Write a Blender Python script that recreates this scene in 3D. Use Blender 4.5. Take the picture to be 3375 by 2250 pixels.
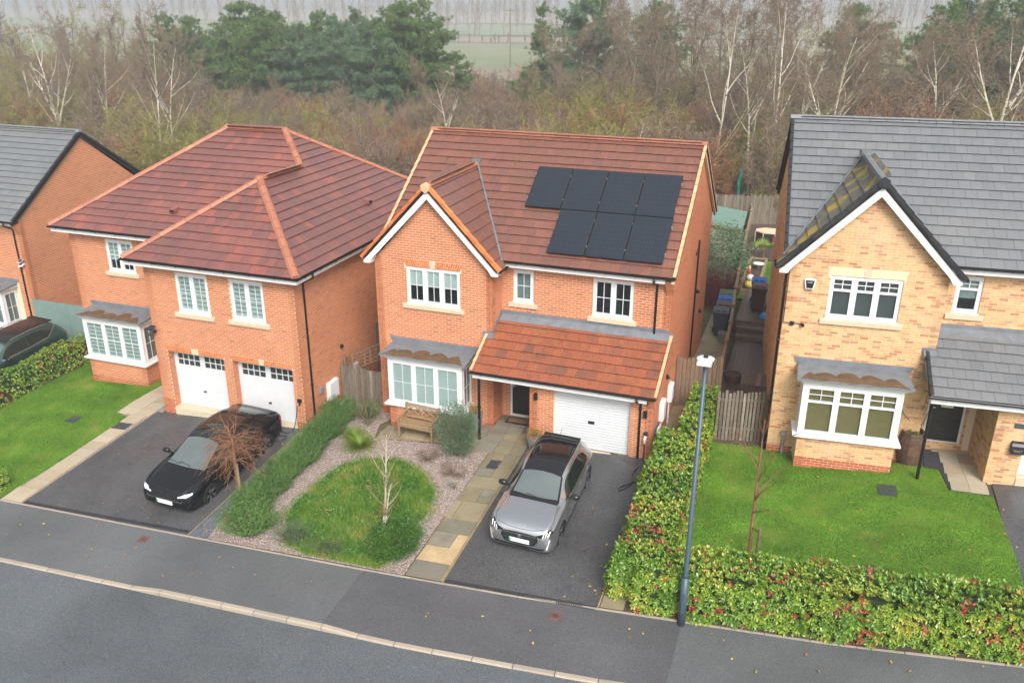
import bpy, bmesh, math, random
import numpy as np
from mathutils import Vector, Matrix, noise as mnoise
from mathutils.bvhtree import BVHTree

for _o in list(bpy.data.objects):
    bpy.data.objects.remove(_o, do_unlink=True)
scene = bpy.context.scene
COL = scene.collection
R = math.radians
rnd = random.Random(7)

# ------------------------------------------------------------------ camera
CAM = Vector((12.74, -22.79, 12.54))
_yaw, _pit, _rol = -0.3450, 0.3810, 0.0030
_fw = Vector((math.sin(_yaw)*math.cos(_pit), math.cos(_yaw)*math.cos(_pit), -math.sin(_pit)))
_rt = Vector((math.cos(_yaw), -math.sin(_yaw), 0))
_up = _rt.cross(_fw)
_R = math.cos(_rol)*_rt + math.sin(_rol)*_up
_U = -math.sin(_rol)*_rt + math.cos(_rol)*_up
cd = bpy.data.cameras.new('camera')
cam = bpy.data.objects.new('camera', cd)
COL.objects.link(cam)
m = Matrix(((_R.x, _U.x, -_fw.x, CAM.x), (_R.y, _U.y, -_fw.y, CAM.y), (_R.z, _U.z, -_fw.z, CAM.z), (0, 0, 0, 1)))
cam.matrix_world = m
cd.sensor_fit = 'HORIZONTAL'
cd.sensor_width = 36
cd.lens = 36*2830/3375
cd.clip_start = 0.5
cd.clip_end = 6000
scene.camera = cam

# ------------------------------------------------------------------ light
SUN_EL, SUN_AZ = R(42), R(148)          # azimuth clockwise from +Y (north)
world = bpy.data.worlds.new('World')
scene.world = world
world.use_nodes = True
wn = world.node_tree
wn.nodes.clear()
sky = wn.nodes.new('ShaderNodeTexSky')
sky.sky_type = 'NISHITA'
sky.sun_disc = False
sky.sun_elevation = SUN_EL
sky.sun_rotation = SUN_AZ
sky.air_density = 1.6
sky.dust_density = 6.0
sky.ozone_density = 1.0
hs = wn.nodes.new('ShaderNodeHueSaturation')
hs.inputs['Saturation'].default_value = 0.22      # an overcast sky: nearly white
bg = wn.nodes.new('ShaderNodeBackground')
bg.inputs['Strength'].default_value = 0.115
wo = wn.nodes.new('ShaderNodeOutputWorld')
wn.links.new(sky.outputs[0], hs.inputs['Color'])
wn.links.new(hs.outputs[0], bg.inputs['Color'])
wn.links.new(bg.outputs[0], wo.inputs['Surface'])
sl = bpy.data.lights.new('sun', 'SUN')
sl.energy = 1.5
sl.angle = R(22)
sl.color = (1.0, 0.96, 0.9)
sun = bpy.data.objects.new('sun', sl)
COL.objects.link(sun)
sd = Vector((math.sin(SUN_AZ)*math.cos(SUN_EL), math.cos(SUN_AZ)*math.cos(SUN_EL), math.sin(SUN_EL)))
sun.rotation_euler = sd.to_track_quat('Z', 'Y').to_euler()
sun.location = (0, -30, 40)
vs = scene.view_settings
vs.view_transform = 'Standard'
vs.look = 'None'
vs.exposure = 0.80
vs.gamma = 1.0
vs.use_curve_mapping = False

# ------------------------------------------------------------------ materials
def _n(nt, t, **kw):
    n = nt.nodes.new(t)
    for k, v in kw.items():
        setattr(n, k, v)
    return n

def new_mat(name):
    mt = bpy.data.materials.new(name)
    mt.use_nodes = True
    nt = mt.node_tree
    b = nt.nodes['Principled BSDF']
    return mt, nt, b

def c4(c):
    return (c[0], c[1], c[2], 1)

def island_rand(nt):
    g = _n(nt, 'ShaderNodeNewGeometry')
    o = _n(nt, 'ShaderNodeObjectInfo')
    a = _n(nt, 'ShaderNodeMath', operation='ADD')
    f = _n(nt, 'ShaderNodeMath', operation='FRACT')
    nt.links.new(g.outputs['Random Per Island'], a.inputs[0])
    nt.links.new(o.outputs['Random'], a.inputs[1])
    nt.links.new(a.outputs[0], f.inputs[0])
    return f.outputs[0]

def ramp(nt, stops, interp='LINEAR'):
    r = _n(nt, 'ShaderNodeValToRGB')
    r.color_ramp.interpolation = interp
    e = r.color_ramp.elements
    while len(e) > 1:
        e.remove(e[-1])
    e[0].position = stops[0][0]
    e[0].color = c4(stops[0][1])
    for p, c in stops[1:]:
        x = e.new(p)
        x.color = c4(c)
    return r

def noise(nt, scale, detail=4, rough=.6, vec=None, stretch=None):
    n = _n(nt, 'ShaderNodeTexNoise')
    n.inputs['Scale'].default_value = scale
    n.inputs['Detail'].default_value = detail
    n.inputs['Roughness'].default_value = rough
    g = _n(nt, 'ShaderNodeNewGeometry')
    src = g.outputs['Position']
    if stretch:
        mp = _n(nt, 'ShaderNodeMapping')
        mp.inputs['Scale'].default_value = stretch
        nt.links.new(src, mp.inputs['Vector'])
        src = mp.outputs[0]
    nt.links.new(src, n.inputs['Vector'])
    return n.outputs['Fac']

def mix(nt, fac, a, b, mode='MIX'):
    mx = _n(nt, 'ShaderNodeMix', data_type='RGBA', blend_type=mode)
    for s, v in ((mx.inputs[0], fac), (mx.inputs[6], a), (mx.inputs[7], b)):
        if hasattr(v, 'is_linked') or hasattr(v, 'links'):
            nt.links.new(v, s)
        elif isinstance(v, (int, float)):
            s.default_value = v
        else:
            s.default_value = c4(v)
    return mx.outputs[2]

def maprange(nt, v, a, b, c=0., d=1.):
    n = _n(nt, 'ShaderNodeMapRange')
    n.inputs[1].default_value = a
    n.inputs[2].default_value = b
    n.inputs[3].default_value = c
    n.inputs[4].default_value = d
    nt.links.new(v, n.inputs[0])
    return n.outputs[0]

def bump(nt, b, h, strength=.3, dist=.01):
    n = _n(nt, 'ShaderNodeBump')
    n.inputs['Strength'].default_value = strength
    n.inputs['Distance'].default_value = dist
    nt.links.new(h, n.inputs['Height'])
    nt.links.new(n.outputs[0], b.inputs['Normal'])

def plain(name, col, rough=.6, metal=0., var=.15, scale=6., spec=.5, bmp=0., coat=0., bscale=None):
    mt, nt, b = new_mat(name)
    b.inputs['Roughness'].default_value = rough
    b.inputs['Metallic'].default_value = metal
    b.inputs['Specular IOR Level'].default_value = spec
    b.inputs['Coat Weight'].default_value = coat
    if var > 0:
        f = noise(nt, scale, 5, .65)
        k = maprange(nt, f, .25, .75)
        dk = tuple(x*(1-var) for x in col)
        lt = tuple(min(1, x*(1+var)) for x in col)
        nt.links.new(mix(nt, k, dk, lt), b.inputs['Base Color'])
    else:
        b.inputs['Base Color'].default_value = c4(col)
    if bmp > 0:
        bump(nt, b, noise(nt, bscale or scale*8, 3, .6), bmp, .01)
    return mt

def speckled(name, stops, rough=.8, grain=60., patch=.7, patchamt=.25, bmp=.3, spec=.4, wet=None):
    """ground-like surface: fine grain from a ramp, large soft patches; wet = (scale, lo, hi) patches of low roughness"""
    mt, nt, b = new_mat(name)
    g = noise(nt, grain, 3, .7)
    r = ramp(nt, stops)
    nt.links.new(maprange(nt, g, .3, .7), r.inputs[0])
    p = noise(nt, patch, 5, .6)
    k = maprange(nt, p, .3, .7, 1-patchamt, 1+patchamt)
    vm = _n(nt, 'ShaderNodeVectorMath', operation='SCALE')
    nt.links.new(r.outputs[0], vm.inputs[0])
    nt.links.new(k, vm.inputs['Scale'])
    nt.links.new(vm.outputs[0], b.inputs['Base Color'])
    b.inputs['Specular IOR Level'].default_value = spec
    if wet:
        w = noise(nt, wet[0], 4, .6)
        nt.links.new(maprange(nt, w, .4, .65, wet[1], wet[2]), b.inputs['Roughness'])
    else:
        b.inputs['Roughness'].default_value = rough
    if bmp:
        bump(nt, b, g, bmp, .008)
    return mt

def pieces(name, stops, rough=.75, streak=None, stain=None, spec=.4, bmp=.25, grain=40., fine=.35):
    """per-piece colour (one random value for each loose piece), grain and optional streaks / stains"""
    mt, nt, b = new_mat(name)
    r = ramp(nt, stops)
    v = island_rand(nt)
    nt.links.new(v, r.inputs[0])
    col = r.outputs[0]
    if streak:
        f = noise(nt, streak[0], 4, .7, stretch=streak[1])
        col = mix(nt, maprange(nt, f, .38, .68, 0, streak[3]), col, streak[2])
    g = noise(nt, grain, 3, .7)
    vm = _n(nt, 'ShaderNodeVectorMath', operation='SCALE')
    nt.links.new(col, vm.inputs[0])
    nt.links.new(maprange(nt, g, .25, .75, 1-fine, 1+fine), vm.inputs['Scale'])
    col = vm.outputs[0]
    if stain:
        for sc, lo, hi, cc, amt in stain:
            f = noise(nt, sc, 5, .65)
            col = mix(nt, maprange(nt, f, lo, hi, 0, amt), col, cc)
    nt.links.new(col, b.inputs['Base Color'])
    b.inputs['Roughness'].default_value = rough
    b.inputs['Specular IOR Level'].default_value = spec
    if bmp:
        bump(nt, b, g, bmp, .006)
    return mt

def leafmat(name, stops, rough=.45, trans=.25, spec=.4, patch=(.9, .38), rw=.6):
    mt, nt, b = new_mat(name)
    r = ramp(nt, stops)
    v = island_rand(nt)
    p = noise(nt, patch[0], 4, .65)
    a = _n(nt, 'ShaderNodeMath', operation='ADD')
    nt.links.new(maprange(nt, p, .28, .72, -patch[1], patch[1]), a.inputs[0])
    nt.links.new(maprange(nt, v, 0, 1, .5-rw/2, .5+rw/2), a.inputs[1])
    nt.links.new(a.outputs[0], r.inputs[0])
    nt.links.new(r.outputs[0], b.inputs['Base Color'])
    b.inputs['Roughness'].default_value = rough
    b.inputs['Specular IOR Level'].default_value = spec
    if trans > 0:
        t = _n(nt, 'ShaderNodeBsdfTranslucent')
        nt.links.new(r.outputs[0], t.inputs['Color'])
        ms = _n(nt, 'ShaderNodeMixShader')
        ms.inputs[0].default_value = trans
        nt.links.new(b.outputs[0], ms.inputs[1])
        nt.links.new(t.outputs[0], ms.inputs[2])
        nt.links.new(ms.outputs[0], nt.nodes['Material Output'].inputs['Surface'])
    return mt

def glassmat(name, tint=(.85, .9, .9), dark=0.0, boost=1.0):
    """window pane: see-through, mirror-like reflection by Fresnel"""
    mt = bpy.data.materials.new(name)
    mt.use_nodes = True
    nt = mt.node_tree
    nt.nodes.clear()
    out = _n(nt, 'ShaderNodeOutputMaterial')
    tr = _n(nt, 'ShaderNodeBsdfTransparent')
    tr.inputs['Color'].default_value = c4(tint)
    gl = _n(nt, 'ShaderNodeBsdfGlossy')
    gl.inputs['Roughness'].default_value = .02
    fr = _n(nt, 'ShaderNodeLayerWeight')
    fr.inputs['Blend'].default_value = .5
    pw = _n(nt, 'ShaderNodeMath', operation='POWER')
    pw.inputs[1].default_value = 4.
    nt.links.new(fr.outputs['Facing'], pw.inputs[0])
    ml = _n(nt, 'ShaderNodeMath', operation='MULTIPLY_ADD')
    ml.inputs[1].default_value = .9*boost
    ml.inputs[2].default_value = .045
    ml.use_clamp = True
    nt.links.new(pw.outputs[0], ml.inputs[0])
    ms = _n(nt, 'ShaderNodeMixShader')
    nt.links.new(ml.outputs[0], ms.inputs[0])
    nt.links.new(tr.outputs[0], ms.inputs[1])
    nt.links.new(gl.outputs[0], ms.inputs[2])
    nt.links.new(ms.outputs[0], out.inputs['Surface'])
    return mt

# ------------------------------------------------------------------ geometry helpers
class MB:
    def __init__(s):
        s.v = []
        s.f = []
        s.m = []
        s.cur = 0
    def quad(s, a, b, c, d):
        i = len(s.v)
        s.v += [tuple(a), tuple(b), tuple(c), tuple(d)]
        s.f.append((i, i+1, i+2, i+3))
        s.m.append(s.cur)
    def tri(s, a, b, c):
        i = len(s.v)
        s.v += [tuple(a), tuple(b), tuple(c)]
        s.f.append((i, i+1, i+2))
        s.m.append(s.cur)
    def poly(s, pts):
        i = len(s.v)
        s.v += [tuple(p) for p in pts]
        s.f.append(tuple(range(i, i+len(pts))))
        s.m.append(s.cur)
    def box(s, x0, x1, y0, y1, z0, z1, mtx=None):
        i = len(s.v)
        P = [Vector((x, y, z)) for z in (z0, z1) for y in (y0, y1) for x in (x0, x1)]
        if mtx is not None:
            P = [mtx @ p for p in P]
        s.v += [tuple(p) for p in P]
        for q in ((0, 2, 3, 1), (4, 5, 7, 6), (0, 1, 5, 4), (2, 6, 7, 3), (0, 4, 6, 2), (1, 3, 7, 5)):
            s.f.append(tuple(i+k for k in q))
            s.m.append(s.cur)
        return s
    def prism(s, pts, ext):
        """closed polygon pts (3D) extruded by vector ext"""
        n = len(pts)
        i = len(s.v)
        e = Vector(ext)
        s.v += [tuple(p) for p in pts] + [tuple(Vector(p)+e) for p in pts]
        s.f.append(tuple(reversed(range(i, i+n))))
        s.f.append(tuple(range(i+n, i+2*n)))
        for k in range(n):
            k2 = (k+1) % n
            s.f.append((i+k, i+k2, i+n+k2, i+n+k))
        s.m += [s.cur]*(n+2)
        return s
    def tube(s, path, rad, n=8, cap=True):
        """path of points; rad number or list"""
        P = [Vector(p) for p in path]
        if not hasattr(rad, '__len__'):
            rad = [rad]*len(P)
        i0 = len(s.v)
        prev = None
        for k, p in enumerate(P):
            if k == 0:
                d = P[1]-P[0]
            elif k == len(P)-1:
                d = P[-1]-P[-2]
            else:
                d = (P[k+1]-p).normalized()+(p-P[k-1]).normalized()
            d.normalize()
            if prev is None:
                a = Vector((0, 0, 1)) if abs(d.z) < .9 else Vector((1, 0, 0))
                u = d.cross(a).normalized()
            else:
                u = (prev-d*prev.dot(d)).normalized()
            prev = u
            w = d.cross(u)
            for j in range(n):
                t = 2*math.pi*j/n
                s.v.append(tuple(p+(u*math.cos(t)+w*math.sin(t))*rad[k]))
        for k in range(len(P)-1):
            for j in range(n):
                a = i0+k*n+j
                b = i0+k*n+(j+1) % n
                s.f.append((a, b, b+n, a+n))
                s.m.append(s.cur)
        if cap:
            s.f.append(tuple(reversed(range(i0, i0+n))))
            s.f.append(tuple(range(i0+(len(P)-1)*n, i0+len(P)*n)))
            s.m += [s.cur]*2
        return s
    def lathe(s, prof, n=20, c=(0, 0, 0)):
        i0 = len(s.v)
        for r_, z in prof:
            for j in range(n):
                t = 2*math.pi*j/n
                s.v.append((c[0]+r_*math.cos(t), c[1]+r_*math.sin(t), c[2]+z))
        for k in range(len(prof)-1):
            for j in range(n):
                a = i0+k*n+j
                b = i0+k*n+(j+1) % n
                s.f.append((a, b, b+n, a+n))
                s.m.append(s.cur)
        s.f.append(tuple(reversed(range(i0, i0+n))))
        s.f.append(tuple(range(i0+(len(prof)-1)*n, i0+len(prof)*n)))
        s.m += [s.cur]*2
        return s
    def xf(s, mtx, a=0):
        for k in range(a, len(s.v)):
            s.v[k] = tuple(mtx @ Vector(s.v[k]))
        return s
    def mesh(s, name, mats, smooth=False):
        me = bpy.data.meshes.new(name)
        me.from_pydata(s.v, [], s.f)
        if not isinstance(mats, (list, tuple)):
            mats = [mats]
        for mt in mats:
            me.materials.append(mt)
        if len(mats) > 1:
            me.polygons.foreach_set('material_index', s.m)
        if smooth:
            me.polygons.foreach_set('use_smooth', [True]*len(me.polygons))
        me.update()
        return me
    def build(s, name, mats, parent=None, smooth=False, **kw):
        return link(name, s.mesh(name, mats, smooth), parent, **kw)

def link(name, data, parent=None, label=None, cat=None, group=None, kind=None, loc=None, rotz=None):
    o = bpy.data.objects.new(name, data)
    COL.objects.link(o)
    if parent is not None:
        o.parent = parent
    if loc is not None:
        o.location = loc
    if rotz is not None:
        o.rotation_euler = (0, 0, rotz)
    for k, v in (('label', label), ('category', cat), ('group', group), ('kind', kind)):
        if v:
            o[k] = v
    return o

def thing(name, label, cat, loc=(0, 0, 0), rotz=0, group=None):
    return link(name, None, None, label, cat, group, None, loc, rotz)

def mesh_np(name, verts, faces_flat, nper, mats, matidx=None, smooth=False):
    """fast mesh from numpy: verts (n,3), faces (k,nper)"""
    me = bpy.data.meshes.new(name)
    nv, nf = len(verts), len(faces_flat)
    me.vertices.add(nv)
    me.vertices.foreach_set('co', np.asarray(verts, np.float32).ravel())
    me.loops.add(nf*nper)
    me.loops.foreach_set('vertex_index', np.asarray(faces_flat, np.int32).ravel())
    me.polygons.add(nf)
    me.polygons.foreach_set('loop_start', np.arange(0, nf*nper, nper, dtype=np.int32))
    if not isinstance(mats, (list, tuple)):
        mats = [mats]
    for mt in mats:
        me.materials.append(mt)
    if matidx is not None:
        me.polygons.foreach_set('material_index', np.asarray(matidx, np.int32))
    if smooth:
        me.polygons.foreach_set('use_smooth', np.ones(nf, bool))
    me.update(calc_edges=True)
    me.validate()
    return me

def clip_poly(pts, clip):
    """Sutherland-Hodgman, 2D, clip polygon convex and counter-clockwise"""
    out = list(pts)
    n = len(clip)
    for i in range(n):
        ax, ay = clip[i]
        bx, by = clip[(i+1) % n]
        inp = out
        out = []
        if not inp:
            break
        def side(p):
            return (bx-ax)*(p[1]-ay)-(by-ay)*(p[0]-ax)
        for j in range(len(inp)):
            p, q = inp[j-1], inp[j]
            sp, sq = side(p), side(q)
            if sq >= -1e-9:
                if sp < -1e-9:
                    t = sp/(sp-sq)
                    out.append((p[0]+t*(q[0]-p[0]), p[1]+t*(q[1]-p[1])))
                out.append(q)
            elif sp >= -1e-9:
                t = sp/(sp-sq)
                out.append((p[0]+t*(q[0]-p[0]), p[1]+t*(q[1]-p[1])))
    return out

def area2(p):
    return .5*abs(sum(p[i-1][0]*p[i][1]-p[i][0]*p[i-1][1] for i in range(len(p))))

# ------------------------------------------------------------------ terrain
def s_y(y):
    if y >= -1.2:
        return 0.
    if y >= -8:
        return -.5*(-1.2-y)/6.8
    return -.5-.03*(-8-y)
def zg(x, y):
    """height of the natural ground: the street climbs to the right, gardens fall to the road"""
    xx = max(-22., min(26., x))
    t = max(0., min(1., (y-30)/30))
    zx = -.37+.06*xx
    return zx*(1-t)+(-.35+.012*xx)*t + s_y(max(y, -30.))
# ------------------------------------------------------------------ palette
M = {}
M['brick_red'] = pieces('brick_red', [(0, (.47, .175, .085)), (.3, (.53, .205, .10)), (.6, (.49, .185, .09)), (.85, (.56, .23, .12)), (.96, (.44, .165, .085)), (1, (.34, .145, .085))], rough=.85, grain=90., fine=.22,
    stain=[(.55, .5, .75, (.30, .085, .035), .35), (1.7, .6, .8, (.62, .33, .2), .3)])
M['brick_buff'] = pieces('brick_buff', [(0, (.60, .39, .185)), (.3, (.66, .445, .225)), (.5, (.58, .35, .17)), (.7, (.64, .41, .21)), (.84, (.50, .25, .125)), (.93, (.44, .19, .09)), (1, (.40, .29, .18))], rough=.85, grain=30., fine=.2,
    stain=[(7., .53, .68, (.48, .19, .08), .6), (.6, .5, .75, (.66, .44, .33), .5)])
M['brick_plinth'] = pieces('brick_plinth', [(0, (.40, .10, .045)), (.5, (.46, .14, .06)), (1, (.34, .09, .045))], rough=.85, grain=90., fine=.2)
M['brick_soldier'] = pieces('brick_soldier', [(0, (.50, .16, .05)), (.5, (.58, .20, .07)), (1, (.44, .13, .05))], rough=.85, grain=90., fine=.2)
M['brick_cream'] = pieces('brick_cream', [(0, (.72, .60, .38)), (1, (.80, .68, .46))], rough=.85, grain=90., fine=.12)
M['mortar'] = plain('mortar', (.78, .62, .43), .95, var=.12, scale=14, bmp=.15)
M['mortar_buff'] = plain('mortar_buff', (.70, .57, .42), .95, var=.1, scale=14, bmp=.15)
M['stone'] = plain('stone', (.55, .47, .34), .8, var=.12, scale=9, bmp=.15)
M['tile_brown'] = pieces('tile_brown', [(0, (.20, .082, .055)), (.3, (.235, .092, .060)), (.55, (.21, .085, .058)), (.8, (.255, .10, .063)), (1, (.175, .078, .057))], rough=.33, spec=.5, grain=55., fine=.25,
    streak=(9., (4., .9, .9), (.09, .062, .066), .75), stain=[(.5, .5, .72, (.30, .12, .075), .4), (1.1, .66, .74, (.34, .26, .08), .22)])
M['tile_plum'] = pieces('tile_plum', [(0, (.185, .076, .062)), (.35, (.22, .088, .072)), (.6, (.195, .079, .067)), (.82, (.25, .09, .068)), (.93, (.33, .097, .067)), (1, (.16, .072, .065))], rough=.30, spec=.5, grain=55., fine=.25,
    streak=(9., (4., .9, .9), (.09, .06, .068), .7), stain=[(.45, .5, .7, (.36, .12, .085), .4)])
M['tile_red'] = pieces('tile_red', [(0, (.40, .108, .045)), (.35, (.345, .095, .042)), (.6, (.43, .12, .05)), (.85, (.30, .09, .045)), (1, (.23, .085, .05))], rough=.42, spec=.5, grain=55., fine=.25,
    streak=(9., (4., .8, .8), (.12, .07, .052), .9), stain=[(.9, .58, .72, (.17, .13, .05), .5), (1.6, .52, .7, (.10, .06, .048), .6)])
M['tile_slate'] = pieces('tile_slate', [(0, (.145, .154, .165)), (.5, (.172, .182, .194)), (1, (.156, .165, .176))], rough=.5, spec=.5, grain=60., fine=.18,
    streak=(9., (4., 1., 1.), (.11, .115, .125), .3), stain=[(.4, .5, .75, (.215, .21, .205), .5)])
M['tile_lichen'] = pieces('tile_lichen', [(0, (.15, .14, .12)), (.5, (.2, .19, .16)), (1, (.16, .155, .14))], rough=.7, spec=.4, grain=60., fine=.2,
    streak=(10., (1., 5., 1.), (.09, .08, .065), .7), stain=[(1.4, .52, .6, (.50, .36, .03), .75)])
M['roof_deck'] = plain('roof_deck', (.03, .022, .02), .9, var=.1)
M['ridge_red'] = pieces('ridge_red', [(0, (.36, .14, .085)), (.5, (.40, .16, .095)), (1, (.32, .12, .072))], rough=.5, grain=30., fine=.22, stain=[(1.3, .62, .72, (.5, .38, .1), .3)])
M['ridge_slate'] = pieces('ridge_slate', [(0, (.18, .19, .205)), (1, (.22, .23, .245))], rough=.55, grain=30., fine=.15)
M['verge_orange'] = pieces('verge_orange', [(0, (.72, .20, .06)), (.5, (.80, .25, .08)), (1, (.68, .20, .07))], rough=.45, grain=20., fine=.1)
M['verge_peach'] = pieces('verge_peach', [(0, (.74, .38, .21)), (1, (.80, .44, .26))], rough=.5, grain=20., fine=.1)
M['verge_black'] = plain('verge_black', (.022, .024, .028), .5, var=.15)
M['upvc'] = plain('upvc', (.72, .73, .745), .3, var=.03, scale=2)
M['white_paint'] = plain('white_paint', (.70, .71, .72), .4, var=.04, scale=3)
M['door_white'] = plain('door_white', (.62, .64, .665), .32, var=.03, scale=3)
M['black_plastic'] = plain('black_plastic', (.014, .014, .015), .35, var=.15, scale=12)
M['black_gloss'] = plain('black_gloss', (.012, .012, .014), .2, var=.1)
M['lead'] = plain('lead', (.155, .17, .19), .55, var=.28, scale=3.5, bmp=.1, metal=.0)
def _bayroof():
    mt, nt, b = new_mat('bay_roof_felt')
    g = noise(nt, 1.1, 3, .5)
    base = mix(nt, maprange(nt, noise(nt, 3., 4, .6), .3, .7), (.24, .26, .27), (.36, .37, .37))
    k = maprange(nt, g, .44, .50)
    moss = mix(nt, maprange(nt, noise(nt, 14., 4, .7), .3, .7), (.11, .062, .032), (.19, .115, .06))
    nt.links.new(mix(nt, k, base, moss), b.inputs['Base Color'])
    b.inputs['Roughness'].default_value = .6
    bump(nt, b, noise(nt, 30, 4), .3, .01)
    return mt
M['bay_felt'] = _bayroof()
M['moss_brown'] = speckled('moss_brown', [(0, (.06, .035, .018)), (.5, (.115, .07, .036)), (1, (.17, .11, .06))], grain=40., patch=4., patchamt=.3, bmp=.6)
M['pane'] = glassmat('window_glass', (.82, .88, .88), boost=1.3)
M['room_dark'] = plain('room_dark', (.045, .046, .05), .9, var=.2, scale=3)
M['blind_white'] = plain('blind_white', (.66, .68, .66), .8, var=.05)
M['blind_grey'] = plain('blind_grey', (.30, .33, .33), .8, var=.08)
M['blind_oak'] = plain('blind_oak', (.34, .235, .10), .6, var=.15, scale=10)
M['blind_dark'] = plain('blind_dark', (.10, .105, .105), .6, var=.15, scale=10)
M['door_black'] = plain('door_black', (.018, .02, .022), .3, var=.2, scale=8)
M['chrome'] = plain('chrome', (.75, .75, .76), .2, metal=1., var=0)
M['solar'] = None
def _solar():
    mt, nt, b = new_mat('solar_cells')
    tc = _n(nt, 'ShaderNodeTexCoord')
    br = _n(nt, 'ShaderNodeTexBrick')
    br.offset = 0
    br.inputs['Scale'].default_value = 1
    br.inputs['Color1'].default_value = (.016, .022, .032, 1)
    br.inputs['Color2'].default_value = (.018, .025, .036, 1)
    br.inputs['Mortar'].default_value = (.04, .05, .06, 1)
    br.inputs['Mortar Size'].default_value = .0035
    br.inputs['Brick Width'].default_value = .0915
    br.inputs['Row Height'].default_value = .183
    nt.links.new(tc.outputs['Object'], br.inputs['Vector'])
    nt.links.new(br.outputs[0], b.inputs['Base Color'])
    b.inputs['Roughness'].default_value = .22
    b.inputs['IOR'].default_value = 1.45
    return mt
M['solar'] = _solar()
M['panel_frame'] = plain('panel_frame', (.012, .013, .015), .35, var=0)
M['alu'] = plain('alu', (.62, .63, .64), .35, metal=.8, var=.05)
M['asphalt_road'] = speckled('asphalt_road', [(0, (.055, .063, .07)), (.5, (.092, .103, .112)), (1, (.16, .172, .182))], grain=30., patch=.25, patchamt=.22, bmp=.35, wet=(.35, .42, .8))
M['asphalt_foot'] = speckled('asphalt_foot', [(0, (.075, .08, .084)), (.5, (.105, .11, .115)), (1, (.16, .165, .17))], grain=36., patch=.3, patchamt=.16, bmp=.3, wet=(.4, .45, .8))
M['asphalt_patch'] = speckled('asphalt_patch', [(0, (.06, .06, .066)), (.5, (.086, .086, .093)), (1, (.135, .135, .142))], grain=36., patch=.35, patchamt=.16, bmp=.3, wet=(.4, .45, .8))
M['asphalt_drive'] = speckled('asphalt_drive', [(0, (.035, .036, .039)), (.5, (.065, .066, .07)), (1, (.15, .15, .155))], grain=32., patch=.5, patchamt=.22, bmp=.35, wet=(.55, .22, .7))
M['kerb'] = pieces('kerb_concrete', [(0, (.34, .29, .235)), (.5, (.40, .34, .275)), (1, (.31, .27, .225))], rough=.9, grain=60., fine=.2, stain=[(2.2, .55, .75, (.27, .24, .17), .5)])
M['slab'] = pieces('sandstone_slab', [(0, (.28, .23, .14)), (.3, (.20, .175, .115)), (.6, (.33, .275, .17)), (.85, (.18, .17, .125)), (1, (.24, .225, .175))], rough=.6, grain=25., fine=.2, stain=[(1.6, .5, .68, (.15, .13, .075), .6)])
M['slab_porch'] = pieces('sandstone_porch', [(0, (.20, .18, .145)), (.5, (.275, .245, .195)), (1, (.15, .14, .115))], rough=.5, grain=25., fine=.2, stain=[(1.5, .5, .7, (.11, .095, .065), .5)])
M['paver'] = pieces('concrete_paver', [(0, (.38, .32, .235)), (.5, (.44, .375, .28)), (.8, (.31, .255, .17)), (1, (.40, .35, .27))], rough=.8, grain=40., fine=.14, stain=[(1.1, .52, .72, (.30, .225, .11), .5)])
M['sand'] = speckled('bedding_sand', [(0, (.36, .25, .13)), (.5, (.45, .33, .185)), (1, (.54, .41, .25))], grain=35., patch=2., patchamt=.15, bmp=.4)
M['timber_edge'] = plain('timber_edge', (.26, .20, .115), .85, var=.3, scale=5)
M['soil'] = speckled('soil', [(0, (.04, .028, .018)), (.5, (.075, .055, .036)), (1, (.12, .09, .06))], grain=18., patch=1., patchamt=.3, bmp=.6)
M['gravel_base'] = speckled('gravel_base', [(0, (.11, .08, .068)), (.5, (.26, .20, .178)), (1, (.46, .39, .36))], grain=26., patch=1., patchamt=.15, bmp=.8)
M['gravel'] = pieces('gravel_stones', [(0, (.33, .255, .22)), (.25, (.45, .385, .35)), (.5, (.23, .165, .145)), (.75, (.50, .435, .40)), (1, (.16, .115, .105))], rough=.85, bmp=0, fine=.1)
M['slate_chips'] = pieces('slate_chips', [(0, (.06, .068, .085)), (.5, (.10, .11, .135)), (1, (.16, .17, .19))], rough=.55, bmp=0, fine=.1)
M['lawn'] = speckled('lawn_soil', [(0, (.055, .12, .010)), (.5, (.09, .20, .014)), (1, (.16, .26, .03))], grain=22., patch=.8, patchamt=.35, bmp=.5)
M['grass'] = leafmat('grass_blades', [(0, (.045, .125, .008)), (.35, (.075, .195, .012)), (.62, (.13, .26, .02)), (.85, (.25, .31, .04)), (1, (.36, .31, .09))], rough=.55, trans=.2, patch=(.75, .62), rw=.45)
M['grass_island'] = leafmat('grass_island', [(0, (.07, .17, .02)), (.4, (.12, .26, .03)), (.7, (.22, .31, .05)), (1, (.42, .36, .11))], rough=.55, trans=.2, patch=(1.1, .6), rw=.6)
M['iron'] = plain('iron_cover', (.05, .052, .065), .55, var=.25, scale=20, bmp=.3)
M['iron_rust'] = plain('iron_cover_rust', (.16, .085, .075), .7, var=.25, scale=20, bmp=.3)
M['fence_wood'] = pieces('fence_wood', [(0, (.17, .145, .115)), (.4, (.25, .215, .17)), (.7, (.13, .10, .072)), (1, (.32, .285, .235))], rough=.9, grain=14., fine=.3, streak=(14., (1., 1., .12), (.085, .06, .042), .6))
M['fence_brown'] = pieces('fence_brown', [(0, (.16, .095, .055)), (.5, (.22, .135, .08)), (1, (.11, .068, .042))], rough=.9, grain=14., fine=.3, streak=(14., (1., 1., .12), (.26, .22, .17), .5))
M['fence_green'] = plain('fence_green', (.17, .255, .235), .7, var=.12, scale=3)
M['fence_slate'] = plain('fence_slate', (.065, .085, .095), .6, var=.15, scale=6)
M['deck'] = pieces('deck_boards', [(0, (.115, .075, .062)), (.5, (.16, .105, .085)), (1, (.09, .06, .052))], rough=.4, grain=14., fine=.25)
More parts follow.
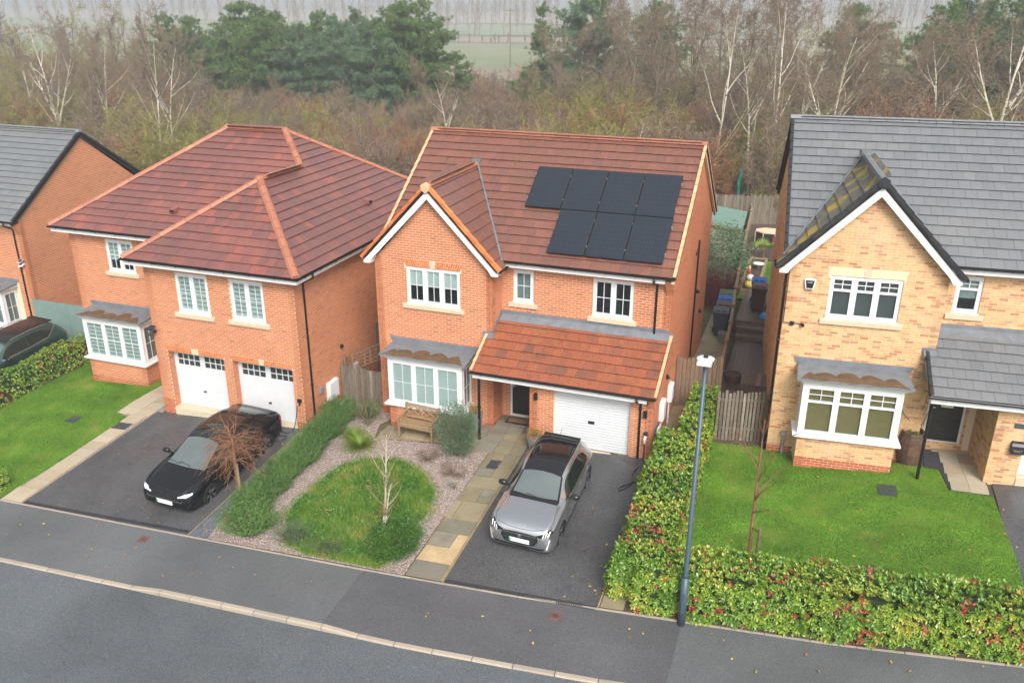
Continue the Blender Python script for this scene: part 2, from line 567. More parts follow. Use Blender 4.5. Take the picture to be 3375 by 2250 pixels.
M['teak'] = pieces('bench_teak', [(0, (.26, .175, .095)), (.5, (.31, .215, .12)), (1, (.23, .155, .08))], rough=.6, grain=12., fine=.18)
M['lamp_steel'] = plain('lamp_steel', (.05, .085, .115), .4, var=.08, scale=3)
M['lamp_head'] = plain('lamp_head', (.62, .64, .66), .4, var=.05)
M['twig'] = leafmat('twig_bark', [(0, (.14, .10, .07)), (.4, (.205, .15, .105)), (.75, (.26, .195, .145)), (1, (.21, .185, .08))], rough=.8, trans=0, spec=.2)
M['twig_green'] = leafmat('twig_green', [(0, (.17, .155, .045)), (.5, (.27, .25, .07)), (1, (.22, .16, .08))], rough=.8, trans=0, spec=.2)
M['twig_orange'] = leafmat('twig_orange', [(0, (.22, .10, .045)), (.5, (.30, .15, .07)), (1, (.17, .085, .05))], rough=.7, trans=0, spec=.3)
M['bark'] = plain('bark', (.15, .12, .075), .9, var=.45, scale=3, bmp=.3)
M['bark_red'] = plain('bark_red', (.22, .10, .06), .8, var=.35, scale=6)
def _birch():
    mt, nt, b = new_mat('birch_bark')
    f = noise(nt, 2.2, 4, .6, stretch=(1, 1, 2.2))
    k = maprange(nt, f, .55, .63)
    c = mix(nt, k, (.62, .57, .49), (.12, .10, .08))
    a = noise(nt, .35, 3, .6)
    c = mix(nt, maprange(nt, a, .48, .62, 0, .6), c, (.34, .30, .12))
    nt.links.new(c, b.inputs['Base Color'])
    b.inputs['Roughness'].default_value = .75
    return mt
M['birch'] = _birch()
M['needle'] = leafmat('pine_needles', [(0, (.05, .10, .028)), (.4, (.085, .155, .04)), (.75, (.125, .20, .05)), (1, (.18, .245, .065))], rough=.6, trans=.1)
M['needle_blue'] = leafmat('pine_needles_blue', [(0, (.065, .125, .065)), (.5, (.105, .18, .09)), (1, (.16, .235, .11))], rough=.6, trans=.1)
M['photinia'] = leafmat('hedge_leaf', [(0, (.07, .16, .022)), (.3, (.12, .25, .03)), (.55, (.21, .35, .04)), (.75, (.36, .43, .055)), (.9, (.50, .46, .07)), (1, (.52, .24, .06))], rough=.32, trans=.2, spec=.5)
M['photinia_red'] = leafmat('hedge_leaf_red', [(0, (.34, .03, .035)), (.5, (.46, .10, .07)), (1, (.42, .20, .06))], rough=.35, trans=.25, spec=.5)
M['shade_core'] = plain('shade_core', (.03, .05, .014), .9, var=.4, scale=6)  # very dark green: shade between the leaves put into the colour
M['rosemary'] = leafmat('rosemary_leaf', [(0, (.055, .13, .035)), (.4, (.10, .20, .05)), (.75, (.15, .27, .07)), (1, (.22, .33, .09))], rough=.55, trans=.15)
M['privet'] = leafmat('privet_leaf', [(0, (.05, .15, .02)), (.5, (.10, .24, .03)), (1, (.17, .31, .05))], rough=.4, trans=.2)
M['olive'] = leafmat('olive_leaf', [(0, (.075, .13, .065)), (.5, (.12, .19, .105)), (1, (.20, .27, .16))], rough=.5, trans=.15)
M['sedge'] = leafmat('sedge_leaf', [(0, (.10, .18, .02)), (.5, (.19, .29, .035)), (1, (.32, .36, .07))], rough=.5, trans=.2)
M['heather'] = leafmat('dead_heather', [(0, (.11, .07, .05)), (.5, (.19, .125, .095)), (1, (.26, .18, .13))], rough=.8, trans=0)
M['scrub_leaf'] = leafmat('bramble_leaf', [(0, (.10, .15, .03)), (.5, (.17, .20, .05)), (1, (.30, .19, .08))], rough=.6, trans=.15)
M['dead_leaf'] = leafmat('dead_leaf', [(0, (.30, .11, .045)), (.4, (.42, .20, .06)), (.7, (.62, .46, .10)), (1, (.20, .07, .05))], rough=.6, trans=.1)
M['pot_grey'] = plain('pot_grey', (.23, .225, .235), .6, var=.15, scale=8)
M['barrel_oak'] = pieces('barrel_oak', [(0, (.10, .055, .036)), (.5, (.145, .085, .055)), (1, (.075, .045, .034))], rough=.6, grain=14., fine=.3)
M['barrel_hoop'] = plain('barrel_hoop', (.12, .07, .05), .6, metal=.3, var=.3, scale=8)

M['cotoneaster'] = leafmat('cotoneaster_leaf', [(0, (.028, .085, .014)), (.5, (.055, .15, .022)), (1, (.10, .21, .035))], rough=.35, trans=.12)
M['weed'] = leafmat('weed_leaf', [(0, (.04, .15, .03)), (.5, (.08, .24, .04)), (.8, (.16, .27, .05)), (1, (.30, .24, .09))], rough=.5, trans=.2, patch=(1.5, .5))
# ------------------------------------------------------------------ house building kit
BRICK_MESH = {}
def box_mesh(name, x, y, z, mat):
    """open-backed block x wide, y out (towards -Y), z tall, origin at its back lower corner"""
    k = (name, x, y, z, mat.name)
    if k not in BRICK_MESH:
        b = MB()
        b.box(0, x, -y, .004, 0, z)
        BRICK_MESH[k] = b.mesh(name, mat)
    return BRICK_MESH[k]

class House:
    def __init__(s, label, loc, rotz):
        s.root = thing('detached_house', label, 'house', loc, rotz)
        s.mtx = Matrix.Translation(loc) @ Matrix.Rotation(rotz, 4, 'Z')
        s.bricks = []      # (distance, matrix-args, mat) whole bricks, candidates for objects
        s.rest = {}        # mat -> MB
        s.tiles = {}       # roof part -> list
    def part(s, name, mb, mat, parent=None, smooth=False, **kw):
        return mb.build(name, mat, parent or s.root, smooth, **kw)

    def wall(s, name, O, U, L, z0, z1, openings=(), clip=None, brick='brick_red', mortar='mortar', thick=.22, plinth=None, reveal=.1, bricks=True, zb=None, skip=()):
        """O=(x,y) start, U unit direction along the wall, outward normal = U turned clockwise (facing -Y when U=+X)"""
        ux, uy = U
        nx, ny = uy, -ux
        ang = math.atan2(uy, ux)
        def P(u, z, d=0.):
            return (O[0]+ux*u+nx*d, O[1]+uy*u+ny*d, z)
        poly = clip or [(0, z0), (L, z0), (L, z1), (0, z1)]
        mb = MB()
        us = sorted({0., L} | {a for o in openings for a in (o[0], o[1])})
        zs = sorted({min(p[1] for p in poly), max(p[1] for p in poly)} | {a for o in openings for a in (o[2], o[3])})
        for i in range(len(us)-1):
            for j in range(len(zs)-1):
                a, b, c, d = us[i], us[i+1], zs[j], zs[j+1]
                if b-a < 1e-6 or d-c < 1e-6:
                    continue
                cu, cz = (a+b)/2, (c+d)/2
                if any(o[0] < cu < o[1] and o[2] < cz < o[3] for o in openings):
                    continue
                q = clip_poly([(a, c), (b, c), (b, d), (a, d)], poly)
                if len(q) >= 3 and area2(q) > 1e-5:
                    mb.poly([P(u, z) for u, z in q])
        for o in openings:
            a, b, c, d = o[:4]
            dp = o[4] if len(o) > 4 else reveal
            mb.quad(P(a, c), P(a, d), P(a, d, -dp), P(a, c, -dp))
            mb.quad(P(b, d), P(b, c), P(b, c, -dp), P(b, d, -dp))
            mb.quad(P(a, d), P(b, d), P(b, d, -dp), P(a, d, -dp))
            mb.quad(P(b, c), P(a, c), P(a, c, -dp), P(b, c, -dp))
        # end caps and inner skin give the wall its thickness
        inner = [P(u, z, -thick) for u, z in poly]
        outer = [P(u, z) for u, z in poly]
        for k in range(len(poly)):
            a, b = k, (k+1) % len(poly)
            mb.quad(outer[b], outer[a], inner[a], inner[b])
        w = s.part(name, mb, M[mortar])
        if not bricks:
            return w
        zz0 = zb if zb is not None else z0
        k0 = int(math.floor(zz0/.075))
        k1 = int(math.ceil(max(p[1] for p in poly)/.075))
        holes = list(openings)+list(skip)
        for k in range(k0, k1):
            za, zc = k*.075+.0065, k*.075+.0685
            if za < zz0-.04:
                continue
            mat = brick
            if plinth and zc < plinth:
                mat = 'brick_plinth'
            off = -.1125 if k % 2 else 0.
            u = off
            while u < L:
                a, b = max(u, .0), min(u+.212, L)
                u += .225
                if b-a < .03:
                    continue
                segs = [(a, b)]
                for o in holes:
                    if zc > o[2]+.004 and za < o[3]-.004:
                        ns = []
                        for (p, q) in segs:
                            if q <= o[0] or p >= o[1]:
                                ns.append((p, q))
                            else:
                                if p < o[0]-.03:
                                    ns.append((p, o[0]))
                                if q > o[1]+.03:
                                    ns.append((o[1], q))
                        segs = ns
                for (p, q) in segs:
                    full = abs(q-p-.212) < 1e-4
                    rect = [(p, za), (q, za), (q, zc), (p, zc)]
                    if clip:
                        cp = clip_poly(rect, clip)
                        if len(cp) < 3 or area2(cp) < 2e-4:
                            continue
                        if abs(area2(cp)-(q-p)*.062) > 1e-5:
                            full = False
                        rect = cp
                    s.bricks.append((full, rect, P, p, za, ang, mat))
        return w

    def finish_bricks(s, n=300, front_only=True):
        cand = []
        for e in s.bricks:
            if e[0]:
                w = s.mtx @ Vector(e[2](e[3], e[4]))
                pen = 0 if abs(e[5]) < .1 else 6
                cand.append(((w-CAM).length+pen, e))
        cand.sort(key=lambda t: t[0])
        single = set(id(e) for _, e in cand[:n])
        rest = {}
        for e in s.bricks:
            full, rect, P, p, za, ang, mat = e
            if id(e) in single:
                o = link('brick', box_mesh('brick', .212, .007, .062, M[mat]), s.root)
                o.location = P(p, za)
                o.rotation_euler = (0, 0, ang)
            else:
                mb = rest.setdefault(mat, MB())
                f = [Vector(P(u, z, .007)) for u, z in rect]
                g = [Vector(P(u, z, -.004)) for u, z in rect]
                i = len(mb.v)
                nn = len(f)
                mb.v += [tuple(x) for x in f]+[tuple(x) for x in g]
                mb.f.append(tuple(range(i, i+nn)))
                for a in range(nn):
                    b = (a+1) % nn
                    mb.f.append((i+b, i+a, i+nn+a, i+nn+b))
                mb.m += [0]*(nn+1)
        for mat, mb in rest.items():
            s.part('brickwork', mb, M[mat], kind='stuff')

    def roof(s, name, eaveL, eaveR, ridge_pt, convex, mat, tw=.30, gauge=.345, nsingle=150, lift=0., deck=True, under='roof_deck', seed=0):
        """a tiled plane through eaveL, eaveR (left/right seen from outside) and ridge_pt.
        convex: list of convex polygons of 3D points lying on that plane."""
        A = Vector(eaveL)
        U = (Vector(eaveR)-A).normalized()
        N = U.cross(Vector(ridge_pt)-A).normalized()
        V = N.cross(U)
        def uv(p):
            d = Vector(p)-A
            return (d.dot(U), d.dot(V))
        def P(u, v, d=0.):
            return A+U*u+V*v+N*(d+lift)
        polys = []
        for c in convex:
            q = [uv(p) for p in c]
            sg = sum(q[i-1][0]*q[i][1]-q[i][0]*q[i-1][1] for i in range(len(q)))
            polys.append(q if sg > 0 else q[::-1])
        if deck:
            mb = MB()
            for q in polys:
                mb.prism([P(u, v, -.06) for u, v in q], tuple(N*.055))
            root = s.part(name, mb, M[under])
        else:
            root = s.root
        umin = min(p[0] for q in polys for p in q)
        umax = max(p[0] for q in polys for p in q)
        vmax = max(p[1] for q in polys for p in q)
        r2 = random.Random(seed+5)
        L = gauge+.06
        th = .016
        tiles = []
        k = 0
        v = -.03
        while v < vmax:
            off = (tw*.5 if k % 2 else 0.)+umin-tw
            u = off
            while u < umax:
                g = .0025
                rect = [(u+g, v), (u+tw-g, v), (u+tw-g, v+L), (u+g, v+L)]
                u0 = u
                u += tw
                done = False
                vis = [(u0+g, max(v, .0)), (u0+tw-g, max(v, 0.)), (u0+tw-g, min(v+gauge, vmax)), (u0+g, min(v+gauge, vmax))]
                tot = area2(vis)
                for q in polys:
                    c = clip_poly(vis, q)
                    if len(c) >= 3 and abs(area2(c)-tot) < 1e-4:
                        tiles.append((True, rect, v, u0, r2.uniform(-.003, .003)))
                        done = True
                        break
                if done:
                    continue
                for q in polys:
                    ys = min(p[1] for p in q)
                    qq = [(p[0], p[1]-.03 if abs(p[1]-ys) < 1e-6 and ys < .01 else p[1]) for p in q]
                    c = clip_poly(rect, qq)
                    if len(c) >= 3 and area2(c) > 1.5e-3:
                        tiles.append((False, c, v, u0, r2.uniform(-.003, .003)))
            v += gauge
            k += 1
        def d_of(vv, v0):
            return .010+.046*(1-(vv-v0)/L)
        # shared mesh for whole tiles
        mb = MB()
        w = tw-.005
        mb.prism([(0, 0, d_of(0, 0)-th), (w, 0, d_of(0, 0)-th), (w, L, d_of(L, 0)-th), (0, L, d_of(L, 0)-th)], (0, 0, th))
        me = mb.mesh('roof_tile', M[mat])
        full = []
        for t in tiles:
            if t[0]:
                wp = s.mtx @ P(t[1][0][0], t[1][0][1])
                full.append(((wp-CAM).length, t))
        full.sort(key=lambda x: x[0])
        single = set(id(t) for _, t in full[:nsingle])
        rest = MB()
        rot = Matrix((U, V, N)).transposed().to_4x4()
        for t in tiles:
            fl, c, v0, u0, j = t
            if id(t) in single:
                o = link('roof_tile', me, root)
                o.matrix_basis = Matrix.Translation(P(u0+.0025, v0, j)) @ rot
            else:
                f = [P(u, v_, d_of(v_, v0)+j) for u, v_ in c]
                i = len(rest.v)
                nn = len(f)
                rest.v += [tuple(x) for x in f]+[tuple(x-N*th) for x in f]
                rest.f.append(tuple(range(i, i+nn)))
                for a in range(nn):
                    b = (a+1) % nn
                    rest.f.append((i+b, i+a, i+nn+a, i+nn+b))
                rest.m += [0]*(nn+1)
        if rest.v:
            rest.build('roof_tiling', M[mat], root, kind='stuff')
        return root

    def ridge(s, a, b, mat, length=.45, w=.13, h=.075, up=None, name='ridge_tile', clips=True):
        a, b = Vector(a), Vector(b)
        X = (b-a).normalized()
        Y = (Vector(up) if up else Vector((0, 0, 1))).cross(X).normalized()
        Zv = X.cross(Y)
        n = max(1, round((b-a).length/length))
        l = (b-a).length/n
        mb = MB()
        pr = [(-w, -h*.55), (-w*.55, h*.5), (0, h*.78), (w*.55, h*.5), (w, -h*.55), (w*.85, -h*.75), (-w*.85, -h*.75)]
        mb.prism([(0, y, z) for y, z in pr], (l-.012, 0, 0))
        me = mb.mesh(name, M[mat])
        rot = Matrix((X, Y, Zv)).transposed().to_4x4()
        for k in range(n):
            o = link(name, me, s.root)
            o.matrix_basis = Matrix.Translation(a+X*(l*k)+Zv*rnd.uniform(-.004, .004)) @ rot
        if clips:
            cb = MB()
            for k in range(1, n):
                c = a+X*(l*k-.006)+Zv*(h*.8)
                cb.box(c.x-.012, c.x+.012, c.y-.03, c.y+.03, c.z-.004, c.z+.012)
            if cb.v:
                s.part('ridge_clips', cb, M['alu'])

    def verge(s, a, b, mat, n, inward, w=.05, drop=.10, out=(0, -1, 0), name='verge_unit'):
        """stepped dry-verge units from a (low) to b (high)"""
        a, b = Vector(a), Vector(b)
        X = (b-a).normalized()
        O = Vector(out)
        Zv = X.cross(O)
        if Zv.z < 0:
            Zv = -Zv
        l = (b-a).length/n
        mb = MB()
        t = .03
        # profile along X: lower end stands proud
        pts = [(0, .085), (l+.02, .06), (l+.02, .06-drop), (0, .075-drop)]
        mb.prism([(x, 0, z) for x, z in pts], (0, w, 0))
        mb.prism([(0, 0, .075), (l+.02, 0, .05), (l+.02, 0, .062), (0, 0, .088)], (0, w+inward, 0))
        Y = -O
        rot = Matrix((X, Y, Zv)).transposed().to_4x4()
        me = mb.mesh(name, M[mat])
        for k in range(n):
            o = link(name, me, s.root)
            o.matrix_basis = Matrix.Translation(a+X*(l*k)) @ rot

    def gutter(s, a, b, r_=.06, name='gutter'):
        a, b = Vector(a), Vector(b)
        X = (b-a).normalized()
        Y = Vector((0, 0, 1)).cross(X)
        mb = MB()
        n = 8
        L = (b-a).length
        sec = []
        for k in range(n+1):
            t = math.pi+math.pi*k/n
            sec.append((r_*math.cos(t), r_*math.sin(t)))
        for k in range(n, -1, -1):
            t = math.pi+math.pi*k/n
            sec.append(((r_-.008)*math.cos(t), (r_-.008)*math.sin(t)))
        pts = [a+Y*y+Vector((0, 0, z)) for y, z in sec]
        m_ = len(pts)
        i = len(mb.v)
        mb.v += [tuple(p) for p in pts]+[tuple(p+X*L) for p in pts]
        for k in range(m_):
            k2 = (k+1) % m_
            mb.f.append((i+k, i+k2, i+m_+k2, i+m_+k))
        mb.m += [0]*m_
        for e in (0., L):
            c = a+X*e
            cap = [c+Y*y+Vector((0, 0, z)) for y, z in sec[:n+1]]
            mb.poly(cap)
        x = .4
        while x < L:
            c = a+X*x
            mb.tube([c+Y*(r_+.006)*math.cos(math.pi+math.pi*k/6)+Vector((0, 0, (r_+.006)*math.sin(math.pi+math.pi*k/6))) for k in range(7)], .012, 5)
            x += .9
        return s.part(name, mb, M['black_plastic'])

    def pipe(s, path, r_=.034, name='downpipe', brackets=True):
        mb = MB()
        mb.tube(path, r_, 10)
        if brackets:
            a, b = Vector(path[-2]), Vector(path[-1])
            L = (b-a).length
            k = .25
            while k < L:
                c = a+(b-a)*(k/L)
                mb.tube([c-Vector((0, 0, .03)), c+Vector((0, 0, .03))], r_+.012, 10)
                k += 1.6
        return s.part(name, mb, M['black_plastic'], smooth=True)

    def window(s, mtx, w, h, lights, style='geo', blind=None, sill=None, depth=.07, label=None, name='window', vents=True):
        """mtx: window plane, x right, z up, outward = -y; origin lower left of the frame"""
        fr = MB()
        t, cill = .055, .07
        d = depth
        fr.box(0, t, 0, d, 0, h)
        fr.box(w-t, w, 0, d, 0, h)
        fr.box(t, w-t, 0, d, h-t, h)
        fr.box(t, w-t, 0, d, cill*.4, cill)
        fr.box(-.03, w+.03, -.045, d, -.005, cill*.4)
        lw = (w-2*t)/lights
        for k in range(1, lights):
            fr.box(t+lw*k-.03, t+lw*k+.03, .004, d, cill, h-t)
        if vents:
            for k in range(lights):
                if lights == 3 and k == 1:
                    continue
                fr.box(t+lw*k+.12, t+lw*k+lw-.12, -.012, 0, h-t+.012, h-t+.04)
        fr.xf(mtx)
        root = fr.build(name, M['upvc'], s.root)
        if label:
            root['label'] = label
        for k in range(lights):
            x0 = t+lw*k+(0 if k == 0 else .03)
            x1 = t+lw*(k+1)-(0 if k == lights-1 else .03)
            z0, z1 = cill, h-t
            sw = .05
            sa = MB()
            sa.box(x0, x0+sw, -.012, d-.01, z0, z1)
            sa.box(x1-sw, x1, -.012, d-.01, z0, z1)
            sa.box(x0+sw, x1-sw, -.012, d-.01, z0, z0+sw)
            sa.box(x0+sw, x1-sw, -.012, d-.01, z1-sw, z1)
            gx0, gx1, gz0, gz1 = x0+sw, x1-sw, z0+sw, z1-sw
            bars = MB()
            panes = [(gz0, gz1)]
            if style == 'top4':
                zt = gz0+(gz1-gz0)*.70
                sa.box(gx0, gx1, -.012, d-.01, zt-.03, zt+.03)
                panes = [(gz0, zt-.03), (zt+.03, gz1)]
                zc = (zt+.03+gz1)/2
                bars.box((gx0+gx1)/2-.010, (gx0+gx1)/2+.010, .012, .034, zt+.03, gz1)
                bars.box(gx0, gx1, .0125, .0335, zc-.010, zc+.010)
            elif style == 'geo':
                bars.box((gx0+gx1)/2-.009, (gx0+gx1)/2+.009, .012, .034, gz0, gz1)
                bars.box(gx0, gx1, .0125, .0335, (gz0+gz1)/2-.009, (gz0+gz1)/2+.009)
            sa.xf(mtx)
            so = sa.build('sash', M['upvc'], root)
            if bars.v:
                bars.xf(mtx)
                bars.build('glazing_bars', M['upvc'], root)
            for (pa, pb) in panes:
                pn = MB()
                pn.box(gx0, gx1, .018, .028, pa, pb)
                pn.xf(mtx)
                pn.build('pane', M['pane'], root)
            bk = blind[k] if isinstance(blind, list) else blind
            if bk:
                kind, bm, frac = bk
                bl = MB()
                y = .05
                zt = gz1+.04
                zb = gz1-(gz1-gz0)*frac
                if kind == 'roller':
                    bl.box(gx0-.03, gx1+.03, y, y+.006, zb, zt)
                    bl.box(gx0-.03, gx1+.03, y-.006, y+.010, zb-.025, zb)
                else:
                    pitch = {'slat': .042, 'fine': .032, 'zebra': .15}[kind]
                    z = zt
                    while z > zb:
                        if kind == 'zebra':
                            bl.box(gx0-.03, gx1+.03, y, y+.005, z-pitch*.72, z)
                        else:
                            rt = mtx
                            bl.quad((gx0-.03, y-.012, z-pitch*.42), (gx1+.03, y-.012, z-pitch*.42), (gx1+.03, y+.02, z+pitch*.32), (gx0-.03, y+.02, z+pitch*.32))
                        z -= pitch
                    if kind == 'zebra':
                        b2 = MB()
                        b2.box(gx0-.03, gx1+.03, y+.03, y+.034, zb, zt)
                        b2.xf(mtx)
                        b2.build('blind_backing', M['blind_grey'], root)
                bl.xf(mtx)
                bl.build('blind', M[bm], root)
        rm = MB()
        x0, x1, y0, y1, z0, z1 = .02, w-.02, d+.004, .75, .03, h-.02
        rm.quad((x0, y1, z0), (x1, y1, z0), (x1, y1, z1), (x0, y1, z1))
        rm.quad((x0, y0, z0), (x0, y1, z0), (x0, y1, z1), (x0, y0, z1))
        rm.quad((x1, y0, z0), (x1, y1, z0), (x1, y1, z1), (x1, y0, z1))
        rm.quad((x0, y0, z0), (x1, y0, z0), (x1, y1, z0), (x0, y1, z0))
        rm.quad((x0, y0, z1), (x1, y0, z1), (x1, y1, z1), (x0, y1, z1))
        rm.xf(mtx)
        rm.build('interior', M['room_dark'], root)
        if sill:
            sb = MB()
            e, hh, pr = sill
            sb.prism([(-e, -pr, -hh), (-e, .02, -hh), (-e, .02, -.002), (-e, -pr, -.03)], (w+2*e, 0, 0))
            sb.xf(mtx)
            sb.build('window_sill', M['stone'], root)
        return root

    def arch(s, O, x0, x1, z0, z1, splay, mat, key=None, n=26):
        """flat splayed brick arch on a front wall at y=O; voussoirs are single pieces, a keystone in the middle"""
        xc = (x0+x1)/2
        kw = .10
        for k in range(n):
            a, b = k/n, (k+1)/n
            def X(t, top):
                e = splay if top else 0
                return x0-e+(x1-x0+2*e)*t
            if key and abs((a+b)/2-.5)*(x1-x0) < kw:
                continue
            zm = z0+(z1-z0)*(.36 if k % 2 else .64)
            for (za, zb) in ((z0, zm), (zm, z1)):
                fa, fb = (za-z0)/(z1-z0), (zb-z0)/(z1-z0)
                def L(t, f):
                    return X(t, False)*(1-f)+X(t, True)*f
                g = .005
                mb = MB()
                c = (L((a+b)/2, (fa+fb)/2), (za+zb)/2)
                mb.prism([(L(a, fa)+g, O, za+g), (L(b, fa)-g, O, za+g), (L(b, fb)-g, O, zb-g), (L(a, fb)+g, O, zb-g)], (0, -.008, 0))
                mb.build('arch_brick', M[mat], s.root)
        if key:
            mb = MB()
            mb.prism([(xc-.085, O, z0), (xc+.085, O, z0), (xc+.105, O, z1), (xc-.105, O, z1)], (0, -.02, 0))
            mb.build('keystone', M['stone'], s.root)

def T(x, y, z, rz=0):
    return Matrix.Translation((x, y, z)) @ Matrix.Rotation(rz, 4, 'Z')
# ------------------------------------------------------------------ the houses
def bay(h, x0, x1, yb, yf, zs, zt, zground, st, name='bay_window', side='R'):
    """square bay: brick base, white sill, three lights in front and one at the right side, moulded head, felt roof"""
    w = x1-x0
    d = yb-yf
    h.wall('bay_wall', (x0+.02, yf), (1, 0), w-.04, zground, zs-.05, brick=st['brick'], mortar=st['mortar'], plinth=st.get('bay_plinth'), zb=zground+.25)
    h.wall('bay_wall', (x1-.02, yf), (0, 1), d, zground, zs-.05, brick=st['brick'], mortar=st['mortar'], plinth=st.get('bay_plinth'), zb=zground+.25)
    h.wall('bay_wall', (x0+.02, yb), (0, -1), d, zground, zs-.05, brick=st['brick'], mortar=st['mortar'], bricks=False)
    sb = MB()
    sb.box(x0-.12, x1+.12, yf-.13, yb-.004, zs-.052, zs)
    h.part('bay_sill', sb, M['upvc'])
    h.window(T(x0+.07, yf+.01, zs+.002), w-.14, zt-zs-.004, 3, st['win'], st['bay_blind'], vents=True, name=name)
    h.window(T(x1-.01, yf+.08, zs+.002, R(90)), d-.09, zt-zs-.004, 1, st['win'], st.get('bay_side'), vents=False, name=name)
    for q in ((x0, x0+.068, yf, yf+.075), (x1-.068, x1, yf, yf+.075)):
        po = MB()
        po.box(*q, zs+.001, zt-.001)
        h.part('corner_post', po, M['upvc'])
    po = MB()
    po.box(x0, x0+.06, yf+.078, yb-.003, zs+.001, zt-.001)
    h.part('bay_side', po, M['upvc'])
    hd = MB()
    for k, (e, a, b) in enumerate(((.0, 0, .06), (.045, .06, .10), (.07, .10, .15), (.16, .15, .18))):
        hd.box(x0-e, x1+e, yf-e, yb-.003, zt+a, zt+b)
    h.part('bay_cornice', hd, M['upvc'])
    rf = MB()
    e = .2
    z0 = zt+.185
    rf.prism([(x0-e, yf-e, z0), (x0-e, yf-e, z0+.03), (x0-e+.04, yb-.004, z0+.14), (x0-e+.04, yb-.004, z0)], (0, 0, 0))
    rf = MB()
    lo = [(x0-e, yf-e), (x1+e, yf-e), (x1+e-.06, yb-.004), (x0-e+.06, yb-.004)]
    zz = [z0+.03, z0+.03, z0+.13, z0+.13]
    rf.poly([(p[0], p[1], z) for p, z in zip(lo, zz)])
    rf.poly([(p[0], p[1], z0) for p in lo][::-1])
    for k in range(4):
        k2 = (k+1) % 4
        rf.quad((*lo[k], z0), (*lo[k2], z0), (*lo[k2], zz[k2]), (*lo[k], zz[k]))
    ro = h.part('bay_roof', rf, M['lead'])
    # moss blanket lying in scallops on the felt
    ms = MB()
    n = 60
    r3 = random.Random(int(x0*100)+3)
    ph = r3.uniform(0, 6)
    xa, xb = x0-e+.10, x1+e-.12
    fr_, bk_ = [], []
    def zr(y):
        return z0+.03+.10*(y-(yf-e))/(yb-yf+e)
    for k in range(n+1):
        t = k/n
        x = xa+(xb-xa)*t
        j = int(t*4.6+ph)
        fr2 = (t*4.6+ph) % 1
        am = .55+.45*math.sin(j*2.7+ph*3)
        sc = (max(0., 1-(2*fr2-1)**2))**.5*(.45+.55*am)
        edge = min(1, t*9, (1-t)*9)
        yb2 = yf-e+.06+(.20+.42*sc+.03*mnoise.noise(Vector((t*22, ph, 0))))*edge*(d+e)/1.0
        yf2 = yf-e+.05+.02*math.sin(t*23+ph)
        fr_.append((x, yf2, zr(yf2)+.004))
        bk_.append((x, yb2, zr(yb2)+.004))
    for k in range(n):
        a, b, c, d_ = fr_[k], fr_[k+1], bk_[k+1], bk_[k]
        ma = tuple((Vector(a)+Vector(d_))/2+Vector((0, 0, .014)))
        mb_ = tuple((Vector(b)+Vector(c))/2+Vector((0, 0, .014)))
        ms.quad(a, b, mb_, ma)
        ms.quad(ma, mb_, c, d_)
    ms.build('moss', M['moss_brown'], ro)
    fl = MB()
    fl.prism([(x0-.22, yb-.004, z0+.12), (x1+.22, yb-.004, z0+.12), (x1+.28, yb-.004, z0+.28), (x0-.28, yb-.004, z0+.28)], (0, -.012, 0))
    h.part('bay_flashing', fl, M['lead'])

def roller_door(h, x0, x1, y, z0, z1):
    mb = MB()
    n = 22
    p = (z1-z0)/n
    sec = []
    for k in range(n):
        z = z0+p*k
        for f, o in ((.0, .0), (.12, .012), (.45, .016), (.85, .012), (.97, .0)):
            sec.append((y-o, z+p*f))
    for a, b in zip(sec, sec[1:]):
        mb.quad((x0, a[0], a[1]), (x1, a[0], a[1]), (x1, b[0], b[1]), (x0, b[0], b[1]))
    d = h.part('garage_door', mb, M['door_white'])
    hb = MB()
    xc = (x0+x1)/2-.02
    zc = z0+(z1-z0)*.455
    hb.box(xc-.095, xc+.095, y-.03, y-.014, zc-.045, zc+.045)
    hb.build('lock_handle', M['black_plastic'], d)
    tr = MB()
    tr.box(x0, x1, y-.015, y+.02, z0-.03, z0)
    tr.build('door_seal', M['black_plastic'], d)

def front_door(h, x0, x1, y, z0, z1, mail=True):
    fr = MB()
    fr.box(x0, x0+.06, y-.02, y+.06, z0, z1)
    fr.box(x1-.06, x1, y-.02, y+.06, z0, z1)
    fr.box(x0+.06, x1-.06, y-.02, y+.06, z1-.06, z1)
    fr.box(x0, x1, y-.05, y+.06, z0-.03, z0)
    d = h.part('front_door', fr, M['upvc'])
    lf = MB()
    lf.box(x0+.062, x1-.062, y+.0, y+.05, z0, z1-.062)
    xm = (x0+x1)/2
    w = (x1-x0)/2
    for sx in (-1, 1):
        a, b = sorted((xm+sx*.07, xm+sx*(w-.14)))
        for za, zb in ((z0+.14, z0+.72), (z0+.86, z0+1.35)):
            lf.box(a, b, y-.012, y+.0, za, zb)
    lf.build('door_leaf', M['door_black'], d)
    gl = MB()
    for sx in (-1, 1):
        a, b = sorted((xm+sx*.07, xm+sx*(w-.14)))
        gl.box(a, b, y-.01, y+.0, z0+1.47, z0+1.85)
    gl.build('door_light', M['blind_grey'], d)
    ml = MB()
    ml.box(xm-.16, xm+.16, y-.028, y-.001, z0+1.04, z0+1.12)
    ml.build('letter_plate', M['chrome'], d)
    hd = MB()
    hd.box(x0+.085, x0+.125, y-.02, y+.0, z0+.92, z0+1.18)
    hd.tube([(x0+.105, y-.02, z0+1.02), (x0+.105, y-.055, z0+1.02), (x0+.21, y-.055, z0+1.02)], .011, 6)
    hd.build('door_handle', M['chrome'], d)

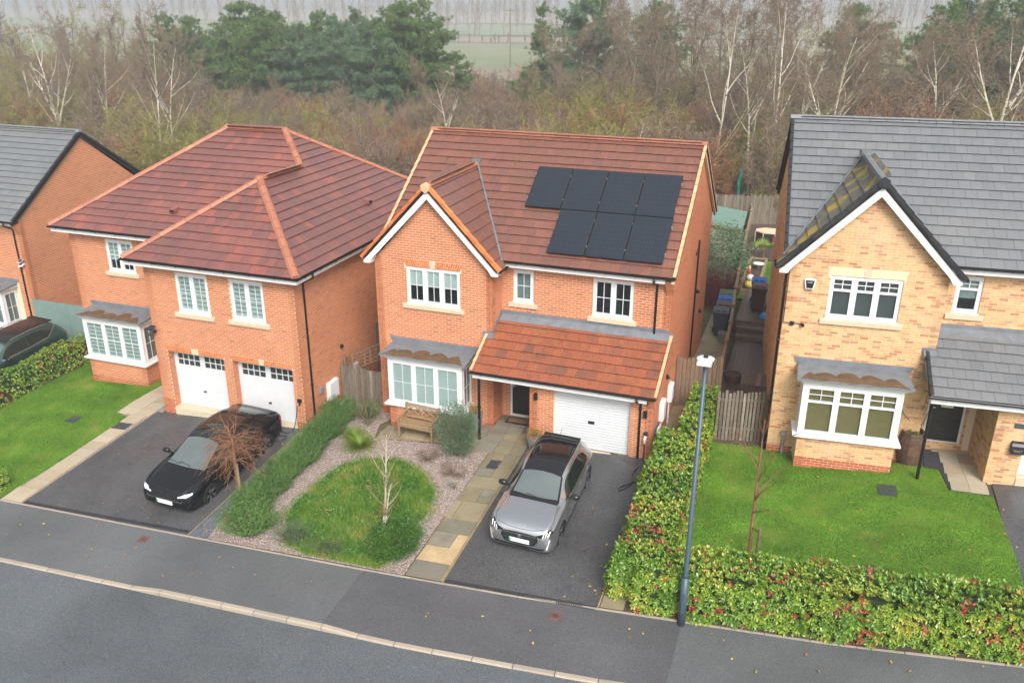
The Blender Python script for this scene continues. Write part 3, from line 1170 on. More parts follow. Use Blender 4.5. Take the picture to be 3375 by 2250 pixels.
def meter_box(h, x, y0, y1, z0, z1, stand=None):
    mb = MB()
    mb.box(x, x+.13, y0, y1, z0, z1)
    mb.box(x+.13, x+.142, y0+.03, y1-.03, z0+.03, z1-.03)
    b = h.part('meter_box', mb, M['white_paint'])
    if stand is not None:
        t = MB()
        t.tube([(x+.05, y0+.08, z0), (x+.05, y0+.08, stand)], .028, 8)
        t.build('conduit', M['white_paint'], b)

def wall_light(h, x, y, z):
    mb = MB()
    mb.box(x-.05, x+.05, y-.085, y-.0, z-.10, z+.10)
    mb.box(x-.02, x+.02, y-.02, y, z-.02, z+.02)
    h.part('wall_light', mb, M['black_plastic'])

def type_a(label, loc, rotz, st, main=True):
    h = House(label, loc, rotz)
    bm, mo = st['brick'], st['mortar']
    zb = st['zb']
    W, Wg, d1, D = 9.142, 3.933, .787, 8.95
    # ---- walls
    gx = Wg/2
    ga = [(0, zb-.4), (Wg, zb-.4), (Wg, 5.0), (gx, 7.08), (0, 5.0)]
    h.wall('wall', (0, 0), (1, 0), Wg, zb-.4, 7.1, openings=[(1.075, 2.875, 3.66, 4.86)], clip=ga, brick=bm, mortar=mo, zb=zb, plinth=st.get('plinth'),
           skip=[(1.02, 2.93, 4.86, 5.10), (.70, 3.2, -3, 2.45), (3.72, 4.0, 2.2, 2.9)])
    h.wall('wall', (Wg, 0), (0, 1), d1, zb-.4, 5.2, brick=bm, mortar=mo, zb=zb, plinth=st.get('plinth'))
    dz0, dz1 = st['door']
    h.wall('wall', (Wg, d1), (1, 0), W-Wg, zb-.4, 5.15, openings=[(.377, 1.027, 3.84, 4.87), (2.885, 4.115, 3.68, 4.87), (.28, 1.27, dz0-.03, dz1)],
           brick=bm, mortar=mo, zb=zb, plinth=st.get('plinth'), skip=[(1.35, 9, -3, 3.3), (0, 9, 2.4, 3.3)])
    gy = -.96
    h.wall('wall', (5.46, gy), (1, 0), W-5.46, zb-.4, 2.22, openings=[(.74, 3.03, -.1, 2.02, .22)], brick=bm, mortar=mo, zb=zb, plinth=st.get('plinth'))
    h.wall('wall', (5.46, d1), (0, -1), d1-gy, zb-.4, 2.4, brick=bm, mortar=mo, zb=zb)
    sidecl = [(0, zb-.4), (1.747, zb-.4), (1.747, 3.22), (0, 2.3)]
    h.wall('wall', (W, gy), (0, 1), 1.747, zb-.4, 3.2, clip=sidecl, brick=bm, mortar=mo, zb=zb, plinth=st.get('plinth'))
    ry = 4.868
    L = D-d1
    mcl = [(0, zb-.4), (L, zb-.4), (L, 5.2), (ry-d1, 8.12), (0, 5.2)]
    h.wall('wall', (W, d1), (0, 1), L, zb-.4, 8.2, clip=mcl, brick=bm, mortar=mo, zb=zb, plinth=st.get('plinth'))
    mcl2 = [(0, zb-.4), (L, zb-.4), (L, 5.2), (D-ry, 8.12), (0, 5.2)]
    h.wall('wall', (0, D), (0, -1), L, zb-.4, 8.2, clip=mcl2, brick=bm, mortar=mo, zb=zb, bricks=st.get('left_bricks', False))
    h.wall('wall', (0, d1), (0, -1), d1, zb-.4, 5.1, brick=bm, mortar=mo, zb=zb, bricks=st.get('left_bricks', False))
    h.wall('wall', (W, D), (-1, 0), W, zb-.4, 5.2, brick=bm, mortar=mo, bricks=False)
    fl = MB()
    fl.box(.05, W-.05, d1+.05, D-.05, 2.45, 2.5)
    fl.box(.25, W-.25, d1+.25, D-.25, 5.1, 5.16)
    h.part('floor', fl, M['room_dark'])
    # ---- windows
    ws = st['win']
    h.window(T(1.08, .03, 3.662), 1.79, 1.195, 3, ws, st['w1_blind'], sill=(.14, .145, .10))
    h.window(T(4.315, d1+.03, 3.842), .64, 1.025, 1, ws, st['s_blind'], sill=(.15, .15, .10))
    h.window(T(6.823, d1+.03, 3.682), 1.22, 1.185, 2, ws, st['t_blind'], sill=(.13, .15, .10))
    h.arch(0, 1.07, 2.88, 4.862, 5.095, .10, st['arch'], key=True)
    bay(h, .69, 3.22, -.003, -.81, .55, 2.02, zb-.4, st)
    # ---- roofs
    t_, tl = st['tile'], st['tile_lean']
    ez, ey, rz = 5.22, .437, 8.26
    sl_ = (rz-ez)/(ry-ey)
    x0, x1 = -.15, W+.14
    h.roof('roof', (x0, ey, ez), (x1, ey, ez), (x0, ry, rz), [[(x0, ey, ez), (x1, ey, ez), (x1, ry, rz), (x0, ry, rz)]], t_, nsingle=st['n_main'])
    yb_ = 2*ry-ey
    h.roof('roof', (x1, yb_, ez), (x0, yb_, ez), (x1, ry, rz), [[(x1, yb_, ez), (x0, yb_, ez), (x0, ry, rz), (x1, ry, rz)]], t_, nsingle=0)
    h.ridge((x0-.02, ry, rz+.06), (x1+.02, ry, rz+.06), st['ridge'])
    # verges of the main roof
    n = 15
    h.verge((x1, ey-.02, ez), (x1, ry, rz), st['verge_main'], n, .06, out=(1, 0, 0), drop=.07, w=.03)
    h.verge((x0, ey-.02, ez), (x0, ry, rz), st['verge_main'], n, .06, out=(-1, 0, 0), drop=.07, w=.03)
    h.verge((x1, yb_, ez), (x1, ry, rz), st['verge_main'], n, .06, out=(1, 0, 0), drop=.07, w=.03)
    vb = MB()
    for xx in (W+.01, -.10):
        vb.prism([(xx, ey, ez-.10), (xx, ry, rz-.10), (xx, yb_, ez-.10), (xx, yb_, ez-.17), (xx, ry, rz-.20), (xx, ey, ez-.17)], (.09, 0, 0))
    h.part('verge_undercloak', vb, M[st.get('undercloak', 'mortar')])
    # gable roof
    grz, gez, gxe = 7.42, 5.08, 2.24
    gs = (grz-gez)/gxe
    yv = ey+(grz-ez)/sl_
    yb2 = ey+(gez-ez)/sl_
    yf = -.30
    Rp = [(gx+gxe, yf, gez), (gx+gxe, yb2, gez), (gx, yv, grz), (gx, yf, grz)]
    Lp = [(gx-gxe, yb2, gez), (gx-gxe, yf, gez), (gx, yf, grz), (gx, yv, grz)]
    h.roof('gable_roof', Rp[0], Rp[1], Rp[3], [Rp], t_, nsingle=60)
    h.roof('gable_roof', Lp[0], Lp[1], Lp[2], [Lp], st.get('tile_gl', t_), nsingle=60 if st.get('tile_gl') else 0)
    h.ridge((gx, yf-.02, grz+.05), (gx, yv-.1, grz+.05), st['ridge'], clips=False)
    # valley lead
    vl = MB()
    for sg in (1, -1):
        a, b = Vector((gx+sg*(gxe-.10), yb2+.10, gez+.15)), Vector((gx+sg*.02, yv+.02, grz+.10))
        vl.tube([a, a*.5+b*.5, b], .035, 8)
    vl.box(gx-.14, gx+.14, yv-.06, yv+.20, grz+.06, grz+.16)
    h.part('valley_lead', vl, M['lead'])
    for sg in (1, -1):
        h.verge((gx+sg*(gxe+.02), yf, gez-.01), (gx, yf, grz+.01), st['verge_gable'], 9, .10, out=(0, -1, 0), drop=.12, w=.05)
    cap = MB()
    cp = [(math.cos(R(a_))*.15, math.sin(R(a_))*.15) for a_ in range(30, 390, 60)]
    cap.prism([(gx+p, yf-.05, grz-.02+q) for p, q in cp][::-1], (0, .12, 0))
    cap.prism([(gx+p*.55, yf-.07, grz-.02+q*.55) for p, q in cp][::-1], (0, .03, 0))
    h.part('ridge_end_cap', cap, M[st['verge_cap']])
    # bargeboards, box ends, soffit
    bb = MB()
    yq = -.255
    for sg in (1, -1):
        e = gx+sg*(gxe-.02)
        ei = gx+sg*(gxe-.02-.17)
        zt = 7.29
        bb.prism([(gx, yq, zt), (e, yq, gez-.10), (e, yq, gez-.17), (gx+sg*2.02, yq, gez-.17), (gx+sg*1.90, yq, gez+.01), (gx, yq, zt-.24)][::-sg], (0, .03, 0))
        xa, xb = sorted((gx+sg*1.98, e))
        bb.box(xa, xb, yq+.031, .33 if sg > 0 else -.001, gez-.165, gez-.02)
        bb.prism([(gx+sg*1.97, yq+.031, gez+.0), (gx, yq+.031, 7.06), (gx, yq+.031, 7.10), (gx+sg*2.01, yq+.031, gez+.0)][::sg], (0, -yq-.032, 0))
    h.part('bargeboard', bb, M['upvc'])
    # eaves of the main roof
    fa = MB()
    fa.box(Wg+.12, 8.98, ey+.02, ey+.05, ez-.20, ez+.01)
    fa.box(Wg+.02, 8.98, ey+.05, d1-.002, ez-.19, ez-.17)
    h.part('fascia', fa, M['upvc'])
    h.gutter((gx+gxe-.05, ey-.045, ez+.0), (W+.12, ey-.045, ez-.005))
    h.gutter((gx+gxe+.055, yf+.02, gez+.0), (gx+gxe+.055, ey-.07, gez+.0))
    h.gutter((gx-gxe-.055, ey-.07, gez), (gx-gxe-.055, yf+.02, gez))
    co = MB()
    for k in range(6):
        co.box(8.985, W+.10-.0*k, d1-.05*(6-k), d1-.003, 5.10-.075*(k+1)+.008, 5.10-.075*k-.003)
    h.part('corbel', co, M[bm])
    # ---- lean-to over porch and garage
    ly, lz, ty, tz = -1.31, 2.27, .73, 3.325
    lx0, lx1 = 3.70, W+.13
    zy = lambda y: lz+(tz-lz)*(y-ly)/(ty-ly)
    h.roof('lean_to_roof', (lx0, ly, lz), (lx1, ly, lz), (lx0, ty, tz),
           [[(3.94, ly, lz), (lx1, ly, lz), (lx1, ty, tz), (3.94, ty, tz)], [(lx0, ly, lz), (3.94, ly, lz), (3.94, -.012, zy(-.012)), (lx0, -.012, zy(-.012))]], tl, tw=.30, gauge=.335, nsingle=140, seed=3)
    h.verge((lx0, ly-.02, lz), (lx0, -.02, zy(-.02)), st['verge_main'], 5, .05, out=(-1, 0, 0), drop=.08, w=.03)
    h.verge((lx1, ly-.02, lz), (lx1, ty, tz), st['verge_main'], 7, .05, out=(1, 0, 0), drop=.08, w=.03)
    fa = MB()
    fa.box(lx0+.06, 8.99, ly+.02, ly+.05, lz-.21, lz+.01)
    fa.box(lx0+.06, 8.99, ly+.05, gy-.002, lz-.20, lz-.18)
    fa.box(3.94, 5.455, gy, d1-.003, lz-.195, lz-.17)
    fa.prism([(lx0+.03, ly+.03, lz-.12), (lx0+.03, -.01, zy(-.01)-.10), (lx0+.03, -.01, zy(-.01)-.25), (lx0+.03, ly+.03, lz-.14)], (.028, 0, 0))
    h.part('fascia', fa, M['upvc'])
    h.gutter((lx0-.02, ly-.045, lz), (W+.10, ly-.045, lz-.005))
    co = MB()
    for k in range(4):
        co.box(8.995, W+.06, gy-.045*(4-k), gy-.003, 2.13-.075*(k+1)+.008, 2.13-.075*k-.003)
    h.part('corbel', co, M[bm])
    le = MB()
    le.prism([(3.95, d1-.004, 3.30), (W+.02, d1-.004, 3.30), (W+.02, d1-.004, 3.53), (3.95, d1-.004, 3.53)], (0, -.012, 0))
    le.prism([(3.95, d1-.02, 3.40), (W+.15, d1-.02, 3.40), (W+.15, d1-.25, 3.255), (3.95, d1-.25, 3.255)][::-1], (0, 0, .02))
    # stepped flashing down the gable return and the patch on its front
    for k in range(7):
        y = d1-.03-.11*k
        zt2 = zy(y)+.06
        le.box(Wg+.002, Wg+.014, y-.11, y, zt2-.03, zt2+.13)
    le.box(3.60, 3.95, -.018, -.002, 2.93, 3.07)
    le.prism([(3.64, -.02, 2.96), (3.97, -.02, 2.99), (3.97, -.17, 2.90), (3.64, -.17, 2.87)], (0, 0, .03))
    h.part('lead_flashing', le, M['lead'])
    # ---- garage, door, post, pipes
    if st.get('garage', 'roller') == 'roller':
        roller_door(h, 6.19, 8.50, gy+.16, .085, 2.03)
    else:
        up_over(h, 6.19, 8.50, gy+.16, .085, 2.03)
    th = MB()
    th.box(6.205, 8.485, gy-.03, gy+.20, -.3, .075)
    h.part('threshold', th, M['stone'])
    front_door(h, 4.215, 5.20, d1+.05, dz0, dz1)
    po = MB()
    px, py = 3.86, -1.02
    po.tube([(px, py, lz-.12), (px, py, zb+.05)], .045, 12)
    po.tube([(px, py, 1.02), (px, py, .94)], .056, 12)
    po.box(px-.08, px+.08, py-.08, py+.08, zb-.2, zb+.06)
    h.part('porch_post', po, M['black_gloss'], smooth=False)
    h.pipe([(8.68, ey-.05, ez-.05), (8.68, ey-.05, 5.02), (8.72, d1-.05, 4.90), (8.72, d1-.05, 3.36)])
    h.pipe([(8.72, ly-.05, lz-.05), (8.72, ly-.05, 2.10), (8.78, gy-.05, 2.0), (8.78, gy-.05, zb-.1)])
    return h

def up_over(h, x0, x1, y, z0, z1):
    fr = MB()
    t = .07
    fr.box(x0, x0+t, y-.02, y+.05, z0, z1)
    fr.box(x1-t, x1, y-.02, y+.05, z0, z1)
    fr.box(x0+t, x1-t, y-.02, y+.05, z1-t, z1)
    d = h.part('garage_door', fr, M['door_white'])
    a, b, c, e = x0+t+.006, x1-t-.006, z0+.01, z1-t-.006
    lf = MB()
    zw0, zw1 = e-.50, e-.10
    xm = (a+b)/2
    win = [(a+.10, xm-.10), (xm+.10, b-.10)]
    lf.box(a, b, y, y+.03, c, zw0)
    lf.box(a, b, y, y+.03, zw1, e)
    xs = [a, win[0][0], win[0][1], win[1][0], win[1][1], b]
    for k in (0, 2, 4):
        lf.box(xs[k], xs[k+1], y, y+.03, zw0, zw1)
    n = 30
    for k in range(n):
        xx = a+(b-a)*(k+.12)/n
        lf.box(xx, xx+(b-a)*.76/n, y-.008, y, c+.04, zw0-.10)
    lf.box(xm-.03, xm+.03, y-.016, y, c+.02, e-.02)
    lf.box(a, b, y-.012, y, zw0-.08, zw0-.03)
    lf.build('door_leaf', M['door_white'], d)
    for (p, q) in win:
        g = MB()
        g.box(p, q, y+.015, y+.02, zw0, zw1)
        g.build('door_window', M['blind_grey'] if False else M['win_dark'], d)
        mu = MB()
        for k in range(1, 4):
            xx = p+(q-p)*k/4
            mu.box(xx-.014, xx+.014, y-.006, y+.013, zw0, zw1)
        mu.box(p, q, y-.005, y+.012, (zw0+zw1)/2-.014, (zw0+zw1)/2+.014)
        mu.build('glazing_bars', M['door_white'], d)
    kn = MB()
    kn.tube([(xm+.0, y-.016, c+.62), (xm, y-.06, c+.62)], .022, 8)
    kn.box(xm-.05, xm+.05, y-.075, y-.055, c+.60, c+.64)
    kn.build('lock_handle', M['black_plastic'], d)
M['win_dark'] = plain('win_dark', (.035, .045, .045), .08, var=.2, scale=2, spec=.8)

ST2 = dict(brick='brick_red', mortar='mortar', zb=-.45, plinth=-.05, bay_plinth=-.1, tile='tile_brown', tile_lean='tile_red', ridge='ridge_red', verge_main='verge_peach', verge_gable='verge_orange', verge_cap='verge_peach',
    win='geo', arch='brick_soldier', w1_blind=('roller', 'blind_white', .5), s_blind=('slat', 'blind_grey', 1.), t_blind=None, bay_blind=('slat', 'blind_white', 1.), bay_side=('slat', 'blind_grey', 1.), door=(-.02, 2.08), n_main=240)
H2 = type_a('red brick house with solar panels on brown tiled roof and silver car on drive', (0, 0, 0), 0, ST2)
H2.finish_bricks(300)
for (y0, y1, z0, z1, stn) in ((-.02, .38, .95, 1.55, -.1), (1.35, 1.75, .95, 1.5, 0.0)):
    meter_box(H2, 9.15, y0, y1, z0, z1, stn)
wall_light(H2, 5.66, -.967, 1.62)
wall_light(H2, 8.93, -.967, 1.60)
mb = MB()
mb.tube([(9.19, 5.7, 5.0), (9.19, 5.7, 0.1)], .03, 8)
mb.tube([(9.17, 5.3, 4.6), (9.17, 5.7, 4.7)], .03, 8)
H2.part('soil_pipe', mb, M['black_plastic'])
for (yy, zz) in ((.9, 2.0), (7.4, 1.9), (6.3, 3.0)):
    mb = MB()
    mb.box(9.15, 9.22, yy-.05, yy+.05, zz-.06, zz+.06)
    mb.tube([(9.2, yy, zz), (9.27, yy, zz-.03)], .03, 8)
    H2.part('wall_vent', mb, M['black_plastic'])

ST3 = dict(brick='brick_buff', mortar='mortar_buff', zb=-.75, plinth=-.26, bay_plinth=-.14, tile='tile_slate', tile_lean='tile_slate', tile_gl='tile_lichen', ridge='ridge_slate', verge_main='verge_black', verge_gable='verge_black', verge_cap='verge_black', undercloak='verge_black',
    win='top4', arch='brick_cream', w1_blind=('slat', 'blind_dark', 1.), s_blind=('roller', 'blind_grey', .6), t_blind=None, bay_blind=('fine', 'blind_oak', 1.), bay_side=('fine', 'blind_oak', 1.), door=(.02, 2.08), n_main=240, garage='upover', left_bricks=True)
H3 = type_a('buff brick house with grey tiled roof and lichen stained gable behind the right lawn', (12.255, .36, .90), .091, ST3)
H3.finish_bricks(300)

# ------------------------------------------------------------------ house 1: hipped roof, two garage doors
def house_one():
    h = House('red brick house with hipped roof and two white garage doors behind black car', (-7.614, -1.641, -.61), .007)
    W, dl, xl, D = 5.643, 2.478, -5.55, 11.07
    zb = -.55
    kw = dict(brick='brick_red', mortar='mortar', zb=zb, plinth=.30)
    h.wall('wall', (0, 0), (1, 0), W, zb-.4, 5.25, openings=[(1.21, 2.45, 3.585, 4.93), (3.29, 4.53, 3.585, 4.93), (.47, 2.71, -.1, 2.12, .30), (3.04, 5.31, -.1, 2.12, .30)],
           skip=[(.43, 2.75, 2.12, 2.325), (3.0, 5.35, 2.12, 2.325)], **kw)
    h.wall('wall', (W, 0), (0, 1), D, zb-.4, 5.25, **kw)
    h.wall('wall', (xl, dl), (1, 0), -xl, zb-.9, 5.25, openings=[(xl*-1-3.92, xl*-1-2.69, 3.725, 4.93)], skip=[(.78, 3.28, -3, 2.4)], brick='brick_red', mortar='mortar', zb=zb-.5, plinth=-.1)
    h.wall('wall', (0, dl), (0, -1), dl, zb-.4, 5.25, bricks=False, brick='brick_red', mortar='mortar')
    h.wall('wall', (xl, D), (0, -1), D-dl, zb-.9, 5.25, bricks=False, brick='brick_red', mortar='mortar')
    h.wall('wall', (W, D), (-1, 0), W-xl, zb-.9, 5.25, bricks=False, brick='brick_red', mortar='mortar')
    # the reveals of the garage openings are brick too
    for (a, b) in ((.47, 2.71), (3.04, 5.31)):
        h.wall('garage_reveal', (a-.001, 0.0), (0, 1), .30, -.1, 2.12, brick='brick_red', mortar='mortar', thick=.01, zb=-.02)
    zeb = ('zebra', 'blind_white', 1.)
    h.window(T(1.215, .03, 3.587), 1.23, 1.34, 2, 'geo', zeb, sill=(.16, .16, .10))
    h.window(T(3.295, .03, 3.587), 1.23, 1.34, 2, 'geo', zeb, sill=(.16, .16, .10))
    h.window(T(-3.915, dl+.03, 3.727), 1.22, 1.2, 2, 'geo', ('zebra', 'blind_white', .62), sill=(.15, .15, .10))
    h.arch(0, .47, 2.71, 2.122, 2.322, .09, 'brick_soldier', key=True, n=34)
    h.arch(0, 3.04, 5.31, 2.122, 2.322, .09, 'brick_soldier', key=True, n=34)
    st = dict(brick='brick_red', mortar='mortar', bay_plinth=-.18, win='geo', bay_blind=('zebra', 'blind_white', 1.), bay_side=('zebra', 'blind_grey', 1.))
    bay(h, -4.83, -2.18, dl-.003, 1.66, .53, 2.0, zb-.9, st)
    for (a, b) in ((.47, 2.71), (3.04, 5.31)):
        up_over(h, a-.03, b+.03, .28, .05, 2.13)
        th = MB()
        th.box(a+.004, b-.004, -.06, .31, -.3, .045)
        h.part('threshold', th, M['stone'])
    # ---- hipped roof, one pitch all round
    e, p, z = .42, .66, 5.36
    xr = W+e
    def Z(d):
        return z+p*d
    hx = (W)/2
    hd = hx+e
    y2 = dl-e
    dep = 9.44
    yb = y2+dep
    hr = dep/2
    yr = y2+hr
    xL = xl-e
    A = (-e, -e, z); B = (xr, -e, z); C = (hx, hd-e, Z(hd)); J = (hx, y2+hd, Z(hd))
    Rr = (xr-hr, yr, Z(hr)); Rl = (xL+hr, yr, Z(hr))
    BR = (xr, yb, z); BL = (xL, yb, z); FL = (xL, y2, z); V0 = (-e, y2, z)
    h.roof('roof', A, B, C, [[A, B, C]], 'tile_plum', nsingle=90)
    Ym = (xr, J[1], z)
    Yc = (xr, C[1], z)
    h.roof('roof', B, BR, C, [[B, Yc, C], [Yc, Ym, J, C], [Ym, BR, Rr, J]], 'tile_plum', nsingle=120, seed=2)
    h.roof('roof', FL, V0, Rl, [[FL, V0, (V0[0]+0, yr, Z(hr)) if False else V0, J, Rr, Rl]], 'tile_plum', nsingle=90, seed=4)
    h.roof('roof', V0, A, C, [[V0, A, C, J]], 'tile_plum', nsingle=0)
    h.roof('roof', BL, FL, Rl, [[BL, FL, Rl]], 'tile_plum', nsingle=0)
    h.roof('roof', BR, BL, Rl, [[BR, BL, Rl, Rr]], 'tile_plum', nsingle=0)
    up = .055
    def rg(a, b, **k):
        h.ridge((a[0], a[1], a[2]+up), (b[0], b[1], b[2]+up), 'ridge_red', **k)
    rg(Rl, Rr); rg(FL, Rl, w=.14); rg(J, Rr); rg(B, C, w=.14); rg(A, C, w=.14); rg(C, J); rg(BR, Rr); rg(BL, Rl)
    for Q in (C, Rl, Rr):
        mb = MB()
        mb.lathe([(.17, -.02), (.14, .07), (.06, .11), (.01, .12)], 8, (Q[0], Q[1], Q[2]+up-.03))
        h.part('hip_cap', mb, M['ridge_red'])
    fa = MB()
    fa.box(-e+.02, xr-.02, -e+.02, -e+.05, z-.21, z-.005)
    fa.box(xr-.05, xr-.02, -e+.05, yb-.02, z-.21, z-.005)
    fa.box(xL+.02, -e, y2+.02, y2+.05, z-.21, z-.005)
    fa.box(-e+.02, xr-.05, -e+.05, -.003, z-.20, z-.18)
    fa.box(W+.003, xr-.05, -.003, yb-.02, z-.20, z-.18)
    fa.box(xL+.02, -e, y2+.05, dl-.003, z-.20, z-.18)
    fa.box(xL+.02, xL+.05, y2+.05, yb-.02, z-.21, z-.005)
    h.part('fascia', fa, M['upvc'])
    h.gutter((-e-.05, -e-.04, z-.005), (xr+.04, -e-.04, z-.01))
    h.gutter((xr+.04, -e-.03, z-.01), (xr+.04, yb, z-.005))
    h.gutter((xL-.03, y2-.04, z-.005), (-e, y2-.04, z-.01))
    h.pipe([(xr+.04, .42, z-.07), (xr+.04, .42, z-.20), (W+.05, .46, z-.42), (W+.05, .46, zb)])
    for v in ((.55, 3.9, (0, -1)), (5.1, 5.2, (1, 0))):
        pass
    # roof vents
    for (x, y, rz_) in ((-1.05, 3.05, 0), (4.9, 6.2, R(90))):
        zz = Z(y-y2) if rz_ == 0 else Z(xr-x)
        mb = MB()
        mb.prism([(-.12, -.16, .02), (.12, -.16, .02), (.12, -.16, .15), (-.12, -.16, .15)][::-1], (0, .30, .05))
        mb.xf(Matrix.Translation((x, y, zz)) @ Matrix.Rotation(rz_, 4, 'Z'))
        h.part('roof_vent', mb, M['tile_plum'])
        k = MB()
        k.box(-.095, .095, -.164, -.158, .04, .125)
        k.xf(Matrix.Translation((x, y, zz)) @ Matrix.Rotation(rz_, 4, 'Z'))
        h.part('vent_grille', k, M['black_plastic'])
    meter_box(h, W+.01, 1.33, 1.92, .50, 1.13, -.4)
    meter_box(h, W+.01, 2.88, 3.4, .50, 1.10, -.3)
    mb = MB()
    mb.box(W+.01, W+.09, .88, 1.08, .98, 1.16)
    h.part('isolator_box', mb, M['pot_grey'])
    mb = MB()
    mb.box(5.42, 5.56, -.06, -.008, 1.02, 1.14)
    mb.tube([(5.49, -.04, 1.02), (5.49, -.07, .93)], .03, 8)
    h.part('charging_socket', mb, M['black_plastic'])
    mb = MB()
    mb.box(W+.01, W+.08, 2.4, 2.5, 2.0, 2.12)
    h.part('wall_vent', mb, M['black_plastic'])
    h.finish_bricks(300)
    return h
H1 = house_one()

# ------------------------------------------------------------------ house 0 at the left edge of the picture
def house_zero():
    h = House('red brick house with dark grey roof at the left edge behind green car', (-19.1, 3.75, -1.5), .0)
    zb = -.3
    L, W = 7.9, 6.5           # origin: front right corner; x runs to the left
    apex = 8.16
    half = L/2
    gcl = [(0, zb-.6), (L, zb-.6), (L, 5.1), (half, apex), (0, 5.1)]
    h.wall('wall', (0, 0), (0, 1), L, zb-.6, apex, clip=gcl, brick='brick_red', mortar='mortar', zb=zb)
    h.wall('wall', (-W, 0), (1, 0), W, zb-.6, 5.15, brick='brick_red', mortar='mortar', zb=zb, skip=[(3.2, 5.75, -2, 2.4)])
    h.wall('wall', (-W, L), (0, -1), L, zb-.6, apex, clip=gcl, bricks=False, brick='brick_red')
    h.wall('wall', (0, L), (-1, 0), W, zb-.6, 5.1, bricks=False, brick='brick_red')
    ez, ey = 5.2, -.4
    rz = ez+(half+.4)*.72
    a, b, c, d = (-W-.1, ey, ez), (.15, ey, ez), (.15, half, rz), (-W-.1, half, rz)
    h.roof('roof', a, b, d, [[a, b, c, d]], 'tile_slate', nsingle=120)
    yb = 2*half-ey
    a2, b2 = (.15, yb, ez), (-W-.1, yb, ez)
    h.roof('roof', a2, b2, c, [[a2, b2, d, c]], 'tile_slate', nsingle=0)
    h.ridge((-W-.1, half, rz+.06), (.17, half, rz+.06), 'ridge_slate')
    h.verge((.15, ey, ez), (.15, half, rz), 'verge_black', 14, .06, out=(1, 0, 0), drop=.12, w=.04)
    h.verge((.15, yb, ez), (.15, half, rz), 'verge_black', 14, .06, out=(1, 0, 0), drop=.12, w=.04)
    vb = MB()
    vb.prism([(.005, ey, ez-.10), (.005, half, rz-.10), (.005, yb, ez-.10), (.005, yb, ez-.17), (.005, half, rz-.20), (.005, ey, ez-.17)], (.10, 0, 0))
    h.part('verge_undercloak', vb, M['verge_black'])
    fa = MB()
    fa.box(-W, -.1, ey+.02, ey+.05, ez-.14, ez)
    fa.box(-W, -.1, ey+.05, -.003, ez-.19, ez-.17)
    h.part('fascia', fa, M['upvc'])
    h.gutter((-W, ey-.045, ez), (.1, ey-.045, ez-.01))
    h.pipe([(-.38, ey-.05, ez-.06), (-.38, ey-.05, ez-.2), (-.38, -.05, ez-.4), (-.38, -.05, zb-.2)])
    co = MB()
    for k in range(6):
        co.box(-.2, .06, -.05*(6-k), -.003, 5.05-.075*(k+1)+.008, 5.05-.075*k-.003)
    h.part('corbel', co, M['brick_red'])
    st = dict(brick='brick_red', mortar='mortar', bay_plinth=-.1, win='geo', bay_blind=('roller', 'blind_grey', 1.), bay_side=('roller', 'blind_grey', 1.))
    bay(h, -3.5, -1.0, -.003, -.8, .55, 2.02, zb-.6, st)
    h.finish_bricks(150)
    return h
H0 = house_zero()
# ------------------------------------------------------------------ ground, road, footway, kerbs
def lerp_tab(tab, x):
    if x <= tab[0][0]:
        return tab[0][1]
    for (a, p), (b, q) in zip(tab, tab[1:]):
        if x <= b:
            return p+(q-p)*(x-a)/(b-a)
    return tab[-1][1]
YB = [(-60, -7.3), (-9, -7.30), (-2, -7.38), (3, -7.42), (7.3, -7.38), (9.2, -7.30), (11.2, -7.22), (14.2, -7.09), (17.8, -6.76), (40, -4.6)]
def y_back(x):
    return lerp_tab(YB, x)
YK = [(-60, -9.40), (5.5, -9.45), (8.2, -9.36), (10.1, -9.28), (14, -9.1), (20, -8.7), (40, -7.0)]
def y_kerb(x):
    return lerp_tab(YK, x)
def dropped(x):
    """0 = full kerb, 1 = dropped to let cars cross"""
    return lerp_tab([(-9.9, 0), (-9, 1), (-2.2, 1), (-1.2, 0), (3.5, 0), (4.45, 1), (10.2, 1), (11.2, 0)], x)

def _terrain_mat():
    mt, nt, b = new_mat('terrain')
    g = _n(nt, 'ShaderNodeNewGeometry')
    sp = _n(nt, 'ShaderNodeSeparateXYZ')
    nt.links.new(g.outputs['Position'], sp.inputs[0])
    n1 = noise(nt, .35, 5, .65)
    near = ramp(nt, [(0, (.05, .036, .02)), (.5, (.09, .07, .036)), (.75, (.11, .115, .035)), (1, (.12, .085, .05))])
    nt.links.new(maprange(nt, n1, .3, .7), near.inputs[0])
    n2 = noise(nt, .03, 5, .6)
    far = ramp(nt, [(0, (.15, .185, .095)), (.5, (.20, .23, .125)), (1, (.26, .25, .165))])
    nt.links.new(maprange(nt, n2, .3, .7), far.inputs[0])
    k = maprange(nt, sp.outputs['Y'], 85, 105)
    nt.links.new(mix(nt, k, near.outputs[0], far.outputs[0]), b.inputs['Base Color'])
    b.inputs['Roughness'].default_value = .9
    bump(nt, b, noise(nt, 3., 6, .7), .6, .08)
    return mt
def axis(vals):
    out = []
    for a, b, st_ in vals:
        n = max(1, round((b-a)/st_))
        out += [a+(b-a)*k/n for k in range(n)]
    return out+[vals[-1][1]]
xs = axis([(-3000, -400, 400), (-400, -60, 40), (-60, 60, 3), (60, 400, 40), (400, 3000, 400)])
ys = axis([(-60, -30, 10), (-30, -9.5, 2.5), (-9.5, -9.38, .12), (-9.38, -7, .6), (-7, 30, 2), (30, 130, 6), (130, 600, 40), (600, 4000, 400)])
gm = MB()
def zground(x, y):
    z = zg(x, max(y, -30))-.03
    if y < -9.45 or (y < y_kerb(x)-.03):
        z -= .35
    elif y < -6.9:
        z -= .12
    if y > 100:
        z += -1.5*min(1, (y-100)/200)
    return z
ix = {}
for j, y in enumerate(ys):
    for i, x in enumerate(xs):
        gm.v.append((x, y, zground(x, y)))
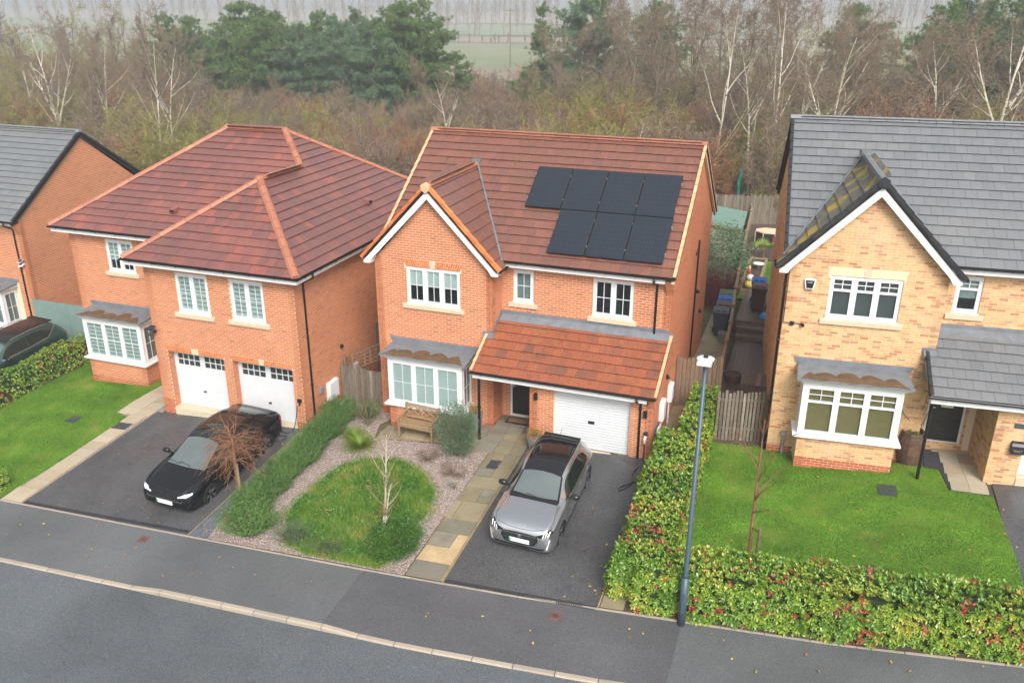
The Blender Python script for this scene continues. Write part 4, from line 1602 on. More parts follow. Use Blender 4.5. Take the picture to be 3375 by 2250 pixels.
nx_ = len(xs)
for j in range(len(ys)-1):
    for i in range(nx_-1):
        a = j*nx_+i
        gm.f.append((a, a+1, a+nx_+1, a+nx_))
        gm.m.append(0)
gm.build('ground', _terrain_mat(), kind='structure', smooth=True)

def strip(name, x0, x1, fy0, fy1, fz, mat, nx=1.0, ny=6, **kw):
    """sheet between curves fy0(x) and fy1(x) draped at height fz(x, y)"""
    mb = MB()
    n = max(1, int((x1-x0)/nx))
    for i in range(n):
        xa, xb = x0+(x1-x0)*i/n, x0+(x1-x0)*(i+1)/n
        for j in range(ny):
            def p(x, t):
                y = fy0(x)+(fy1(x)-fy0(x))*t
                return (x, y, fz(x, y))
            mb.quad(p(xa, j/ny), p(xb, j/ny), p(xb, (j+1)/ny), p(xa, (j+1)/ny))
    return mb.build(name, mat, **kw)
zroad = lambda x, y: zg(x, y)-.115-.02*max(0, min(1, (y_kerb(x)-y)/2))*0
strip('road', -60, 60, lambda x: -24., lambda x: y_kerb(x)-.06, zroad, M['asphalt_road'], nx=2., ny=8, kind='structure')
def zfoot(x, y):
    return zg(x, y)-.085*dropped(x)*max(0, min(1, (y_kerb(x)+1.1-y)/1.0))
for nm, a, b, mt in (('footway', -60, 3.33, 'asphalt_foot'), ('footway', 3.332, 11.12, 'asphalt_patch'), ('footway', 11.122, 60, 'asphalt_foot')):
    strip(nm, a, b, lambda x: y_kerb(x)+.055, lambda x: y_back(x)-.03, zfoot, M[mt], nx=.4, ny=8, kind='structure')
# kerb stones
kb = strip('kerb', -30, 30, lambda x: y_kerb(x)-.055, lambda x: y_kerb(x)+.05, lambda x, y: zg(x, y)-.17, M['kerb'], nx=2., ny=1, kind='structure')
def kerb_mesh(tilt0, tilt1):
    mb = MB()
    l = .897
    pr = [(-.062, -.3), (.06, -.3), (.06, 0), (-.035, 0), (-.062, -.03)]
    i = len(mb.v)
    n = len(pr)
    for x, t in ((0, tilt0), (l, tilt1)):
        mb.v += [(x, y, z-t if z > -.2 else z) for y, z in pr]
    mb.f += [tuple(reversed(range(n))), tuple(range(n, 2*n))]
    for k in range(n):
        k2 = (k+1) % n
        mb.f.append((k, k2, n+k2, n+k))
    mb.m += [0]*(n+2)
    return mb.mesh('kerb_stone', M['kerb'])
KM = {}
x = -14.0
while x < 21:
    t0, t1 = round(dropped(x)*.085, 3), round(dropped(x+.915)*.085, 3)
    if (t0, t1) not in KM:
        KM[(t0, t1)] = kerb_mesh(t0, t1)
    o = link('kerb_stone', KM[(t0, t1)], kb)
    a, b = Vector((x, y_kerb(x), zg(x, y_kerb(x)))), Vector((x+.915, y_kerb(x+.915), zg(x+.915, y_kerb(x+.915))))
    d = (b-a).normalized()
    Y = Vector((0, 0, 1)).cross(d).normalized()
    o.matrix_basis = Matrix.Translation(a+Vector((0, 0, .004+rnd.uniform(-.004, .004)))) @ Matrix((d, Y, d.cross(Y))).transposed().to_4x4()
    x += .915
# edging behind the footway
eb = strip('edging', -9.2, 18.5, lambda x: y_back(x)-.02, lambda x: y_back(x)+.02, lambda x, y: zg(x, y)-.05, M['kerb'], nx=2, ny=1, kind='structure')
mb = MB()
mb.box(0, .905, -.03, .025, -.15, 0)
me = mb.mesh('edging_stone', M['kerb'])
x = -9.1
while x < 18.2:
    o = link('edging_stone', me, eb)
    a, b = Vector((x, y_back(x), zg(x, y_back(x)))), Vector((x+.915, y_back(x+.915), zg(x+.915, y_back(x+.915))))
    d = (b-a).normalized()
    Y = Vector((0, 0, 1)).cross(d).normalized()
    o.matrix_basis = Matrix.Translation(a+Vector((0, 0, .012+rnd.uniform(-.004, .004)))) @ Matrix((d, Y, d.cross(Y))).transposed().to_4x4()
    x += .915

# ------------------------------------------------------------------ drives, beds, lawns
strip('driveway', -8.13, -2.10, lambda x: y_back(x)+.03, lambda x: -1.66, lambda x, y: zg(x, y)+.002, M['asphalt_drive'], nx=.5, ny=10, kind='structure')
strip('driveway', 5.46, 9.22, lambda x: y_back(x)+.03, lambda x: -.97 if x > 5.5 else -.97, lambda x, y: zg(x, y)+.002, M['asphalt_drive'], nx=.4, ny=10, kind='structure')
strip('driveway', 18.0, 24.0, lambda x: y_back(x)+.03, lambda x: .5, lambda x, y: zg(x, y)+.002, M['asphalt_drive'], nx=.5, ny=10, kind='structure')
strip('driveway', -22.0, -14.75, lambda x: y_back(x)+.03, lambda x: 3.3, lambda x, y: zg(x, y)+.002, M['asphalt_drive'], nx=.5, ny=10, kind='structure')

def in_poly(x, y, P):
    c = False
    n = len(P)
    for i in range(n):
        x1, y1 = P[i-1]
        x2, y2 = P[i]
        if (y1 > y) != (y2 > y) and x < (x2-x1)*(y-y1)/(y2-y1)+x1:
            c = not c
    return c
def in_poly_np(px, py, P):
    c = np.zeros(len(px), bool)
    n = len(P)
    for i in range(n):
        x1, y1 = P[i-1]
        x2, y2 = P[i]
        if y1 == y2:
            continue
        t = ((y1 > py) != (y2 > py)) & (px < (x2-x1)*(py-y1)/(y2-y1)+x1)
        c ^= t
    return c
def drape(name, P, mat, lift=.0, step=.35, mound=None, **kw):
    """polygon sheet cut on a grid and laid on the terrain"""
    bm = bmesh.new()
    f = bm.faces.new([bm.verts.new((x, y, 0)) for x, y in P])
    x0, x1 = min(p[0] for p in P), max(p[0] for p in P)
    y0, y1 = min(p[1] for p in P), max(p[1] for p in P)
    k = x0+step
    while k < x1:
        bmesh.ops.bisect_plane(bm, geom=bm.verts[:]+bm.edges[:]+bm.faces[:], plane_co=(k, 0, 0), plane_no=(1, 0, 0))
        k += step
    k = y0+step
    while k < y1:
        bmesh.ops.bisect_plane(bm, geom=bm.verts[:]+bm.edges[:]+bm.faces[:], plane_co=(0, k, 0), plane_no=(0, 1, 0))
        k += step
    for v in bm.verts:
        v.co.z = zg(v.co.x, v.co.y)+lift+(mound(v.co.x, v.co.y) if mound else 0)
    bmesh.ops.recalc_face_normals(bm, faces=bm.faces)
    if sum(f_.normal.z for f_ in bm.faces) < 0:
        bmesh.ops.reverse_faces(bm, faces=bm.faces)
    me = bpy.data.meshes.new(name)
    bm.to_mesh(me)
    bm.free()
    me.materials.append(mat)
    return link(name, me, **kw)

npr = np.random.default_rng(11)
def zg_np(x, y):
    xx = np.clip(x, -22, 26)
    t = np.clip((y-30)/30, 0, 1)
    s = np.where(y >= -1.2, 0, np.where(y >= -8, -.5*(-1.2-y)/6.8, -.5-.03*(-8-y)))
    return (-.37+.06*xx)*(1-t)+(-.35+.012*xx)*t+s
def scatter(P, n, holes=()):
    x0, x1 = min(p[0] for p in P), max(p[0] for p in P)
    y0, y1 = min(p[1] for p in P), max(p[1] for p in P)
    x = npr.uniform(x0, x1, n*3)
    y = npr.uniform(y0, y1, n*3)
    k = in_poly_np(x, y, P)
    for h in holes:
        k &= ~in_poly_np(x, y, h)
    x, y = x[k][:n], y[k][:n]
    return x, y
def blades(name, P, n, hmin, hmax, w, mat, lift=.0, holes=(), lean=.5, mound=None, parent=None, **kw):
    x, y = scatter(P, n, holes)
    n = len(x)
    z = zg_np(x, y)+lift
    if mound:
        z = z+mound(x, y)
    a = npr.uniform(0, 2*np.pi, n)
    h = npr.uniform(hmin, hmax, n)
    l = npr.uniform(0, lean, n)*h
    b = npr.uniform(0, 2*np.pi, n)
    v = np.empty((n, 3, 3), np.float32)
    dx, dy = np.cos(a)*w, np.sin(a)*w
    v[:, 0] = np.stack([x-dx, y-dy, z], 1)
    v[:, 1] = np.stack([x+dx, y+dy, z], 1)
    v[:, 2] = np.stack([x+np.cos(b)*l, y+np.sin(b)*l, z+h], 1)
    me = mesh_np(name, v.reshape(-1, 3), np.arange(n*3).reshape(-1, 3), 3, mat)
    return link(name, me, parent, **kw)

LAWN1 = [(-14.1, -7.22), (-9.05, -7.2), (-8.82, -5.2), (-8.72, -2.3), (-9.38, -2.05), (-9.42, -.4), (-9.5, .55), (-12.6, .55), (-14.1, 1.8)]
drape('lawn', LAWN1, M['lawn'], .005, kind='structure')
blades('lawn_grass', LAWN1, 60000, .025, .06, .006, M['grass'], .004, kind='stuff', label='short green grass of the left lawn', cat='grass')
LAWN3 = [(10.7, -6.75), (14.2, -6.6), (18.1, -6.3), (18.12, -3.5), (17.98, -1.5), (17.93, -.8), (16.92, -.72), (16.78, .35), (15.75, .45), (13.1, -.05), (12.9, .5), (10.7, .5)]
drape('lawn', LAWN3, M['lawn'], .005, kind='structure')
blades('lawn_grass', LAWN3, 80000, .025, .06, .006, M['grass'], .004, kind='stuff', label='short green grass of the right lawn', cat='grass')
# gravel bed of the middle garden, with its grassy island
BED2 = [(-1.95, -7.33), (4.40, -7.36), (4.42, -1.72), (3.9, -1.72), (2.85, -1.55), (.55, -1.66), (.30, -.80), (.6, -.1), (-.1, .3), (-2.0, .6), (-2.05, -4.5)]
drape('gravel_bed', BED2, M['gravel_base'], .004, kind='structure')
ISL = [(.36, -3.41), (.75, -2.98), (1.35, -2.80), (2.0, -2.82), (2.7, -3.05), (3.25, -3.45), (3.75, -4.15), (3.92, -4.85), (3.85, -5.4), (3.9, -6.3), (3.7, -7.3), (1.6, -7.3), (.9, -7.05), (.5, -6.55), (.12, -5.9), (.05, -5.0), (.2, -4.2)]
def mound(x, y):
    d = ((x-2.0)/2.0)**2+((y+5.)/2.5)**2
    return np.clip(.18*(1-d), 0, None) if hasattr(x, '__len__') else max(0, .18*(1-d))
ISL = [p for i in range(len(ISL)) for p in [(ISL[i][0]*(1-u)+ISL[(i+1) % len(ISL)][0]*u+(.10*mnoise.noise(Vector((i*1.7+u*3, 2., 0))) if ISL[i][1] > -7.2 else 0), ISL[i][1]*(1-u)+ISL[(i+1) % len(ISL)][1]*u+(.10*mnoise.noise(Vector((i*1.7+u*3, 9., 0))) if ISL[i][1] > -7.2 else 0)) for u in (0, .34, .67)]]
drape('garden_mound', ISL, M['lawn'], .012, mound=mound, kind='structure')
blades('mound_grass', ISL, 26000, .05, .16, .008, M['grass_island'], .01, mound=mound, lean=1.1, kind='stuff', label='rough grass on the mound in the gravel bed', cat='grass')
ISLO = [((x-2.)*1.13+2., max(-7.33, (y+5.)*1.09-5.)) for x, y in ISL]
blades('mound_edge_grass', ISLO, 9000, .04, .15, .008, M['grass_island'], .01, mound=mound, lean=1.2, kind='stuff', label='thin straggling grass round the edge of the mound', cat='grass')
def pebbles(name, P, n, smin, smax, mat, lift, holes=(), flat=.6, **kw):
    x, y = scatter(P, n, holes)
    n = len(x)
    z = zg_np(x, y)+lift
    base = np.array([(1, 0, 0), (0, 1, 0), (-1, 0, 0), (0, -1, 0), (0, 0, 1), (0, 0, -1)], np.float32)
    fc = np.array([(0, 1, 4), (1, 2, 4), (2, 3, 4), (3, 0, 4), (1, 0, 5), (2, 1, 5), (3, 2, 5), (0, 3, 5)])
    s = npr.uniform(smin, smax, (n, 1))
    a = npr.uniform(0, 2*np.pi, n)
    q = base[None]*np.stack([s[:, 0]*npr.uniform(.6, 1.2, n), s[:, 0]*npr.uniform(.6, 1.2, n), s[:, 0]*flat*npr.uniform(.6, 1.2, n)], 1)[:, None, :]
    c, s_ = np.cos(a)[:, None], np.sin(a)[:, None]
    v = np.stack([q[..., 0]*c-q[..., 1]*s_, q[..., 0]*s_+q[..., 1]*c, q[..., 2]], -1)
    v += np.stack([x, y, z], 1)[:, None, :]
    f = (fc[None]+6*np.arange(n)[:, None, None]).reshape(-1, 3)
    return link(name, mesh_np(name, v.reshape(-1, 3), f, 3, mat), **kw)
pebbles('gravel', BED2, 16000, .014, .032, M['gravel'], .010, holes=[ISL], kind='stuff', label='pale pinkish gravel spread between path and shrubs', cat='gravel')
SLATE = [(-2.05, -7.33), (-1.45, -7.34), (-1.6, -6.7), (-1.75, -5.8), (-1.85, -4.4), (-2.05, -4.4)]
drape('slate_bed', SLATE, M['iron'], .010, kind='structure')
pebbles('slate_chippings', SLATE, 3000, .018, .04, M['slate_chips'], .016, flat=.4, kind='stuff', label='dark slate chippings beside the black car drive', cat='gravel')
tb = MB()
for (xa, ya, xb, yb_) in ((-2.09, -7.34, -2.06, -1.7), (5.42, -7.36, 5.455, -1.0)):
    n = 8
    for k in range(n):
        y0_, y1_ = ya+(yb_-ya)*k/n, ya+(yb_-ya)*(k+1)/n
        zz = (zg(xa, y0_), zg(xa, y1_))
        tb.prism([(xa, y0_, zz[0]-.1), (xa, y1_, zz[1]-.1), (xa, y1_, zz[1]+.025), (xa, y0_, zz[0]+.025)], (xb-xa, 0, 0))
tb.build('edging_board', M['timber_edge'], kind='structure')
tb = MB()
n = 8
for k in range(n):
    y0_, y1_ = -7.3+6.2*k/n, -7.3+6.2*(k+1)/n
    tb.prism([(9.225, y0_, zg(9.2, y0_)-.1), (9.225, y1_, zg(9.2, y1_)-.1), (9.225, y1_, zg(9.2, y1_)+.03), (9.225, y0_, zg(9.2, y0_)+.03)], (.04, 0, 0))
tb.build('edging_board', M['timber_edge'], kind='structure')
SOIL = [(9.28, -7.25), (10.7, -7.22), (14.2, -7.05), (18.1, -6.7), (18.1, -6.25), (14.2, -6.55), (10.72, -6.7), (10.72, .4), (9.28, .4)]
drape('hedge_soil', SOIL, M['soil'], .006, kind='structure')
drape('hedge_soil', [(-14.9, -7.25), (-14.1, -7.25), (-14.1, 1.9), (-14.9, 1.9)], M['soil'], .006, kind='structure')

# slabs -----------------------------------------------------------------
def slab(parent, x0, x1, y0, y1, mat, lift=.03, g=.008):
    x0, x1, y0, y1 = x0+g, x1-g, y0+g, y1-g
    mb = MB()
    c = [(x0, y0), (x1, y0), (x1, y1), (x0, y1)]
    dz = rnd.uniform(-.004, .004)
    mb.prism([(a, b, zg(a, b)-.03) for a, b in c], (0, 0, .03+lift+dz))
    return mb.build('paving_slab', M[mat], parent)
p1 = drape('path', [(-9.42, .9), (-9.40, -2.1), (-8.75, -2.25), (-9.02, -7.28), (-8.14, -7.28), (-7.96, -1.7), (-7.7, -1.7), (-7.7, .9)][::-1], M['gravel_base'], .004, kind='structure')
jy = [-7.25, -6.6, -6.14, -5.68, -5.24, -4.79, -4.35, -3.9, -3.49, -3.05, -2.61, -2.1]
for a, b in zip(jy, jy[1:]):
    t = (a+7.25)/5.2
    if abs(a+3.05) < .01:
        continue
    slab(p1, -8.86+.1*t-(.1 if a < -7 else 0), -8.18+.1*t, a, b, 'paver')
for a, b in ((-2.1, -1.66), (-1.66, -1.22), (-1.22, -.5), (-.5, .2), (.2, .82)):
    slab(p1, -9.38, -8.58, a, b, 'paver')
    if b <= -1.2:
        slab(p1, -8.58, -7.98, a, b, 'paver')
    else:
        slab(p1, -8.58, -7.72, a, b, 'paver')
p2 = drape('path', [(4.42, -7.33), (5.42, -7.33), (5.42, -1.0), (5.46, -.95), (5.46, .77), (3.96, .77), (3.96, -.05), (3.3, -.05), (3.3, -.82), (.58, -.82), (.58, -1.64), (2.85, -1.5), (3.9, -1.72), (4.44, -1.72)], M['timber_edge'], .004, kind='structure')
slab(p2, 4.43, 5.36, -7.32, -6.76, 'slab_porch')
slab(p2, 4.48, 5.08, -6.16, -5.58, 'slab_porch')
S2 = [(4.44, 5.40, -5.56, -5.0), (4.42, 4.64, -4.98, -4.2), (4.64, 5.40, -4.98, -4.17), (4.42, 5.0, -4.15, -3.55), (5.0, 5.40, -4.15, -3.85), (5.0, 5.40, -3.85, -3.55), (4.44, 5.40, -3.53, -2.95), (4.46, 4.95, -2.93, -2.55), (4.95, 5.40, -2.93, -2.25), (4.46, 4.66, -2.53, -2.0), (4.98, 5.40, -2.23, -1.72), (4.46, 4.98, -1.98, -1.72)]
for q in S2:
    slab(p2, *q, 'slab')
for q in [(3.95, 4.55, -1.70, -1.1), (4.55, 5.05, -1.70, -1.3), (5.05, 5.44, -1.70, -1.0), (4.55, 5.05, -1.3, -.9), (3.9, 4.55, -1.1, -.75), (2.9, 3.4, -1.48, -.83), (3.4, 3.9, -1.6, -.9), (2.15, 2.9, -1.42, -.83), (1.35, 2.15, -1.46, -.83), (.6, 1.35, -1.55, -1.2), (.6, 1.0, -1.2, -.83), (1.0, 1.35, -1.2, -.83), (3.3, 3.95, -.75, -.4), (3.3, 3.95, -.4, -.08), (3.96, 4.5, -.73, .0), (4.57, 5.0, -.88, -.55), (5.02, 5.44, -.98, -.35), (4.5, 5.0, -.53, .2), (5.0, 5.44, -.33, .3), (3.96, 4.5, .0, .4), (3.96, 4.6, .4, .75), (4.6, 5.44, .32, .75)]:
    slab(p2, *q, 'slab' if q[2] < -.8 else 'slab_porch')
drape('sand_bed', [(4.44, -6.74), (5.38, -6.74), (5.38, -5.58), (5.10, -5.58), (5.08, -6.15), (4.46, -6.15)], M['sand'], .016, kind='structure')
p4 = drape('path', [(9.28, -7.24), (9.80, -7.22), (9.70, -5.7), (9.28, -5.7)], M['timber_edge'], .012, kind='structure')
slab(p4, 9.29, 9.82, -7.22, -6.5, 'slab')
slab(p4, 9.29, 9.74, -6.5, -5.75, 'slab')
p3 = drape('path', [(16.42, .42), (16.8, .42), (16.95, -.70), (17.95, -.78), (17.86, .3), (17.6, 2.4), (16.55, 2.2)], M['iron'], .004, kind='structure')
for k, (x0_, x1_, y0_, y1_) in enumerate([(16.98, 17.42, -.70, -.26), (17.42, 17.86, -.72, -.26), (16.95, 17.40, -.26, .18), (17.40, 17.84, -.26, .18), (16.90, 17.36, .18, .80), (17.36, 17.78, .18, .80), (16.85, 17.32, .80, 1.42), (17.32, 17.74, .80, 1.42), (16.68, 17.28, 1.42, 2.1), (17.28, 17.66, 1.42, 2.1)]):
    slab(p3, x0_, x1_, y0_, y1_, 'paver', g=.004)
def cover(x, y, w, d, mat, label, rz=0, cat='drain cover'):
    z = zg(x, y)
    t = thing('drain_cover', label, cat, (x, y, z+.006), rz, 'inspection covers')
    mb = MB()
    mb.box(-w/2, w/2, -d/2, -d/2+.03, -.05, .02)
    mb.box(-w/2, w/2, d/2-.03, d/2, -.05, .02)
    mb.box(-w/2, -w/2+.03, -d/2+.03, d/2-.03, -.05, .02)
    mb.box(w/2-.03, w/2, -d/2+.03, d/2-.03, -.05, .02)
    mb.build('frame', M[mat], t)
    mb = MB()
    mb.box(-w/2+.034, w/2-.034, -d/2+.034, d/2-.034, -.04, .014)
    n = 5
    for i in range(n):
        for j in range(n):
            a = -w/2+.06+(w-.12)*(i+.5)/n
            b = -d/2+.06+(d-.12)*(j+.5)/n
            mb.box(a-.02, a+.02, b-.02, b+.02, .014, .019)
    mb.build('lid', M[mat], t)
    t.rotation_euler = (0, -.06, rz)
    return t
cover(-3.18, -7.80, .26, .26, 'iron_rust', 'small rusty stopcock cover in footway before black car drive')
cover(8.40, -7.77, .26, .26, 'iron_rust', 'small rusty stopcock cover in footway before silver car drive')
cover(-10.63, -2.81, .42, .42, 'iron', 'dark square drain cover in the left lawn')
cover(-8.48, -2.83, .52, .40, 'iron', 'dark drain cover among pale slabs of left path')
cover(4.82, -2.26, .36, .46, 'iron', 'black drain cover among sandstone slabs left of silver car')
cover(15.43, -1.12, .46, .52, 'iron', 'dark drain cover in middle of the right lawn')
cover(15.12, -4.6, .50, .55, 'iron', 'dark drain cover in right lawn just behind the front hedge')
def channel(x0, x1, label):
    t = thing('drain_channel', label, 'drain', (x0, y_back(x0)+.10, zg(x0, y_back(x0)+.1)), 0, 'channel drains across the drives')
    w = x1-x0
    dz = zg(x1, -7.3)-zg(x0, -7.3)
    sh = Matrix(((1, 0, 0, 0), (0, 1, 0, 0), (dz/w, 0, 1, 0), (0, 0, 0, 1)))
    mb = MB()
    mb.box(0, w, -.07, -.055, -.05, .012)
    mb.box(0, w, .055, .07, -.05, .012)
    mb.box(0, w, -.055, .055, -.05, -.03)
    mb.xf(sh)
    mb.build('frame', M['iron'], t)
    mb = MB()
    n = int(w/.05)
    for k in range(n):
        mb.box(w*k/n, w*(k+.55)/n, -.055, .055, -.012, .008)
    mb.xf(sh)
    mb.build('grating', M['black_plastic'], t, kind='stuff')
channel(-8.1, -2.15, 'black channel drain across foot of black car drive')
channel(5.5, 9.18, 'black channel drain across foot of silver car drive')
# ------------------------------------------------------------------ solar panels
_ey, _ez, _sl = .437, 5.22, (8.26-5.22)/(4.868-.437)
_U = Vector((1, 0, 0)); _V = Vector((0, 1, _sl)).normalized(); _N = _U.cross(_V)
def roof_pt(x, v, d):
    return Vector((x, _ey, _ez))+_V*v+_N*d
_rot = Matrix((_U, _V, _N)).transposed().to_4x4()
def panel(x, v, label):
    t = thing('solar_panel', label, 'solar panel', group='solar panels on the brown tiled roof')
    t.matrix_basis = Matrix.Translation(roof_pt(x, v, .115)) @ _rot
    w, h = 1.134, 1.722
    mb = MB()
    f = .012
    mb.box(0, w, 0, f, 0, .035)
    mb.box(0, w, h-f, h, 0, .035)
    mb.box(0, f, f, h-f, 0, .035)
    mb.box(w-f, w, f, h-f, 0, .035)
    mb.build('frame', M['panel_frame'], t)
    g = MB()
    g.box(f, w-f, f, h-f, .004, .032)
    g.build('cell_glass', M['solar'], t)
    r_ = MB()
    for vv in (.35, 1.37):
        r_.box(-.03, w+.03, vv-.02, vv+.02, -.075, -.002)
    r_.build('mounting_rail', M['alu'], t)
    c = MB()
    for vv in (.35, 1.37):
        for xx in (-.022, w+.003):
            c.box(xx, xx+.019, vv-.025, vv+.025, .0, .05)
    c.build('end_clamp', M['alu'], t)
for k, nm in enumerate(('leftmost', 'second from left', 'third from left', 'rightmost')):
    panel(4.205+1.155*k, 2.12, 'black solar panel, %s in the upper row of four' % nm)
for k, nm in enumerate(('leftmost', 'middle one', 'rightmost')):
    panel(5.385+1.155*k, .375, 'black solar panel, %s in the lower row of three' % nm)

# ------------------------------------------------------------------ bench
def bench():
    x0, y0 = 1.92, -1.28
    t = thing('garden_bench', 'weathered wooden garden bench with lattice back below bay window', 'bench', (x0, y0, zg(x0, y0)+.03), -.06)
    w, d = 1.22, .50
    def part(n, *boxes):
        mb = MB()
        for b in boxes:
            mb.box(*b)
        return mb.build(n, M['teak'], t)
    for sx in (-1, 1):
        xa = sx*(w/2-.03)
        part('leg', (xa-.03, xa+.03, -d/2, -d/2+.055, -.03, .60))
        mb = MB()
        mb.prism([(xa-.03, d/2-.055, -.03), (xa-.03, d/2, -.03), (xa-.03, d/2+.0, .42), (xa-.03, d/2+.09, .93), (xa-.03, d/2+.03, .93), (xa-.03, d/2-.055, .42)], (.06, 0, 0))
        mb.build('leg', M['teak'], t)
        mb = MB()
        mb.prism([(xa-.035, -d/2-.03, .60), (xa-.035, d/2+.02, .63), (xa-.035, d/2+.02, .665), (xa-.035, -d/2-.03, .64), (xa-.035, -d/2-.05, .62)], (.07, 0, 0))
        mb.build('armrest', M['teak'], t)
        part('side_rail', (xa-.02, xa+.02, -d/2+.055, d/2-.055, .34, .41))
    part('front_rail', (-w/2+.06, w/2-.06, -d/2+.01, -d/2+.04, .34, .41))
    part('rear_rail', (-w/2+.06, w/2-.06, d/2-.05, d/2-.02, .34, .41))
    for k in range(9):
        y = -d/2+.005+k*.052
        part('seat_slat', (-w/2+.0, w/2-.0, y, y+.044, .412, .432))
    # back: frame and crossed lattice
    def bk(x, z):
        return (x, d/2-.045+.10*(z-.42)/.51, z)
    def bar(xa, za, xb, zb, hw, th=.025, name='back_lattice'):
        a, b = Vector(bk(xa, za)), Vector(bk(xb, zb))
        dd = (b-a).normalized()
        n = Vector((0, -1, .2)).normalized()
        s_ = dd.cross(n).normalized()*hw
        mb = MB()
        mb.prism([a-s_, b-s_, b+s_, a+s_], tuple(n*-th))
        mb.build(name, M['teak'], t)
    bar(-w/2+.05, .88, w/2-.05, .88, .035, .03, 'back_rail')
    bar(-w/2+.05, .52, w/2-.05, .52, .03, .03, 'back_rail')
    bar(0, .55, 0, .85, .028)
    for sx in (-1, 1):
        a, b = sorted((sx*.03, sx*(w/2-.06)))
        m_ = (a+b)/2
        bar(a, .55, b, .85, .016)
        bar(a, .85, b, .55, .016, .02)
        bar(a, .70, m_, .85, .013, .022)
        bar(m_, .85, b, .70, .013, .018)
        bar(a, .70, m_, .55, .013, .018)
        bar(m_, .55, b, .70, .013, .022)
bench()

# ------------------------------------------------------------------ street lamp
def lamp():
    x, y = 11.12, -7.30
    z = zg(x, y)
    t = thing('street_lamp', 'tall blue grey street lamp with flat white head by the hedge', 'street lamp', (x, y, z))
    H = 6.1-z
    mb = MB()
    mb.tube([(0, 0, -.1), (0, 0, 1.25)], .082, 16)
    mb.build('base_section', M['lamp_steel'], t, smooth=True)
    mb = MB()
    mb.tube([(0, 0, 1.25), (0, 0, 1.32), (0, 0, H)], [.082, .052, .042], 16)
    mb.build('column', M['lamp_steel'], t, smooth=True)
    mb = MB()
    mb.box(-.03, .03, -.088, -.07, .35, .85)
    mb.build('access_door', M['lamp_steel'], t)
    mb = MB()
    mb.box(-.135, .135, -.30, .10, H, H+.05)
    mb.box(-.10, .10, -.22, .05, H+.05, H+.085)
    mb.box(-.16, .16, -.12, .0, H+.05, H+.07)
    mb.build('luminaire', M['lamp_head'], t)
    mb = MB()
    mb.tube([(0, -.05, H+.085), (0, -.05, H+.14)], .045, 12)
    mb.build('photocell', M['black_plastic'], t)
lamp()

# ------------------------------------------------------------------ fences and gates
def board_fence(name, label, cat, pts, height, mat, bw=.1, gap=.008, ragged=.05, posts=True, cap=False, rails=True, back=.03, group=None, topf=None):
    """close-boarded fence along pts; each board a part"""
    a0 = pts[0]
    t = thing(name, label, cat, (a0[0], a0[1], zg(*a0)), 0, group)
    for (xa, ya), (xb, yb) in zip(pts, pts[1:]):
        L = math.hypot(xb-xa, yb-ya)
        ux, uy = (xb-xa)/L, (yb-ya)/L
        n = max(1, int(L/(bw+gap)))
        for k in range(n):
            u = L*k/n
            x, y = xa+ux*u, ya+uy*u
            w = L/n-gap-rnd.uniform(0, .006)
            zt = (topf(u/L) if topf else zg(x, y)+height)+rnd.uniform(-ragged, ragged)
            zl = zg(x, y)-.03
            mb = MB()
            o = rnd.uniform(-.006, .006)
            mb.prism([(0, o, zl), (w, o, zl), (w-rnd.uniform(0, .01), o, zt), (w/2, o, zt+rnd.uniform(0, .012)), (rnd.uniform(0, .01), o, zt)], (0, .02, 0))
            mb.xf(Matrix.Translation((x-a0[0], y-a0[1], -zg(*a0))) @ Matrix.Rotation(math.atan2(uy, ux), 4, 'Z'))
            mb.build('board', M[mat], t)
        if rails:
            for f in (.2, .8):
                za, zb2 = zg(xa, ya)+height*f, zg(xb, yb)+height*f
                mb = MB()
                ox, oy = -uy*back, ux*back
                p = [(xa+ox, ya+oy, za), (xb+ox, yb+oy, zb2), (xb+ox, yb+oy, zb2+.08), (xa+ox, ya+oy, za+.08)]
                mb.prism(p, (-uy*.04, ux*.04, 0))
                mb.xf(Matrix.Translation((-a0[0], -a0[1], -zg(*a0))))
                mb.build('rail', M[mat], t)
    if posts:
        for (x, y) in pts:
            mb = MB()
            z = zg(x, y)
            mb.box(x-.05, x+.05, y-.03, y+.07, z-.1, (topf(0) if topf else z+height)+.06)
            mb.xf(Matrix.Translation((-a0[0], -a0[1], -zg(*a0))))
            mb.build('post', M[mat], t)
    return t
board_fence('board_fence', 'weathered grey board fence between the two red brick houses', 'fence', [(-1.85, .62), (-.06, .30)], 1.35, 'fence_wood', bw=.115, ragged=.04)
board_fence('slate_fence', 'dark slate grey painted fence in the gap between red houses', 'fence', [(-1.9, 3.3), (-.05, 3.3)], 1.85, 'fence_slate', bw=.13, gap=.004, ragged=0, rails=False)
